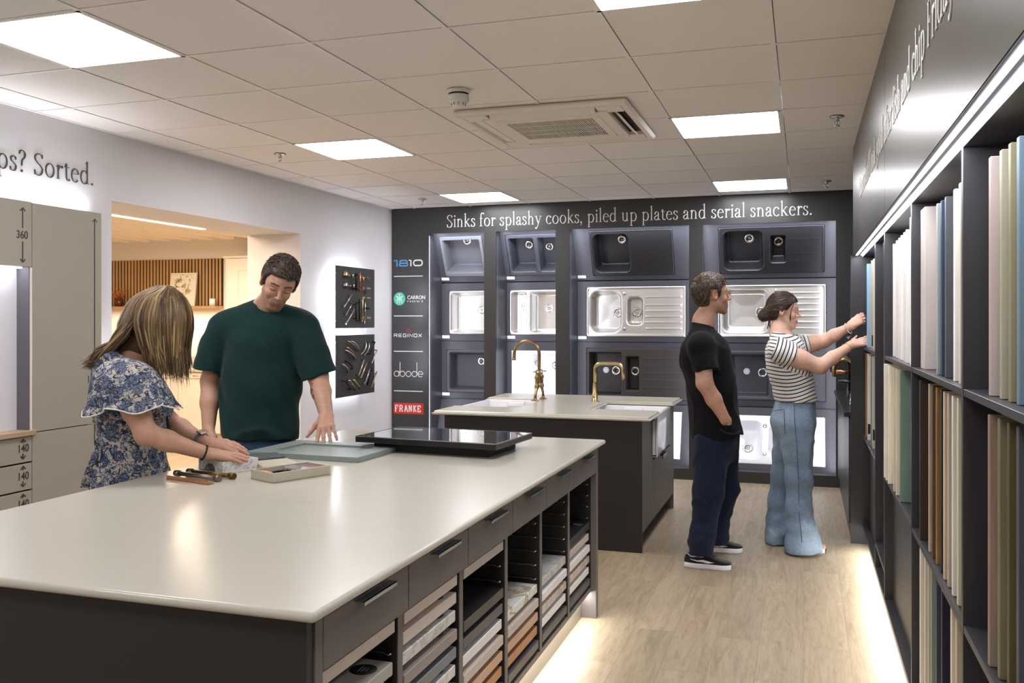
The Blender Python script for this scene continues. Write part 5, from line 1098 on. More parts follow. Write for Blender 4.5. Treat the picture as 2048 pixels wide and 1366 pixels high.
# ---- head
class Head:
    def __init__(h,c,f,u,s=1.,female=False): 
        h.c=NV(c); h.f=unit(f); u=NV(u); h.u=unit(u-h.f*(u@h.f)); h.l=np.cross(h.u,h.f); h.s=s; h.fem=female; h.ax=np.array([h.l,h.f,h.u])  # x: his left... side axis
    def w(h,x,y,z): return h.c+(h.l*x+h.f*y+h.u*z)*h.s
    def loc(h,P): return ((P-h.c)@h.ax.T)/h.s
    def prims(h,S,nb,nr=.056,smile=0.,jaw=1.):
        w=h.w; s=h.s; A=h.ax; R3=lambda *r:[v*s for v in r]
        S.el(w(0,-.012,.035),R3(.074,.094,.082),.02,A); S.el(w(0,.020,.012),R3(.065,.066,.076),.02,A); S.el(w(0,.030,-.052),R3(.051*jaw,.052,.056),.02,A)
        S.ball(w(0,.066,-.098),.0185*s,.02)
        for q in(-1,1):
            S.rc(w(q*.051*jaw,-.002,-.050),w(q*.018,.062,-.099),.013*s,.012*s,.022); S.ball(w(q*.034,.057,-.028),.0215*s,.02)
            S.rc(w(q*.042,.066,.022),w(q*.010,.080,.019),.0095*s,.0095*s,.012)
        for q in(-1,1): S.ball(w(q*.032,.097,.003),.014*s,.014*s,'s')
        for q in(-1,1): S.el(w(q*.031,.070,.001),R3(.0150,.0115,.0105),.004,A)
        S.rc(w(0,.083,.014),w(0,.1065,-.0275),.0060*s,.0096*s,.011); 
        for q in(-1,1): S.ball(w(q*.0110,.0945,-.032),.0068*s,.005)
        S.el(w(0,.074,-.064),R3(.029,.018,.024),.014,A)
        for zz,r,yy in((-.0615,.0046,.0895),(-.0725,.0054,.0885)):
            S.rc(w(-.024,yy-.012,zz-.002+smile),w(0,yy,zz),.0025*s,r*s,.004); S.rc(w(.024,yy-.012,zz-.002+smile),w(0,yy,zz),.0025*s,r*s,.004)
        S.rc(w(-.023,.086,-.0675+smile),w(0,.098,-.0672),.0016*s,.0022*s,.003,None,'s'); S.rc(w(.023,.086,-.0675+smile),w(0,.098,-.0672),.0016*s,.0022*s,.003,None,'s')
        S.rc(w(-.010,.092,-.083),w(.010,.092,-.083),.004*s,.004*s,.010,None,'s')
        for q in(-1,1):
            A2=np.array([h.l*math.cos(.35)+h.f*q*math.sin(.35)*-1,h.f*math.cos(.35)+h.l*q*math.sin(.35),h.u]); S.el(w(q*.079,-.012,-.002),R3(.0075,.0185,.032),.004,A2); S.el(w(q*.0845,-.006,.002),R3(.006,.010,.020),.004,A2,'s')
            S.ball(w(q*.075,-.004,-.031),.0065*s,.006)
        S.rc(w(0,-.022,-.045),nb,nr*.96,nr,.028)
    def colour(h,P,base,opts):
        L=h.loc(P); x,y,z=np.abs(L[:,0]),L[:,1],L[:,2]; c=np.tile(NV(lin(base)),(len(P),1)); front=ssteps(.03,.06,y)
        def mixc(m,col): 
            nonlocal c
            m=np.clip(m,0,1)[:,None]; c=c*(1-m)+NV(lin(col))*m
        inh=(np.abs(L)<NV((.1,.14,.15))).all(1)
        mixc(.2*np.exp(-((x-.038)**2+(z+.03)**2)/.022**2)*front*inh,opts.get('blush','c9846a'))
        mixc(.18*np.exp(-((x)**2+(z+.03)**2)/.014**2)*front*inh,opts.get('blush','c9846a'))
        if opts.get('stubble'): mixc(opts['stubble']*ssteps(-.030,-.055,z)*ssteps(-.01,.02,y)*inh*(1-np.exp(-((x/.02)**2+((z+.067)/.008)**2))),'6a5240')
        lip=np.exp(-((x/.024)**4+((z+.067+.0*x)/.0085)**4))*ssteps(.065,.08,y)*inh; mixc(lip*.8,opts.get('lip','b06a5c'))
        mixc(np.exp(-((x/.021)**4+((z+.0672-opts.get('smile',0)*(x/.022)**2)/.0016)**2))*ssteps(.07,.08,y)*inh*.8,'5a2a24')
        bz=.024+.10*(x-.012)*(x<.04)-.0; mixc((np.exp(-((z-bz-.003)/.0042)**4)*ssteps(.008,.014,x)*ssteps(.056,.046,x)*ssteps(.035,.05,y))*inh*opts.get('brow',.85),opts.get('browc','2e2018'))
        ez=-.0035-1.2*(x-.031)**2*0+ .9*((x-.031)/.03)**2*.006; mixc(np.exp(-((z-ez)/.0026)**2)*ssteps(.015,.019,x)*ssteps(.049,.044,x)*ssteps(.05,.06,y)*inh*.9,'1c1310')
        mixc(.25*np.exp(-(((x-.031)/.018)**2+((z-.006)/.010)**2))*front*inh,'8a5446')
        mixc(.35*(x>.070)*(np.abs(y+.01)<.03)*(np.abs(z+.004)<.04)*inh,'c0634a')
        return c
def rot3(ax,deg): return np.array(Matrix.Rotation(R(deg),3,Vector(ax)))
# ---- hand: wrist point, direction of the fingers, back-of-hand normal, direction to the thumb side
def hand(S,w,d,n,lat,s=1.,curl=(8,8,8,8),spread=4,thumb=(.55,.8,-.1),tcurl=12,palm_t=.0115,arch=0,fl=(.97,1.08,1.0,.80)):
    d=unit(d); n=unit(NV(n)-d*(NV(n)@d)); lat=unit(NV(lat)-d*(NV(lat)@d)-n*(NV(lat)@n)); tips=[]
    offs=(.030,.0105,-.0095,-.0275); fwd=(.083,.087,.083,.074)
    for i in range(4):
        kn=w+(lat*offs[i]+d*fwd[i]+n*(.002-.004*abs(i-1.3)/2))*s
        S.rc(w+(lat*offs[i]*.55+d*.006)*s,kn,.0145*s,palm_t*s*.93,.016)
        q=rot3(n,-0)@d; ang=(1.4-i)*spread; dd=unit(d*math.cos(R(ang))+lat*math.sin(R(ang))); p=kn; c0=curl[i] if np.ndim(curl[i])==0 else None
        r=.0092*s*(1 if i<3 else .88); cum=0
        for j,(L,rr2) in enumerate(((.041,.0088),(.025,.0080),(.020,.0070))):
            cum+=(c0 if c0 is not None else curl[i][j]); dj=unit(dd*math.cos(R(cum))-n*math.sin(R(cum))); q=p+dj*L*fl[i]*s
            S.rc(p,q,r,rr2*s*(1 if i<3 else .88),.005 if j else .008); p=q; r=rr2*s*(1 if i<3 else .88)
        tips.append(p)
    tb=w+(lat*.020+d*.014-n*.003)*s; td=unit(lat*thumb[0]+d*thumb[1]+n*thumb[2]); p1=tb+td*.040*s; S.rc(tb,p1,.0155*s,.0115*s,.018)
    S.rc(w+(lat*.012+d*.04-n*.002)*s,p1,.0125*s,.0105*s,.016)
    t2=unit(td+d*math.tan(R(tcurl))*.8); p2=p1+t2*.034*s; S.rc(p1,p2,.0105*s,.0092*s,.008); t3=unit(t2+d*math.tan(R(tcurl))*.5); p3=p2+t3*.027*s; S.rc(p2,p3,.0092*s,.0072*s,.005)
    return tips+[p3]
# ---- materials
def skin_mat(name):
    t=NT(name); a=t.n('ShaderNodeAttribute',attribute_name='Col'); nz=t.noise(t.co(),55,4); f=t.n('ShaderNodeMapRange'); f.inputs[1].default_value=.3; f.inputs[2].default_value=.7; f.inputs[3].default_value=.93; f.inputs[4].default_value=1.06
    t.l(nz.outputs[0],f.inputs[0]); t.col(t.mix(1,a.outputs[0],f.outputs[0],'MULTIPLY')); t.b.inputs['Roughness'].default_value=.48; t.b.inputs['Specular IOR Level'].default_value=.4
    t.b.inputs['Subsurface Weight'].default_value=.12; t.b.inputs['Subsurface Radius'].default_value=(1,.35,.2); t.b.inputs['Subsurface Scale'].default_value=.008
    n2=t.noise(t.co(),160,3); t.bump(n2.outputs[0],.08,.001); return t.m
m_skin=skin_mat('skin')
def cloth(name,c,rough=.85,var=.08,vs=18,c2=None,sheen=.3):
    t=NT(name); n=t.noise(t.co(),vs,5,.6); wv=t.noise(t.co((1,1,1)),700,2); base=t.mix(n.outputs[0],tuple(x*(1-var) for x in lin(c)),tuple(x*(1+var) for x in lin(c2 or c)))
    t.col(base); t.b.inputs['Roughness'].default_value=rough; t.b.inputs['Specular IOR Level'].default_value=.2; t.b.inputs['Sheen Weight'].default_value=sheen; t.b.inputs['Sheen Roughness'].default_value=.5; t.bump(wv.outputs[0],.15,.0008); return t.m
def hair_mat(name):
    t=NT(name); a=t.n('ShaderNodeAttribute',attribute_name='Col'); t.col(a.outputs[0]); t.b.inputs['Roughness'].default_value=.38; t.b.inputs['Specular IOR Level'].default_value=.5; t.b.inputs['Anisotropic'].default_value=.5; return t.m
m_hair=hair_mat('hair')
def locks(name,paths,width,cols,parent,taper=.25,flat=.45,n=5,extra=None):
    """paths: list of (m,3) arrays; one mesh of tapered locks of hair, each with its own tone"""
    V=[];F=[];K=[];k=0
    for pi,P in enumerate(paths):
        P=NV(P); m=len(P); T=np.gradient(P,axis=0); T/=np.linalg.norm(T,axis=1)[:,None]+1e-9; ref=NV((.3,-.9,.2)); A=ref-T*(T@ref)[:,None]; A/=np.linalg.norm(A,axis=1)[:,None]+1e-9; B=np.cross(T,A)
        w=(width[pi] if np.ndim(width) else width); t=np.linspace(0,1,m); r=w*(np.minimum(1,.45+t*4))*(1-(1-taper)*ssteps(.55,1,t)); r[-1]*=.25
        for j in range(n):
            a=2*PI*j/n; V.append(P+(A*math.sin(a)*flat*r[:,None]+B*math.cos(a)*r[:,None]))
        # layout: ring j major
        base=k
        for j in range(n):
            j2=(j+1)%n
            for i in range(m-1): F.append((base+j*m+i,base+j2*m+i,base+j2*m+i+1,base+j*m+i+1))
        K+= [cols[pi]]*(n*m); k+=n*m
    V=np.concatenate(V); K=NV(K); parts=[(V,np.array(F))]; 
    if extra is not None: v,f,c=extra; parts.append((v,f)); K=np.concatenate([K,c])
    return skinmesh(name,parts,m_hair,parent,lambda _:K)
def crv(P,n=10):
    P=[NV(p) for p in P]; P=[2*P[0]-P[1]]+P+[2*P[-1]-P[-2]]; out=[]
    seg=len(P)-3; tt=np.linspace(0,seg,n)
    for t in tt:
        i=min(int(t),seg-1); u=t-i; a,b,c,d=P[i:i+4]; out.append(.5*((2*b)+(c-a)*u+(2*a-5*b+4*c-d)*u*u+(3*b-a-3*c+d)*u**3))
    return np.array(out)
def bounds(S,pad=.06):
    a=[];
    for q in S.p:
        if q[-1]!='u': continue
        if q[0]=='rc':
            f=max(1,q[6][1]) if q[6] is not None else 1
            for p,r in((q[1],q[3]),(q[2],q[4])): a+= [p-r*f,p+r*f]
        else: r=max(q[2]); a+=[q[1]-r,q[1]+r]
    a=np.array(a); return a.min(0)-pad,a.max(0)+pad
def offs(ps,o):
    r=[]
    for q in ps:
        q=list(q)
        if q[0]=='rc': q[3]+=o; q[4]+=o
        else: q[2]=q[2]+o
        r.append(tuple(q))
    return r
def grad(f,P,e=.0015):
    g=np.stack([f(P+NV(d)*e)-f(P-NV(d)*e) for d in((1,0,0),(0,1,0),(0,0,1))],1); return g/(np.linalg.norm(g,axis=1)[:,None]+1e-9)
def surf_locks(head,f,V,n,rng,length,flow,width,jit=.25,lift=.003,keep=None,seg=5):
    """locks that start on the hair surface V and run along it (f: its distance function)"""
    if keep is not None: V=V[keep(head.loc(V))]
    P=V[rng.choice(len(V),n)]; out=[P]; L0=head.loc(P); F=NV([flow(l) for l in L0])+rng.normal(size=(n,3))*jit; F=F@head.ax*1.0; ln=length*rng.uniform(.55,1.2,n); up=rng.uniform(.2,1,n)*lift
    for k in range(1,seg):
        N=grad(f,P); T_=F-N*(F*N).sum(1)[:,None]; T_/=np.linalg.norm(T_,axis=1)[:,None]+1e-9; P=P+T_*(ln/(seg-1))[:,None]; N=grad(f,P); P=P-N*f(P)[:,None]; out.append(P+N*(up*(k/(seg-1))**1.2)[:,None])
    A=np.stack(out,1); return [A[i] for i in range(n)],list(width*rng.uniform(.6,1.3,n))
def body_mesh(S,h,fine):
    """fine: list of (centre, half size, step)"""
    lo,hi=bounds(S,.03)
    inb=lambda P,c,r:(np.abs(P-NV(c))<r).all(1)
    parts=[nets(S,lo,hi,h,skip=lambda P:~np.any([inb(P,c,r-h*.6) for c,r,_ in fine],axis=0) if fine else np.ones(len(P),bool))]
    for c,r,st_ in fine: r=NV(r)*np.ones(3); parts.append(nets(S,NV(c)-r-.004,NV(c)+r+.004,st_))
    return parts
# ---- trainers
def shoe(parent,heel,toe,m_up,m_sole,m_mark=None,w=.098,hc=.075,toecap=None,swoosh=None,side=1):
    heel=NV(heel);toe=NV(toe); d=unit(toe-heel); L=np.linalg.norm(toe-heel); lt=np.cross(UPV,d)
    def wid(s): return w*(.62+.38*math.sin(min(s/.30,1)*PI/2)) *(1-.12*math.exp(-((s-.45)/.15)**2))*(math.sqrt(max(0,1-((s-.78)/.235)**2)) if s>.78 else 1)
    def top(s):
        return float(np.interp(s,[0,.05,.14,.30,.40,.5,.62,.8,.93,1],[.060,hc,hc*.80,hc*.86,hc*1.10,hc*.98,.066,.050,.044,.036]))
    def loft(z0f,z1f,widf,name,m,n=40,pw=3.2,round_top=True):
        b=MB(); rings=[]
        for i in range(n+1):
            s=(1-math.cos(PI*i/n))/2; ww=widf(s)/2+.0005; z0,z1=z0f(s),z1f(s); ring=[]
            sec=[(-1,0),(-1.0,.35),(-.94,.7),(-.74,.92),(-.4,1),(0,1.02),(.4,1),(.74,.92),(.94,.7),(1.0,.35),(1,0)] if round_top else [(-1,0),(-1.02,.3),(-1.02,.7),(-1,1),(1,1),(1.02,.7),(1.02,.3),(1,0)]
            for u,v in sec: ring.append(heel+d*L*s+lt*u*ww+UPV*(z0+(z1-z0)*v))
            rings.append(ring)
        k=len(rings[0]); b.add([p for r in rings for p in r],[(i*k+j,(i+1)*k+j,(i+1)*k+(j+1)%k,i*k+(j+1)%k) for i in range(n) for j in range(k)],True); return b.build(name,m,parent)
    loft(lambda s:.001,lambda s:.030,lambda s:wid(s)*1.06,'shoe_sole',m_sole,round_top=False)
    loft(lambda s:.028,top,wid,'shoe_upper',m_up)
    if toecap is not None: loft(lambda s:.029,lambda s:top(s)+.0025,lambda s:wid(s)*1.03*(1 if s>.62 else .0001),'toe_cap',toecap)
    sfc=lambda s,v,q:heel+d*L*s+lt*q*(wid(s)/2*float(np.interp(v,[0,.35,.7,.92,1],[1,1,.94,.74,.4]))+.003)+UPV*(.028+(top(s)-.028)*v)
    if swoosh:
        b=MB(); pts=[]; n=18
        for i in range(n+1):
            t=i/n; s=.13+.50*t; 
            lo=.62-.50*math.sin(min(1,t*1.15)*PI/2)+ (0 if t<.75 else 1.5*(t-.75)**1.3); th=.05+.30*t if t<.75 else .275*(1-(t-.75)/.25*.75)+.0
            pts.append((sfc(s,max(.06,lo),side),sfc(s+(.03*t if t>.7 else 0),min(.95,lo+th),side)))
        V=[p for pr in pts for p in pr]; b.add(V,[(2*i,2*i+1,2*i+3,2*i+2) for i in range(n)],True); b.build('curved_side_mark',swoosh,parent)
        b=MB(); b.tube([tuple(sfc(s,float(np.interp(s,[.04,.12,.28,.38],[1.0,.97,.97,1.04]))*.98,side)) for s in np.linspace(.05,.36,12)],.0022,6); b.build('collar_piping',swoosh,parent)
    b=MB()
    for k in range(5):
        s=.42+.055*k; z=top(s)+.002; ww=wid(s)*.26; p=heel+d*L*s+UPV*z; b.tube([tuple(p-lt*ww-UPV*.010),tuple(p-lt*ww*.5+UPV*.002),tuple(p+lt*ww*.5+UPV*.002+d*.01),tuple(p+lt*ww-UPV*.010+d*.01)],.0028,6)
    b.build('shoe_laces',m_mark or m_up,parent)
# ================================================================ man in black (right), looking at the shelving
def cap(head,grow,hairline,seedn,amp=.004,freq=120,h=.0035,stretch=(1,1,1),extra=None):
    S=SDF(); s=head.s; S.el(head.w(0,-.014,.036),[v*s for v in(.074+grow,.094+grow,.082+grow*1.25)],.01,head.ax); S.el(head.w(0,-.034,-.008),[v*s for v in(.062+grow*.6,.060+grow*.6,.070)],.03,head.ax)
    if extra: extra(S)
    def post(P,D):
        L=head.loc(P); D=D-amp*wob(L,freq,seedn,8,stretch); e=hairline(L)*s; k=.008; hh=np.maximum(k-np.abs(D-e),0)/k; return np.maximum(D,e)+hh*hh*k*.25
    S.post=post; lo,hi=bounds(S,.02); v,f=nets(S,lo,hi,h); sm=SDF(); sm.p=S.p; return v,f,sm
def male_line(L,fr=.062,sb=-.012,bk=-.075):
    y=L[:,1]; x=np.abs(L[:,0]); zl=np.interp(y,[-.12,-.06,-.044,-.034,.008,.013,.027,.034,.050,.12],[bk,bk,bk+.012,.031,.031,sb,sb,.03,fr-.012,fr]); return zl-L[:,2]
def scalp_locks(head,n,rng,grow,length,flow,z0fn,width,jit=.3,lift=.004):
    P=[];W=[]
    i=0
    while len(P)<n and i<n*20:
        i+=1; v=rng.normal(size=3); v/=np.linalg.norm(v); L=NV((0,-.014,.036))+v*NV((.074+grow,.094+grow,.082+grow*1.2))
        if z0fn(L[None])[0]>-.004: continue
        f=NV(flow(L)); f=f+rng.normal(size=3)*jit; f-=v*(f@v); f/=np.linalg.norm(f)+1e-9; ln=length*rng.uniform(.6,1.2); pts=[]
        for t in (0,.33,.66,1): q=L+f*ln*t; vv=(q-NV((0,-.014,.036)))/NV((.074+grow,.094+grow,.082+grow*1.2)); q=NV((0,-.014,.036))+vv/np.linalg.norm(vv)*NV((.074+grow,.094+grow,.082+grow*1.2))*(1+lift*t*(8+rng.uniform(0,12))); pts.append(head.w(*q))
        P.append(crv(pts,5)); W.append(width*rng.uniform(.6,1.3))
    return P,W
def tones(rng,n,pal,pr): return [lin(pal[k]) for k in rng.choice(len(pal),n,p=pr)]
T=thing('person','man in a black T-shirt and dark jeans standing with his hand in his pocket','person',(-.47,5.5,0))
Q=PW(5.38); H=Head(Q(1424,590),CRT*.97+CFW*.12+UPV*.06,UPV*1+CRT*-.02,1.02)
S=SDF(); nb=Q(1407,662); H.prims(S,nb,.052)
i0=len(S.p); S.rc(Q(1396,672,-.06),Q(1406,642,0),.043,.043,.05); S.rc(Q(1400,672,.06),Q(1405,640,0),.045,.045,.05)
fl=(CFW,1.45)
S.rc(Q(1414,705),Q(1424,850),.115,.118,.04,fl); S.rc(Q(1403,690,-.17),Q(1412,690,.17),.055,.055,.04)
tors=S.p[i0:]; sh=Q(1404,695,-.19); elb=Q(1409,766,-.235); wr=Q(1450,838,-.195)
S.chain([sh,elb],[.058,.046],.03); S.rc(elb,elb*.55+wr*.45,.046,.044,.02); S.rc(elb*.55+wr*.45,wr,.044,.030,.02)
hand(S,wr,Q(1452,905,-.10)-wr,-CFW,CRT,.95,curl=(10,10,10,10),spread=0,thumb=(.2,.9,0))
sh2=Q(1425,695,.19); el2=Q(1440,770,.24); wr2=Q(1462,840,.15); S.chain([sh2,el2,wr2],[.056,.045,.03],.03); hand(S,wr2,Q(1462,905,.09)-wr2,CFW,CRT,.95,curl=(10,)*4,spread=0,thumb=(.2,.9,0))
S.chain([Q(1430,880,-.09),Q(1412,985,-.15),Q(1401,1100,-.19)],[.085,.06,.042],.03); S.chain([Q(1440,880,.09),Q(1452,975,.14),Q(1431,1082,.2)],[.085,.06,.042],.03)
col=lambda P:H.colour(P,'bd937e',dict(stubble=.35,browc='241a14',blush='b8765c',lip='a5685a'))
skinmesh('body',body_mesh(S,.007,[(H.w(0,0,-.01),.14,.0025),((wr+elb)/2,NV((.1,.1,.14)),.004)]),m_skin,T,col)
hl=lambda L:male_line(L,.066,-.014,-.088); rng=np.random.RandomState(4)
v,f,sm=cap(H,.012,hl,3,.0035,90,.0035,(1,.6,1)); pal=['2f251c','43342a','584636','75603f']
P1,W1=surf_locks(H,sm,v,1500,rng,.026,lambda L:(.1,.9,.25) if L[2]>.075 else (0,-.25,-.9),.0022,.3,.0045,lambda L:hl(L)<np.where(L[:,2]<.07,-.020,-.008))
P2,W2=surf_locks(H,sm,v,320,rng,.028,lambda L:(.2,.9,.5),.0024,.4,.010,lambda L:L[:,2]>.085)
locks('hair',P1+P2,W1+W2,tones(rng,len(P1)+len(P2),pal,[.35,.35,.2,.1]),T,extra=(v,f,np.tile(lin('35291f'),(len(v),1))))
# T-shirt
m_tee=cloth('black_cotton','0b0c0f',.95,.15,sheen=.03); 
def smin(a,b,k): h=np.maximum(k-np.abs(a-b),0)/k; return np.minimum(a,b)-h*h*k*.25
def crease(P,fr,sd,amp,stretch=(1,1,1),w=.10): return amp*(np.exp(-(wob(P,fr,sd,6,stretch)/w)**2)-.3)
def tee(shirt,name,m,neckc,neckr,hemz,sleeves,fold,h=.006,attrs=None,k=.035):
    """torso solid joined with sleeves, each sleeve ended by its own plane (point, outward direction)"""
    tors=SDF(); tors.p=list(shirt.p)
    def f(P):
        D=np.maximum(tors(P),hemz(P))
        for G_,a,dv in sleeves: D=smin(D,np.maximum(G_(P),(P-a)@dv),k)
        D=D-fold(P); c,ax,r,rl=neckc; q=(P-c)@ax; rad=np.linalg.norm((P-c)-np.outer(q,ax),axis=1)
        return np.maximum(D,np.where(rad<neckr+.05,q-rl,-1))
    lo,hi=bounds(shirt,.03)
    for G_,a,dv in sleeves: l2,h2=bounds(G_,.03); lo=np.minimum(lo,l2); hi=np.maximum(hi,h2)
    o=skinmesh(name,[nets(f,lo,hi,h)],m,T,attrs=attrs); return o
G=SDF(); G.p+=offs(tors,.010); G.rc(Q(1417,712),Q(1426,780),.118,.130,.05,(CFW,1.5)); G.rc(Q(1426,780),Q(1435,872),.130,.146,.05,(CFW,1.35)); G.rc(Q(1402,692,-.15),Q(1414,692,.15),.068,.066,.06); G.rc(Q(1405,672,-.05),Q(1414,672,.05),.050,.050,.05)
s1=Q(1412,742,-.222); g1=SDF().rc(Q(1404,697,-.182),s1+unit(s1-sh)*.05,.074,.073,.05); s2=Q(1432,742,.222); g2=SDF().rc(Q(1420,694,.175),s2+unit(s2-sh2)*.05,.073,.070,.05)
G.rc(Q(1386,720,0),Q(1386,700,0),.07,.06,.08)
hem=Q(1430,872)[2]
tee(G,'t_shirt',m_tee,(Q(1411,650),unit(UPV+CRT*.22),.0,.0),.060,lambda P:hem-P[:,2]+.012*np.sin(((P-Q(1430,872))@CRT)*14+1)+.10*((P-Q(1430,872))@CRT),[(g1,s1,unit(s1-sh)),(g2,s2,unit(s2-sh2))],lambda P:(.008*wob(P,22,5,7,(1,1,.6))+crease(P,16,15,.006,(1,1,.7)))*ssteps(1.36,1.2,P[:,2])+.002*wob(P,50,8))
# jeans
m_navy=cloth('dark_navy_denim','0c111c',.9,.35,6,'18233a',sheen=.05)
def jeans(T,hipL,hipR,pel,name,m,legs,waistz,fold,h=.0065,fl=(CFW,1.25),hemr=None,k=.035):
    G=SDF(); G.rc(pel[0],pel[1],pel[2],pel[3],.04,fl)
    for L in legs: G.chain(L[0],L[1],k)
    def post(P,D):
        D=D-fold(P); D=np.maximum(D,P[:,2]-waistz)
        for L in legs:
            a=NV(L[2]); dv=unit(L[3]); loc=(P-a)@dv; near=np.linalg.norm(P-a,axis=1)<.22; D=np.where(near,np.maximum(D,loc),D)
        return D
    G.post=post; lo,hi=bounds(G,.02); return skinmesh(name,[nets(G,lo,hi,h)],m,T)
ankN=Q(1401,1104,-.19); ankF=Q(1431,1083,.2)
def jf(P): return crease(P,15,3,.008,(1,1,1.2))*ssteps(1.0,.6,P[:,2])+.006*wob(P,26,11,7,(1,1,.9))*ssteps(1.0,.5,P[:,2])+.010*np.sin(P[:,2]*75+4*wob(P,9,3))*ssteps(.42,.12,P[:,2])*(.5+.5*wob(P,14,6))+.004*wob(P,50,2)*ssteps(.6,.8,P[:,2])
jeans(T,0,0,(Q(1434,860),Q(1434,890),.128,.125),'jeans',m_navy,[([Q(1424,890,-.085),Q(1416,985,-.14),Q(1403,1085,-.185),Q(1402,1115,-.19)],[.112,.088,.070,.073],ankN+NV((0,0,-.012)),(0,0,-1)),([Q(1440,890,.085),Q(1452,975,.14),Q(1432,1065,.195),Q(1431,1095,.2)],[.108,.080,.068,.068],ankF+NV((0,0,-.012)),(0,0,-1))],Q(1430,852)[2],jf,fl=(CFW,1.3))
b=MB(); pk=[Q(1440,858,-.245),Q(1452,866,-.24),Q(1470,868,-.205),Q(1480,862,-.17)]; b.tube([tuple(p) for p in crv(pk,10)],.004,6); b.build('pocket_edge',m_navy,T)
m_blk=cloth('black_canvas','131314',.8,.1); m_wsole=mat('white_rubber','e2e1e6',.45,var=.02); m_wm=mat('white_leather','ececec',.4,var=0)
zf=lambda px,py:(lambda d:NV((0,0,EYE))+CRT*((px-1024)/FPX*d)+CFW*d-UPV*EYE)(FPX*EYE/(py-HOR))
o=-CFW*-.045; shoe(T,zf(1373,1135)+CFW*.045,zf(1467,1143)+CFW*.045,m_blk,m_wsole,m_blk,.102,.082,swoosh=m_wm,side=-1)
shoe(T,zf(1402,1103)+CFW*.045,zf(1489,1108)+CFW*.045,m_blk,m_wsole,m_blk,.102,.082,swoosh=m_wm,side=-1)
# ================================================================ woman in the striped top, pulling out a sample
T=thing('person','woman in a striped top and flared blue jeans reaching for a blue door sample','person',(-.02,5.9,0))
Q=PW(5.70); H=Head(Q(1568,622),CRT*.93-CFW*.33-UPV*.08,UPV+CRT*.04,.93,True)
S=SDF(); nb=Q(1556,672); H.prims(S,nb,.047,smile=.0035,jaw=.96)
S.el(H.w(0,.035,-.068),NV((.036,.040,.030))*.95,.02,H.ax)
i0=len(S.p); S.rc(Q(1557,681,-.045),Q(1562,664,0),.036,.036,.05); S.rc(Q(1565,680,.05),Q(1560,662,0),.04,.04,.05)
S.rc(Q(1572,700),Q(1590,800),.10,.10,.04,(CFW,1.4)); S.rc(Q(1560,695,-.14),Q(1590,690,.14),.045,.045,.04)
tors=S.p[i0:]; shN=Q(1560,704,-.155); elN=Q(1640,733,-.18); wrN=Q(1703,690,-.10); shF=Q(1600,692,.13); elF=Q(1648,682,.10); wrF=Q(1702,652,-.02)
S.chain([shN,shN*.5+elN*.5,elN],[.060,.056,.046],.03); S.rc(elN,elN*.6+wrN*.4,.045,.040,.02); S.rc(elN*.6+wrN*.4,wrN,.040,.0235,.02)
S.chain([shF,shF*.5+elF*.5,elF],[.055,.050,.043],.03); S.rc(elF,elF*.6+wrF*.4,.042,.038,.02); S.rc(elF*.6+wrF*.4,wrF,.038,.023,.02)
tN=hand(S,wrN,Q(1730,682,-.10)-wrN,UPV*.75-CFW*.6+CRT*.1,UPV*.3+CFW*.6-CRT*.2,.86,curl=((4,10,8),(6,12,10),(10,14,10),(14,16,12)),spread=7,thumb=(.7,.6,-.2))
tF=hand(S,wrF,Q(1726,634,-.02)-wrF,UPV*.5-CFW*.85-CRT*.2,UPV*.8+CRT*.1+CFW*-.1,.86,curl=((20,30,20),(30,40,25),(35,45,25),(40,45,25)),spread=2,thumb=(.3,.95,-.3),tcurl=4)
S.chain([Q(1597,850,-.06),Q(1598,960,-.09),Q(1607,1092,-.11)],[.07,.05,.035],.03); S.chain([Q(1577,850,.08),Q(1560,960,.1),Q(1552,1072,.14)],[.07,.05,.035],.03)
col=lambda P:H.colour(P,'d4ab96',dict(browc='33241c',brow=.7,blush='d08a74',lip='b5655a',smile=.0035))
skinmesh('body',body_mesh(S,.007,[(H.w(0,0,-.01),.13,.0022),(Q(1722,660,-.06),NV((.085,.085,.13)),.0026)]),m_skin,T,col)
def w2_line(L):
    y=L[:,1]; x=np.abs(L[:,0]); zl=np.interp(y,[-.12,-.05,-.034,-.026,.008,.016,.03,.045,.06,.12],[-.075,-.075,-.06,.022,.022,.0,.012,.035,.060,.075]); return zl-L[:,2]
rng=np.random.RandomState(9); pal=['1e1410','2f2018','43301f','6a4c33']
def bunx(S_): S_.el(H.w(-.01,-.128,-.045),(.036,.036,.034),.02); S_.el(H.w(0,-.10,-.02),(.04,.04,.035),.03)
v,f,sm=cap(H,.013,lambda L:np.where(L[:,1]<-.085,-.02,w2_line(L)),7,.003,80,.0032,(1,.4,1),bunx)
P1,W1=surf_locks(H,sm,v,1100,rng,.060,lambda L:(0,-1,-.45),.0022,.10,.0015,lambda L:w2_line(L)<-.004,7)
P2=[]
for i in range(150):
    a=rng.uniform(0,2*PI); c=NV((-.01,-.128,-.045)); r=.036; t0=rng.uniform(0,PI*2); ax=rng.normal(size=3); ax/=np.linalg.norm(ax); bb=np.cross(ax,(0,0,1.)); bb/=np.linalg.norm(bb); dd=np.cross(ax,bb)
    P2.append(crv([H.w(*(c+(bb*math.cos(t0+k*.5)+dd*math.sin(t0+k*.5))*r*(1+.06*k*(rng.rand()<.15)))) for k in range(5)],7))
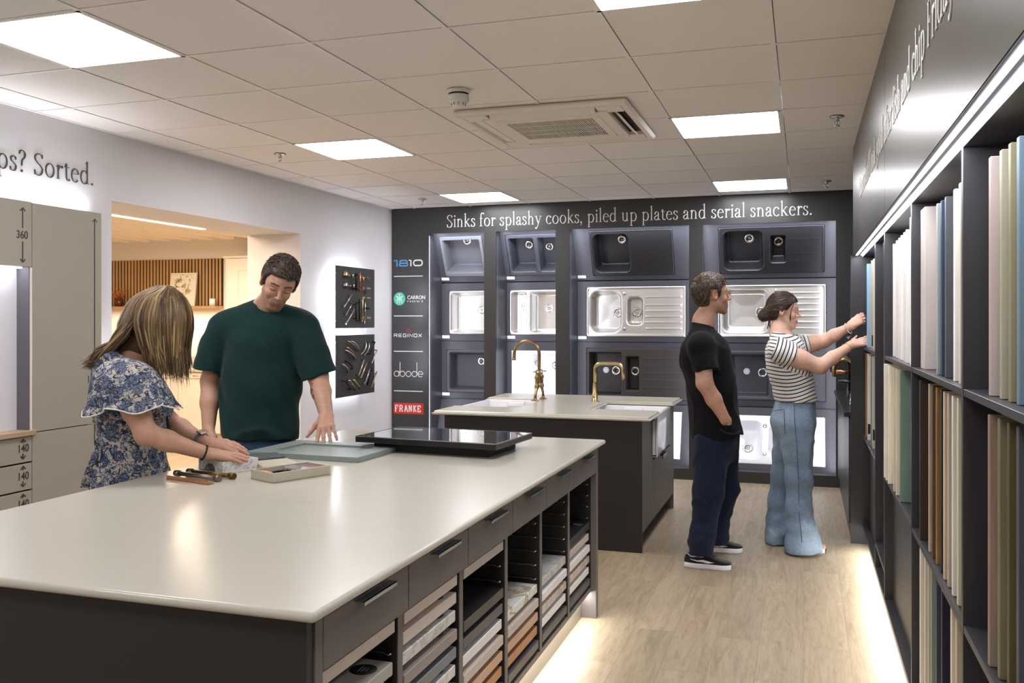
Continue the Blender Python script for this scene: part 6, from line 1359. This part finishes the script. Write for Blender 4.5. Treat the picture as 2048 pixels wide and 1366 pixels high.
for i in range(34):  # loose strands in front of the ear and at the nape
    q=-1 if i%2 else 1; x0=q*rng.uniform(.02,.05); 
    if i<22: P2.append(crv([H.w(x0,.045,.098-abs(x0)*.4),H.w(q*.067,.062,.06),H.w(q*.074,.050,.0),H.w(q*(.072+rng.normal()*.003),.045+rng.normal()*.005,-.05-rng.rand()*.035)],9))
    else: P2.append(crv([H.w(q*.03,-.085,-.04),H.w(q*.035,-.085-.01*rng.rand(),-.08),H.w(q*.03+.01*rng.normal(),-.075-.03*rng.rand(),-.13-.02*rng.rand())],8))
locks('hair',P1+P2,W1+[.0020]*len(P2),tones(rng,len(P1)+len(P2),pal,[.3,.36,.22,.12]),T,extra=(v,f,np.tile(lin('231812'),(len(v),1))))
# striped top
def stripe_mat():
    t=NT('striped_jersey'); a=t.n('ShaderNodeAttribute',attribute_name='run'); f=t.math('FRACT',t.math('MULTIPLY',a.outputs['Fac'],1/.0235)); k=t.math('LESS_THAN',f,.30)
    wv=t.noise(t.co(),700,2); t.col(t.mix(k,lin('e4e1de'),lin('101012'))); t.b.inputs['Roughness'].default_value=.85; t.b.inputs['Sheen Weight'].default_value=.2; t.bump(wv.outputs[0],.15,.0008); return t.m
G=SDF(); G.p+=offs(tors,.009); G.rc(Q(1569,708),Q(1577,735),.112,.120,.04,(CFW,1.35)); G.rc(Q(1577,735),Q(1587,768),.120,.112,.04,(CFW,1.3)); G.rc(Q(1587,768),Q(1592,806),.112,.122,.04,(CFW,1.32)); G.ball(Q(1598,728,-.07),.062,.05); G.ball(Q(1606,728,.07),.062,.05)
G.rc(Q(1558,694,-.12),Q(1590,690,.12),.058,.056,.05); G.rc(Q(1560,680,-.05),Q(1577,680,.05),.046,.046,.04)
sN=Q(1586,713,-.165); sF=Q(1618,688,.115); g1=SDF().rc(shN,sN+unit(elN-shN)*.03,.069,.067,.04); g2=SDF().rc(shF,sF+unit(elF-shF)*.03,.063,.061,.04)
hemw=Q(1592,801)[2]; aN=unit(elN-shN+NV((0,0,-.25))); 
def run(P):
    z=P[:,2]-.05*((P-Q(1590,760))@CRT)-.02*np.sin(((P-Q(1590,760))@CRT)*16); base=hemw+.005-z; t=(P-shN)@unit(elN-shN); rad=np.linalg.norm((P-shN)-np.outer(t,unit(elN-shN)),axis=1)
    tf=(P-shF)@unit(elF-shF); radf=np.linalg.norm((P-shF)-np.outer(tf,unit(elF-shF)),axis=1)
    sn=(t>-.045)&(rad<.088)&(((P-H.c)@CFW)<-.085)&(P[:,2]>Q(0,752)[2]); sf=(tf>.015)&(radf<.078)&(((P-H.c)@CFW)>.03)
    return np.where(sn,t+.3,np.where(sf,tf+.3,base))
tee(G,'striped_top',stripe_mat(),(Q(1568,668),unit(UPV+CRT*.18),0,.0),.058,lambda P:hemw-P[:,2],[(g1,sN,unit(elN-shN)),(g2,sF,unit(elF-shF))],lambda P:crease(P,20,22,.0035,(1,1,1.6))*ssteps(1.35,1.2,P[:,2])+.003*wob(P,30,21,7,(1,1,1.3))*ssteps(1.35,1.15,P[:,2])+.0035*np.sin(P[:,2]*90+3*wob(P,12,4))*ssteps(1.16,1.08,P[:,2])*ssteps(.98,1.03,P[:,2]),h=.0045,attrs={'run':run})
def denim():
    t=NT('light_blue_denim'); n=t.noise(t.co((1,1,.5)),5,4); n2=t.noise(t.co((1,1,1)),60,4,.7); wv=t.noise(t.co((1,1,6)),260,2)
    c=t.ramp(n.outputs[0],[(.3,lin('4d6078')),(.5,lin('6d829a')),(.7,lin('9cb0c2'))]); c=t.mix(.18,c,t.ramp(n2.outputs[0],[(.35,lin('4f6d88')),(.65,lin('b2c8d6'))])); t.col(t.mix(.15,c,t.ramp(wv.outputs[0],[(.4,lin('46627c')),(.6,lin('c5d6e0'))])))
    t.b.inputs['Roughness'].default_value=.85; t.bump(n2.outputs[0],.1,.001); return t.m
m_dn=denim()
def wf(P): return crease(P,14,33,.007,(1,1,.8))*ssteps(.98,.6,P[:,2])+.005*wob(P,24,31,7,(1,1,.8))*ssteps(.95,.5,P[:,2])+.005*np.sin(P[:,2]*60+5*wob(P,8,3))*ssteps(.5,.1,P[:,2])*(.4+.6*wob(P,12,6))+.005*wob(P,40,12)
jeans(T,0,0,(Q(1590,812),Q(1585,842),.122,.135),'jeans',m_dn,[([Q(1594,852,-.07),Q(1597,955,-.095),Q(1598,1010,-.10),Q(1606,1098,-.115)],[.112,.080,.078,.112],Q(1606,1103,-.115),(0.05,0,-1)),([Q(1580,852,.075),Q(1566,950,.1),Q(1558,1000,.12),Q(1553,1080,.14)],[.108,.074,.068,.078],Q(1553,1087,.14),(0,0,-1))],Q(1590,796)[2],wf,fl=(CFW,1.25),h=.006)
m_seam=mat('denim_seam','3f5d7c',.85,var=.1)
b=MB(); 
for pts in ([Q(1568,818,-.175),Q(1570,868,-.183)],[Q(1588,806,-.172),Q(1590,850,-.188),Q(1594,900,-.185),Q(1597,960,-.178),Q(1598,1020,-.180),Q(1604,1085,-.222)],[Q(1545,822,-.125),Q(1566,819,-.173)]): b.tube([tuple(p) for p in crv(pts,12)],.0022,6)
b.build('seam',m_seam,T)
m_tan=mat('tan_suede','c08a6c',.7,var=.1); m_crm=mat('cream_leather','e6ddd2',.5,var=.03)
shoe(T,zf(1580,1098)+CFW*.04,zf(1656,1109)+CFW*.04,m_crm,m_wsole,m_crm,.092,.075,toecap=m_tan); shoe(T,zf(1520+20,1084)+CFW*.04,zf(1585,1088)+CFW*.04,m_crm,m_wsole,m_crm,.092,.07)
# bracelets, ring, earring
bc=wrN*.88+elN*.12; dv=unit(wrN-elN); bb=unit(np.cross(dv,(0,0,1.))); cc_=np.cross(dv,bb)
b=MB(); b.tube([tuple(bc+(bb*math.cos(a)+cc_*math.sin(a))*.030) for a in np.linspace(0,2*PI,25)],.0012,6); b.build('thin_bracelet',mat('gold','d8b070',.25,1,var=0),T)
bc=wrF*.90+elF*.10; dv=unit(wrF-elF); bb=unit(np.cross(dv,(0,0,1.))); cc_=np.cross(dv,bb); m_silver=mat('silver','d6d6da',.2,1,var=0)
b=MB(); 
for k in range(26): a=2*PI*k/26; b.ball(tuple(bc+(bb*math.cos(a)+cc_*math.sin(a))*.035+NV((0,0,-.006))*(1-math.sin(a)*0)),.0038,8)
p=b.build('chain_bracelet',m_silver,T); b=MB(); hp=bc-UPV*.062; 
b.prism([(.012*k,.012*l) for k,l in((0,-1),(.5,-.5),(1,.15),(.95,.6),(.5,.85),(0,.55),(-.5,.85),(-.95,.6),(-1,.15),(-.5,-.5))],-.001,.001,frame(hp,CRT,UPV,-CFW)); b.build('heart_charm',m_silver,p)
b=MB(); b.ball(tuple(H.w(-.083,-.004,-.030)),.0035,10); b.ball(tuple(H.w(.083,-.004,-.030)),.0035,10); b.build('earring',m_silver,T)
# ================================================================ man in the green T-shirt, looking down at the shaker door
T=thing('person','man in a dark green T-shirt looking down, one hand spread on the shaker door','person',(-2.65,3.9,0))
Q=PW(4.50); H=Head(Q(558,566,-.03),-CFW*.80+CRT*.26-UPV*.50,UPV*.86+CRT*.36-CFW*.30,1.05)
S=SDF(); nb=Q(530,628,.03); H.prims(S,nb,.060)
i0=len(S.p); S.rc(Q(485,638,.04),Q(528,618,.03),.045,.045,.05); S.rc(Q(575,638,.04),Q(532,618,.03),.045,.045,.05)
S.rc(Q(528,690,.05),Q(520,850,.05),.125,.12,.04,(CRT,1.35)); S.rc(Q(458,650,.05),Q(598,650,.05),.050,.050,.04)
tors=S.p[i0:]; shR=Q(443,650,.05); elR=Q(421,762,.07); wrR=Q(417,858,-.02); shL=Q(612,650,.03); elL=Q(636,752,-.02); wrL=Q(653,832,-.22)
S.chain([shR,elR],[.054,.047],.03); S.rc(elR,elR*.55+wrR*.45,.048,.045,.02); S.rc(elR*.55+wrR*.45,wrR,.045,.031,.02)
S.chain([shL,elL],[.054,.049],.03); S.rc(elL,elL*.6+wrL*.4,.050,.047,.02); S.rc(elL*.6+wrL*.4,wrL,.047,.032,.02)
hand(S,wrR,Q(424,905,-.06)-wrR,CRT*-.8-CFW*.5,-CFW*.9+CRT*.3,1.05,curl=((35,40,30),)*4,thumb=(.3,.9,-.2))
# left hand: palm arched over the door, finger tips and thumb tip on its surface
kd=Q(655,880,-.345)-wrL
hand(S,wrL,unit(Q(652,876,-.36)-wrL),unit(-CFW*.55+UPV*.75),-CRT,1.06,curl=((26,6,6),(24,6,6),(24,6,6),(24,8,6)),spread=9,thumb=(.95,.75,-.55),tcurl=10)
S.chain([Q(488,905,.05),Q(480,1050,.02),Q(478,1235,.05)],[.095,.06,.042],.03); S.chain([Q(560,905,.05),Q(570,1050,.02),Q(575,1235,.05)],[.095,.06,.042],.03)
def tattoo(P,c):
    def blob(px,py,dd,rx,ry):
        q=P-Q(px,py,dd); u=q@CRT; v=q@UPV; return ((u/rx)**2+(v/ry)**2<1)&(q@CFW<.03)
    m=blob(624,776,-.11,.012,.026)|blob(627,798,-.14,.009,.022)|blob(631,812,-.16,.006,.014); n=wob(P,260,5); m=m&(n>-.28)
    m|=blob(433,775,.0,.010,.018)&(n>0); c[m]=c[m]*.25+NV(lin('2b3138'))*.75; return c
col=lambda P:tattoo(P,H.colour(P,'bd937c',dict(stubble=.55,browc='241811',brow=.95,blush='b8735c',lip='a5655a',smile=.001)))
skinmesh('body',body_mesh(S,.007,[(H.w(0,0,-.01),.14,.0022),((wrL+Q(650,880,-.3))/2+CRT*-.02,NV((.13,.13,.11)),.0026),(elL*.5+wrL*.5,NV((.06,.08,.08)),.004)]),m_skin,T,col)
hl=lambda L:male_line(L,.074,-.014,-.080); rng=np.random.RandomState(14)
v,f,sm=cap(H,.013,hl,13,.003,80,.0032,(1,.6,1)); pal=['2a1f18','3b2c21','4d3a2b','644c37']
P1,W1=surf_locks(H,sm,v,1700,rng,.028,lambda L:(.45,.9,.0) if L[2]>.07 else (0,-.1,-.9),.0022,.2,.003,lambda L:hl(L)<np.where(L[:,2]<.07,-.024,-.012))
P2,W2=surf_locks(H,sm,v,500,rng,.034,lambda L:(.6,.8,.0),.0026,.3,.010,lambda L:(L[:,2]>.080)&(L[:,1]<.06))
locks('hair',P1+P2,W1+W2,tones(rng,len(P1)+len(P2),pal,[.35,.38,.2,.07]),T,extra=(v,f,np.tile(lin('30241b'),(len(v),1))))
m_green=cloth('dark_green_cotton','0f2928',.92,.12,14,'143230',sheen=.06)
G=SDF(); G.p+=offs(tors,.010); G.rc(Q(527,690,.04),Q(523,770,.03),.143,.140,.05,(CRT,1.38)); G.rc(Q(523,770,.03),Q(517,905,.02),.140,.150,.05,(CRT,1.32)); G.rc(Q(470,653,.05),Q(590,653,.05),.085,.085,.06); G.rc(Q(497,640,.04),Q(565,640,.04),.060,.060,.05)
s1=Q(417,742,.055); s2=Q(640,752,-.015)
g1=SDF().rc(Q(448,657,.05),s1+unit(elR-shR)*.06,.086,.094,.05); g2=SDF().rc(Q(606,657,.03),s2+unit(elL-shL)*.06,.086,.092,.05)
hz=Q(517,882,-.15)[2]; dR=unit(NV(Q(412,770)-Q(445,650))*1.+CRT*.05); dL=unit(Q(650,770)-Q(606,650))
def gf(P):
    c=Q(525,760)
    u=(P-c)@CRT; z=P[:,2]; return crease(P,11,47,.009,(1.2,1.2,.7))*ssteps(1.47,1.3,z)+.007*wob(P,17,41,8,(1.2,1.2,.5))+.006*np.sin((u*1.0+(z-1.2)*.5)*55+2.5*wob(P,8,2))*ssteps(1.35,1.0,z)*.6+.0045*wob(P,42,44)
tee(G,'t_shirt',m_green,(Q(533,607,-.02),unit(UPV*.95-CFW*.42),0,.0),.075,lambda P:hz-P[:,2]+.006*np.sin(((P-Q(520,880))@CRT)*20),[(g1,s1,dR),(g2,s2,dL)],gf,h=.006,k=.018)
# collar band
b=MB(); cc_=Q(531,612,.0); ax_=unit(UPV*.93-CFW*.42); e1=CRT; e2=np.cross(ax_,e1)
m_jn=cloth('mid_blue_denim','324a66',.9,.3,8,'4a6684',sheen=.1)
jeans(T,0,0,(Q(520,880,.04),Q(520,905,.04),.135,.14),'jeans',m_jn,[([Q(488,915,.04),Q(482,1050,.02),Q(478,1225,.03)],[.118,.085,.075],Q(478,1232,.03),(0,0,-1)),([Q(556,915,.04),Q(568,1050,.02),Q(575,1225,.03)],[.118,.085,.075],Q(575,1232,.03),(0,0,-1))],Q(520,872)[2],lambda P:.004*wob(P,30,3),fl=(CRT,1.25),h=.009)
for px in(478,575): p=Q(px,1200,.10); p[2]=0; q=p-CFW*.27; shoe(T,p,q,m_blk,m_wsole,m_blk,.10,.078)
# ================================================================ woman in the floral dress, hands on the marble block
T=thing('person','woman with long blonde hair in a blue floral dress, both hands on a marble block','person',(-2.6,2.9,0))
Q=PW(3.52); H=Head(Q(322,642,0),CRT*.80-UPV*.50+CFW*.22,UPV*.80+CRT*.50,.93,True)
S=SDF(); nb=Q(266,728,.0); H.prims(S,nb,.046)
S.rc(Q(245,745,-.07),Q(268,722,0),.04,.04,.05); S.rc(Q(258,745,.08),Q(268,722,0),.04,.04,.05)
S.rc(Q(262,760),Q(262,930),.10,.10,.04,(CFW,1.35)); S.rc(Q(245,748,-.13),Q(262,748,.14),.045,.045,.04)
shN=Q(248,762,-.165); elN=Q(292,868,-.19); wrN=Q(413,907,-.085); shF=Q(272,760,.165); elF=Q(334,842,.19); wrF=Q(414,886,.055)
S.chain([shN,shN*.5+elN*.5,elN],[.052,.047,.040],.03); S.rc(elN,elN*.65+wrN*.35,.040,.037,.02); S.rc(elN*.65+wrN*.35,wrN,.037,.0245,.02)
S.chain([shF,shF*.5+elF*.5,elF],[.054,.048,.041],.03); S.rc(elF,elF*.65+wrF*.35,.042,.038,.02); S.rc(elF*.65+wrF*.35,wrF,.038,.0235,.02)
tip=NV((-2.075,3.02,WT+.058)); 
hand(S,wrN,tip-wrN-UPV*.006,UPV*.92-CFW*.3,CFW,.93,curl=((3,3,4),(2,3,3),(3,3,4),(5,4,4)),spread=3,thumb=(.45,.9,-.1),tcurl=3)
tip2=NV((-2.10,3.115,WT+.075)); hand(S,wrF,tip2-wrF,UPV*.85-CFW*.5,-CFW*.6-UPV*.3,.93,curl=((10,14,10),(9,14,10),(9,14,10),(10,14,10)),spread=2,thumb=(.4,.9,-.3),tcurl=3)
S.chain([Q(250,950,-.07),Q(252,1150,-.07),Q(255,1340,-.07)],[.08,.052,.036],.03); S.chain([Q(262,950,.08),Q(262,1150,.08),Q(262,1340,.08)],[.08,.052,.036],.03)
col=lambda P:H.colour(P,'c3957f',dict(browc='6a4f38',brow=.6,blush='c07c66',lip='b06a60'))
skinmesh('body',body_mesh(S,.007,[(H.w(0,0,-.01),.13,.003),(Q(458,905,-.01),NV((.10,.12,.075)),.0024),(Q(350,885,-.14),NV((.10,.05,.06)),.004)]),m_skin,T,col)
b=MB()
for (w_,e_,f_) in((wrN,elN,.04),):
    bc=w_*(1-f_)+e_*f_; dv=unit(w_-e_); bb=unit(np.cross(dv,(0,0,1.))); c2=np.cross(dv,bb); b.tube([tuple(bc+(bb*math.cos(a)+c2*math.sin(a))*.0285) for a in np.linspace(0,2*PI,25)],.0032,8)
b.build('hair_tie_bracelet',mat('black_elastic','0e0e12',.8,var=0),T)
bc=wrF*.86+elF*.14; dv=unit(wrF-elF); bb=unit(np.cross(dv,(0,0,1.))); c2=np.cross(dv,bb); b=MB()
rings=[[tuple(bc+dv*o_+(bb*math.cos(a)+c2*math.sin(a))*(.0295+(.0012 if abs(o_)<.008 else 0))) for a in np.linspace(0,2*PI,29)[:-1]] for o_ in(-.0105,-.008,.008,.0105)]
b.add([p for r in rings for p in r],[(i*28+k,i*28+(k+1)%28,(i+1)*28+(k+1)%28,(i+1)*28+k) for i in range(3) for k in range(28)],True); p=b.build('watch_band',mat('grey_mesh_band','8b8d90',.35,.6,var=.05),T)
upw=unit(UPV*.9-CFW*.2-dv*((UPV*.9-CFW*.2)@dv)); b=MB(); c_=bc+upw*.031; lt_=np.cross(dv,upw); b.box(-.017,.017,-.015,.015,0,.007,.003,frame(c_,dv,lt_,upw)); b.build('watch_case',mat('watch_silver','c9c7c4',.2,1,var=0),p)
# dress
def floral():
    t=NT('blue_floral_print'); v=t.co(); nw=t.noise(v,7,3,.5); wv=t.n('ShaderNodeVectorMath',operation='MULTIPLY_ADD'); t.l(nw.outputs['Color'],wv.inputs[0]); wv.inputs[1].default_value=(.05,.05,.05); t.l(v,wv.inputs[2]); V=wv.outputs[0]
    # stems: thin level lines of a swirly noise
    s1=t.noise(V,24,2,.5,1.4); st1=t.math('LESS_THAN',t.math('ABSOLUTE',t.math('SUBTRACT',s1.outputs[0],.5)),.030); s2=t.noise(V,40,2,.5,1.0); st2=t.math('LESS_THAN',t.math('ABSOLUTE',t.math('SUBTRACT',s2.outputs[0],.52)),.028)
    # leaves and petals
    vo=t.n('ShaderNodeTexVoronoi'); vo.inputs['Scale'].default_value=88; t.l(V,vo.inputs['Vector']); lf=t.math('LESS_THAN',vo.outputs['Distance'],.40); ln=t.noise(V,12,2); lf=t.math('MULTIPLY',lf,t.math('GREATER_THAN',ln.outputs[0],.40))
    fo=t.n('ShaderNodeTexVoronoi'); fo.inputs['Scale'].default_value=20; fo.inputs['Randomness'].default_value=.9; t.l(V,fo.inputs['Vector']); pn=t.noise(v,75,2,.6,.5); fd=t.math('ADD',fo.outputs['Distance'],t.math('MULTIPLY',t.math('SUBTRACT',pn.outputs[0],.5),.35)); fl_=t.math('LESS_THAN',fd,.46); 
    hole=t.math('GREATER_THAN',t.math('FRACT',t.math('MULTIPLY',fd,11)),.24)
    n3=t.noise(v,5,2); deep=t.mix(n3.outputs[0],lin('27304f'),lin('3c5878')); mid=t.mix(pn.outputs[0],lin('31466f'),lin('6b86a6'))
    c=t.mix(st2,lin('b5ada0'),lin('4a5470')); c=t.mix(lf,c,mid); c=t.mix(t.math('MULTIPLY',fl_,hole),c,deep); c=t.mix(st1,c,lin('20253c'))
    t.col(c); t.b.inputs['Roughness'].default_value=.8; w2=t.noise(v,500,2); t.bump(w2.outputs[0],.1,.0008); return t.m
m_fl=floral()
G=SDF(); G.rc(Q(258,775),Q(262,820),.118,.118,.05,(CFW,1.3)); G.ball(Q(308,806,-.06),.068,.05); G.ball(Q(312,806,.07),.068,.05); G.rc(Q(262,820),Q(266,872),.118,.108,.05,(CFW,1.25)); G.rc(Q(266,872),Q(262,965),.108,.132,.05,(CFW,1.2)); G.rc(Q(260,965),Q(245,1200),.132,.165,.05,(CFW,1.2))
G.rc(Q(240,752,-.12),Q(258,750,.12),.056,.056,.05); G.rc(Q(226,728,0),Q(232,790,0),.078,.085,.06); G.rc(Q(238,722,-.05),Q(250,722,.06),.05,.05,.05)
def df(P): 
    a=np.arctan2((P-Q(262,900))@CFW,(P-Q(262,900))@CRT); z=P[:,2]; return .007*wob(P,25,51,7,(1,1,.5))+.008*np.sin(a*11+2*wob(P,6,4))*ssteps(.95,.75,z)+.003*wob(P,60,9)
Gt=SDF(); Gt.p=G.p; zlo=.42
def dress(P):
    D=np.maximum(Gt(P),zlo-P[:,2])-df(P); c=Q(272,712,0); ax=unit(UPV*.9+CRT*.40); q=(P-c)@ax; rad=np.linalg.norm((P-c)-np.outer(q,ax),axis=1); return np.maximum(D,np.where(rad<.12,q-.0,-1))
lo,hi=bounds(G,.03); lo[2]=max(lo[2],.35); skinmesh('dress',[nets(dress,lo,hi,.0065)],m_fl,T)
# flutter sleeves: puffed cap, flared hem with a frill and pale piping
m_pipe=mat('cream_piping','e2dccf',.7,var=0)
def flutter(sh,ctr_px,rx,ry,zt_px,zb_px,dd,top,nm=''):
    n=72; rings=[]; cT=NV(top); 
    for j,(t_,k,wv) in enumerate(((0,.10,0),(.06,.42,0),(.16,.66,0),(.32,.84,.0),(.5,.93,.01),(.68,.98,.025),(.84,1.03,.05),(.86,1.02,.05),(.93,1.08,.08),(1.0,1.15,.12))):
        c=Q(*[cT_*(1-t_)+b_*t_ for cT_,b_ in zip(top,(ctr_px,zb_px,dd))]); ring=[]
        for i in range(n):
            a=2*PI*i/n; w_=1+wv*(math.sin(a*7+.6)+.5*math.sin(a*11+2)); ring.append(c+CRT*rx*k*w_*math.cos(a)+CFW*ry*k*w_*math.sin(a)+UPV*(-.006*wv*40*math.sin(a*5+1)*.5)+UPV*(.012*t_*math.cos(a)))
        rings.append(ring)
    V=NV([p for r in rings for p in r]); F=NV([(i*n+k,i*n+(k+1)%n,(i+1)*n+(k+1)%n,(i+1)*n+k) for i in range(len(rings)-1) for k in range(n)]).astype(int)
    o=skinmesh('flutter_sleeve',[(V,F)],m_fl,T); so=o.modifiers.new('s','SOLIDIFY'); so.thickness=.002; sb=o.modifiers.new('ss','SUBSURF'); sb.levels=1; sb.render_levels=1
    b=MB(); b.tube([tuple(p) for p in rings[-1]+[rings[-1][0]]],.0028,6); b.build('sleeve_piping',m_pipe,o)
    b=MB(); b.tube([tuple(p*1) for p in rings[6]+[rings[6][0]]],.0018,6); b.build('frill_piping',cloth('navy_trim','252c44'),o)
flutter(shN,258,.142,.088,735,818,-.185,(246,716,-.125)); flutter(shF,302,.10,.075,740,815,.185,(266,722,.12))
b=MB(); b.tube([tuple(p) for p in crv([Q(332,790,-.03),Q(334,815,-.05),Q(333,832,-.05)],8)],.0015,6); b.tube([tuple(p) for p in crv([Q(333,828,-.05),Q(335,840,-.05),Q(337,856,-.05)],6)],[.004,.005,.0055,.0055,.006,.006],6); b.tube([tuple(p) for p in crv([Q(331,790,-.04),Q(330,812,-.06),Q(333,838,-.055)],8)],.0015,6); b.build('neck_tie_tassel',mat('black_cord','14141c',.8,var=0),T)
b=MB(); 
for (p0,p1,p2,p3) in((Q(210,862,-.08),Q(196,890,-.11),Q(186,930,-.12),Q(176,975,-.11)),(Q(212,866,-.06),Q(204,905,-.08),Q(200,950,-.09),Q(190,985,-.09))):
    P=crv([p0,p1,p2,p3],10); V=[];
    for i,p in enumerate(P): w_=.012+.022*(i/9); V+= [p+CRT*w_+CFW*.01*math.sin(i),p-CRT*w_*.8-CFW*.01*math.sin(i)]
    b.add(V,[(2*i,2*i+1,2*i+3,2*i+2) for i in range(9)],True)
o=b.build('waist_sash',m_fl,T); so=o.modifiers.new('s','SOLIDIFY'); so.thickness=.003
# hair: dark core plus long locks falling forward and back
rng=np.random.RandomState(22); pal=['54412f','6d563c','876e4d','a1885f','bba377']
core=SDF(); c0=Q(316,640,0); core.el(H.w(0,-.014,.036),(.078,.095,.085),.02,H.ax); core.rc(Q(305,640,0),Q(268,725,0),.072,.05,.05); core.rc(Q(240,700,0),Q(205,720,0),.05,.03,.05)
core.post=lambda P,D:np.maximum(D-.003*wob(P,70,3,8,(1,1,.2)),np.where((P-H.c)@unit(CRT*.8-UPV*.3)>.045,.01,-1)); lo,hi=bounds(core,.02); v,f=nets(core,lo,hi,.005)
PT=[];WD=[];CL=[]
RX_,RY_=.137,.108   # half width (picture plane) and half depth of the hair mass at eye level
for i in range(2100):
    a=rng.uniform(-PI,PI)
    if rng.rand()<.25: a=rng.uniform(-PI*.95,0)
    a2=a if abs(a)>R(24) else math.copysign(R(24)+rng.rand()*R(8),a); ca2,sa2=math.cos(a2),math.sin(a2)
    lay=rng.uniform(.66,1.0)**.6; ca,sa=math.cos(a),math.sin(a); jx=rng.normal()*3
    part=-.2
    rr0=rng.rand()**.6; p0=Q(326+24*ca*rr0+jx*.3,570+5*rr0*rr0+7*(1-lay)*10,.045*sa*rr0-.01); p1=Q(318,598,0)+CRT*RX_*.74*lay*ca+CFW*RY_*.72*lay*sa; p1=Q(318,598,0)+CRT*RX_*.74*lay*(ca*.5+(ca2 if abs(a)<=PI and a2!=a else ca)*.5)+CFW*RY_*.72*lay*(sa*.4+(sa2 if a2!=a else sa)*.6)
    if a2!=a: ca,sa=ca2,sa2
    p2=Q(313,640,0)+CRT*RX_*lay*ca*1.0+CFW*RY_*lay*sa
    back=(abs(a)>R(112))
    if not back:
        L=rng.uniform(.70,1.04); ex=(347-314)/FPX*3.5
        xx=ca*RX_*.82+.012; q3=Q(314,692,0)+CRT*(xx*1.02)*lay+CFW*RY_*lay*sa*.92
        yend=680+72*L-(14 if ca<0 else 0)+rng.normal()*13; q4=Q(318+rng.normal()*4,yend,0)+CRT*(ca*RX_*.62+.02+(.018 if rng.rand()<.1 else 0))+CFW*RY_*sa*.75
        P=crv([p0,p1,p2,q3,q4],13)
    else:
        k=(abs(a)-R(112))/R(68); u=rng.rand(); side=1 if a>0 else -1
        q3=Q(262-14*k+10*rng.normal()*.4,676,0)+CFW*side*RY_*(1-.55*k)*lay; q4=Q(228-26*k*u+rng.normal()*5,708+8*rng.normal()*.5,0)+CFW*side*.09*(1-.3*k); q5=Q(200-16*k*u+rng.normal()*9,722+18*rng.rand(),0)+CFW*side*.07*(1-.3*k)
        P=crv([p0,p1,p2,q3,q4,q5],15)
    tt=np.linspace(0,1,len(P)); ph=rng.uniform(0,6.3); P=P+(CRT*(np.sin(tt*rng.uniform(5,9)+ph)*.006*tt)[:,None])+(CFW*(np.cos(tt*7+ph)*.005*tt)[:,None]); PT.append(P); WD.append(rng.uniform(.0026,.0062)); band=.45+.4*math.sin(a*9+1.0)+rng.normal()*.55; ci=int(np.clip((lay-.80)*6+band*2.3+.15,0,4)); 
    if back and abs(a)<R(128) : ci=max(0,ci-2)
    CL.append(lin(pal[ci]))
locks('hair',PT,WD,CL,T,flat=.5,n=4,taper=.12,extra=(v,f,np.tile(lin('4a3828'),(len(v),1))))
for sx in(-.07,.08): p=Q(240,1300,sx); p[2]=0; shoe(T,p,p+CRT*.24,m_blk,m_wsole,m_blk,.088,.065)
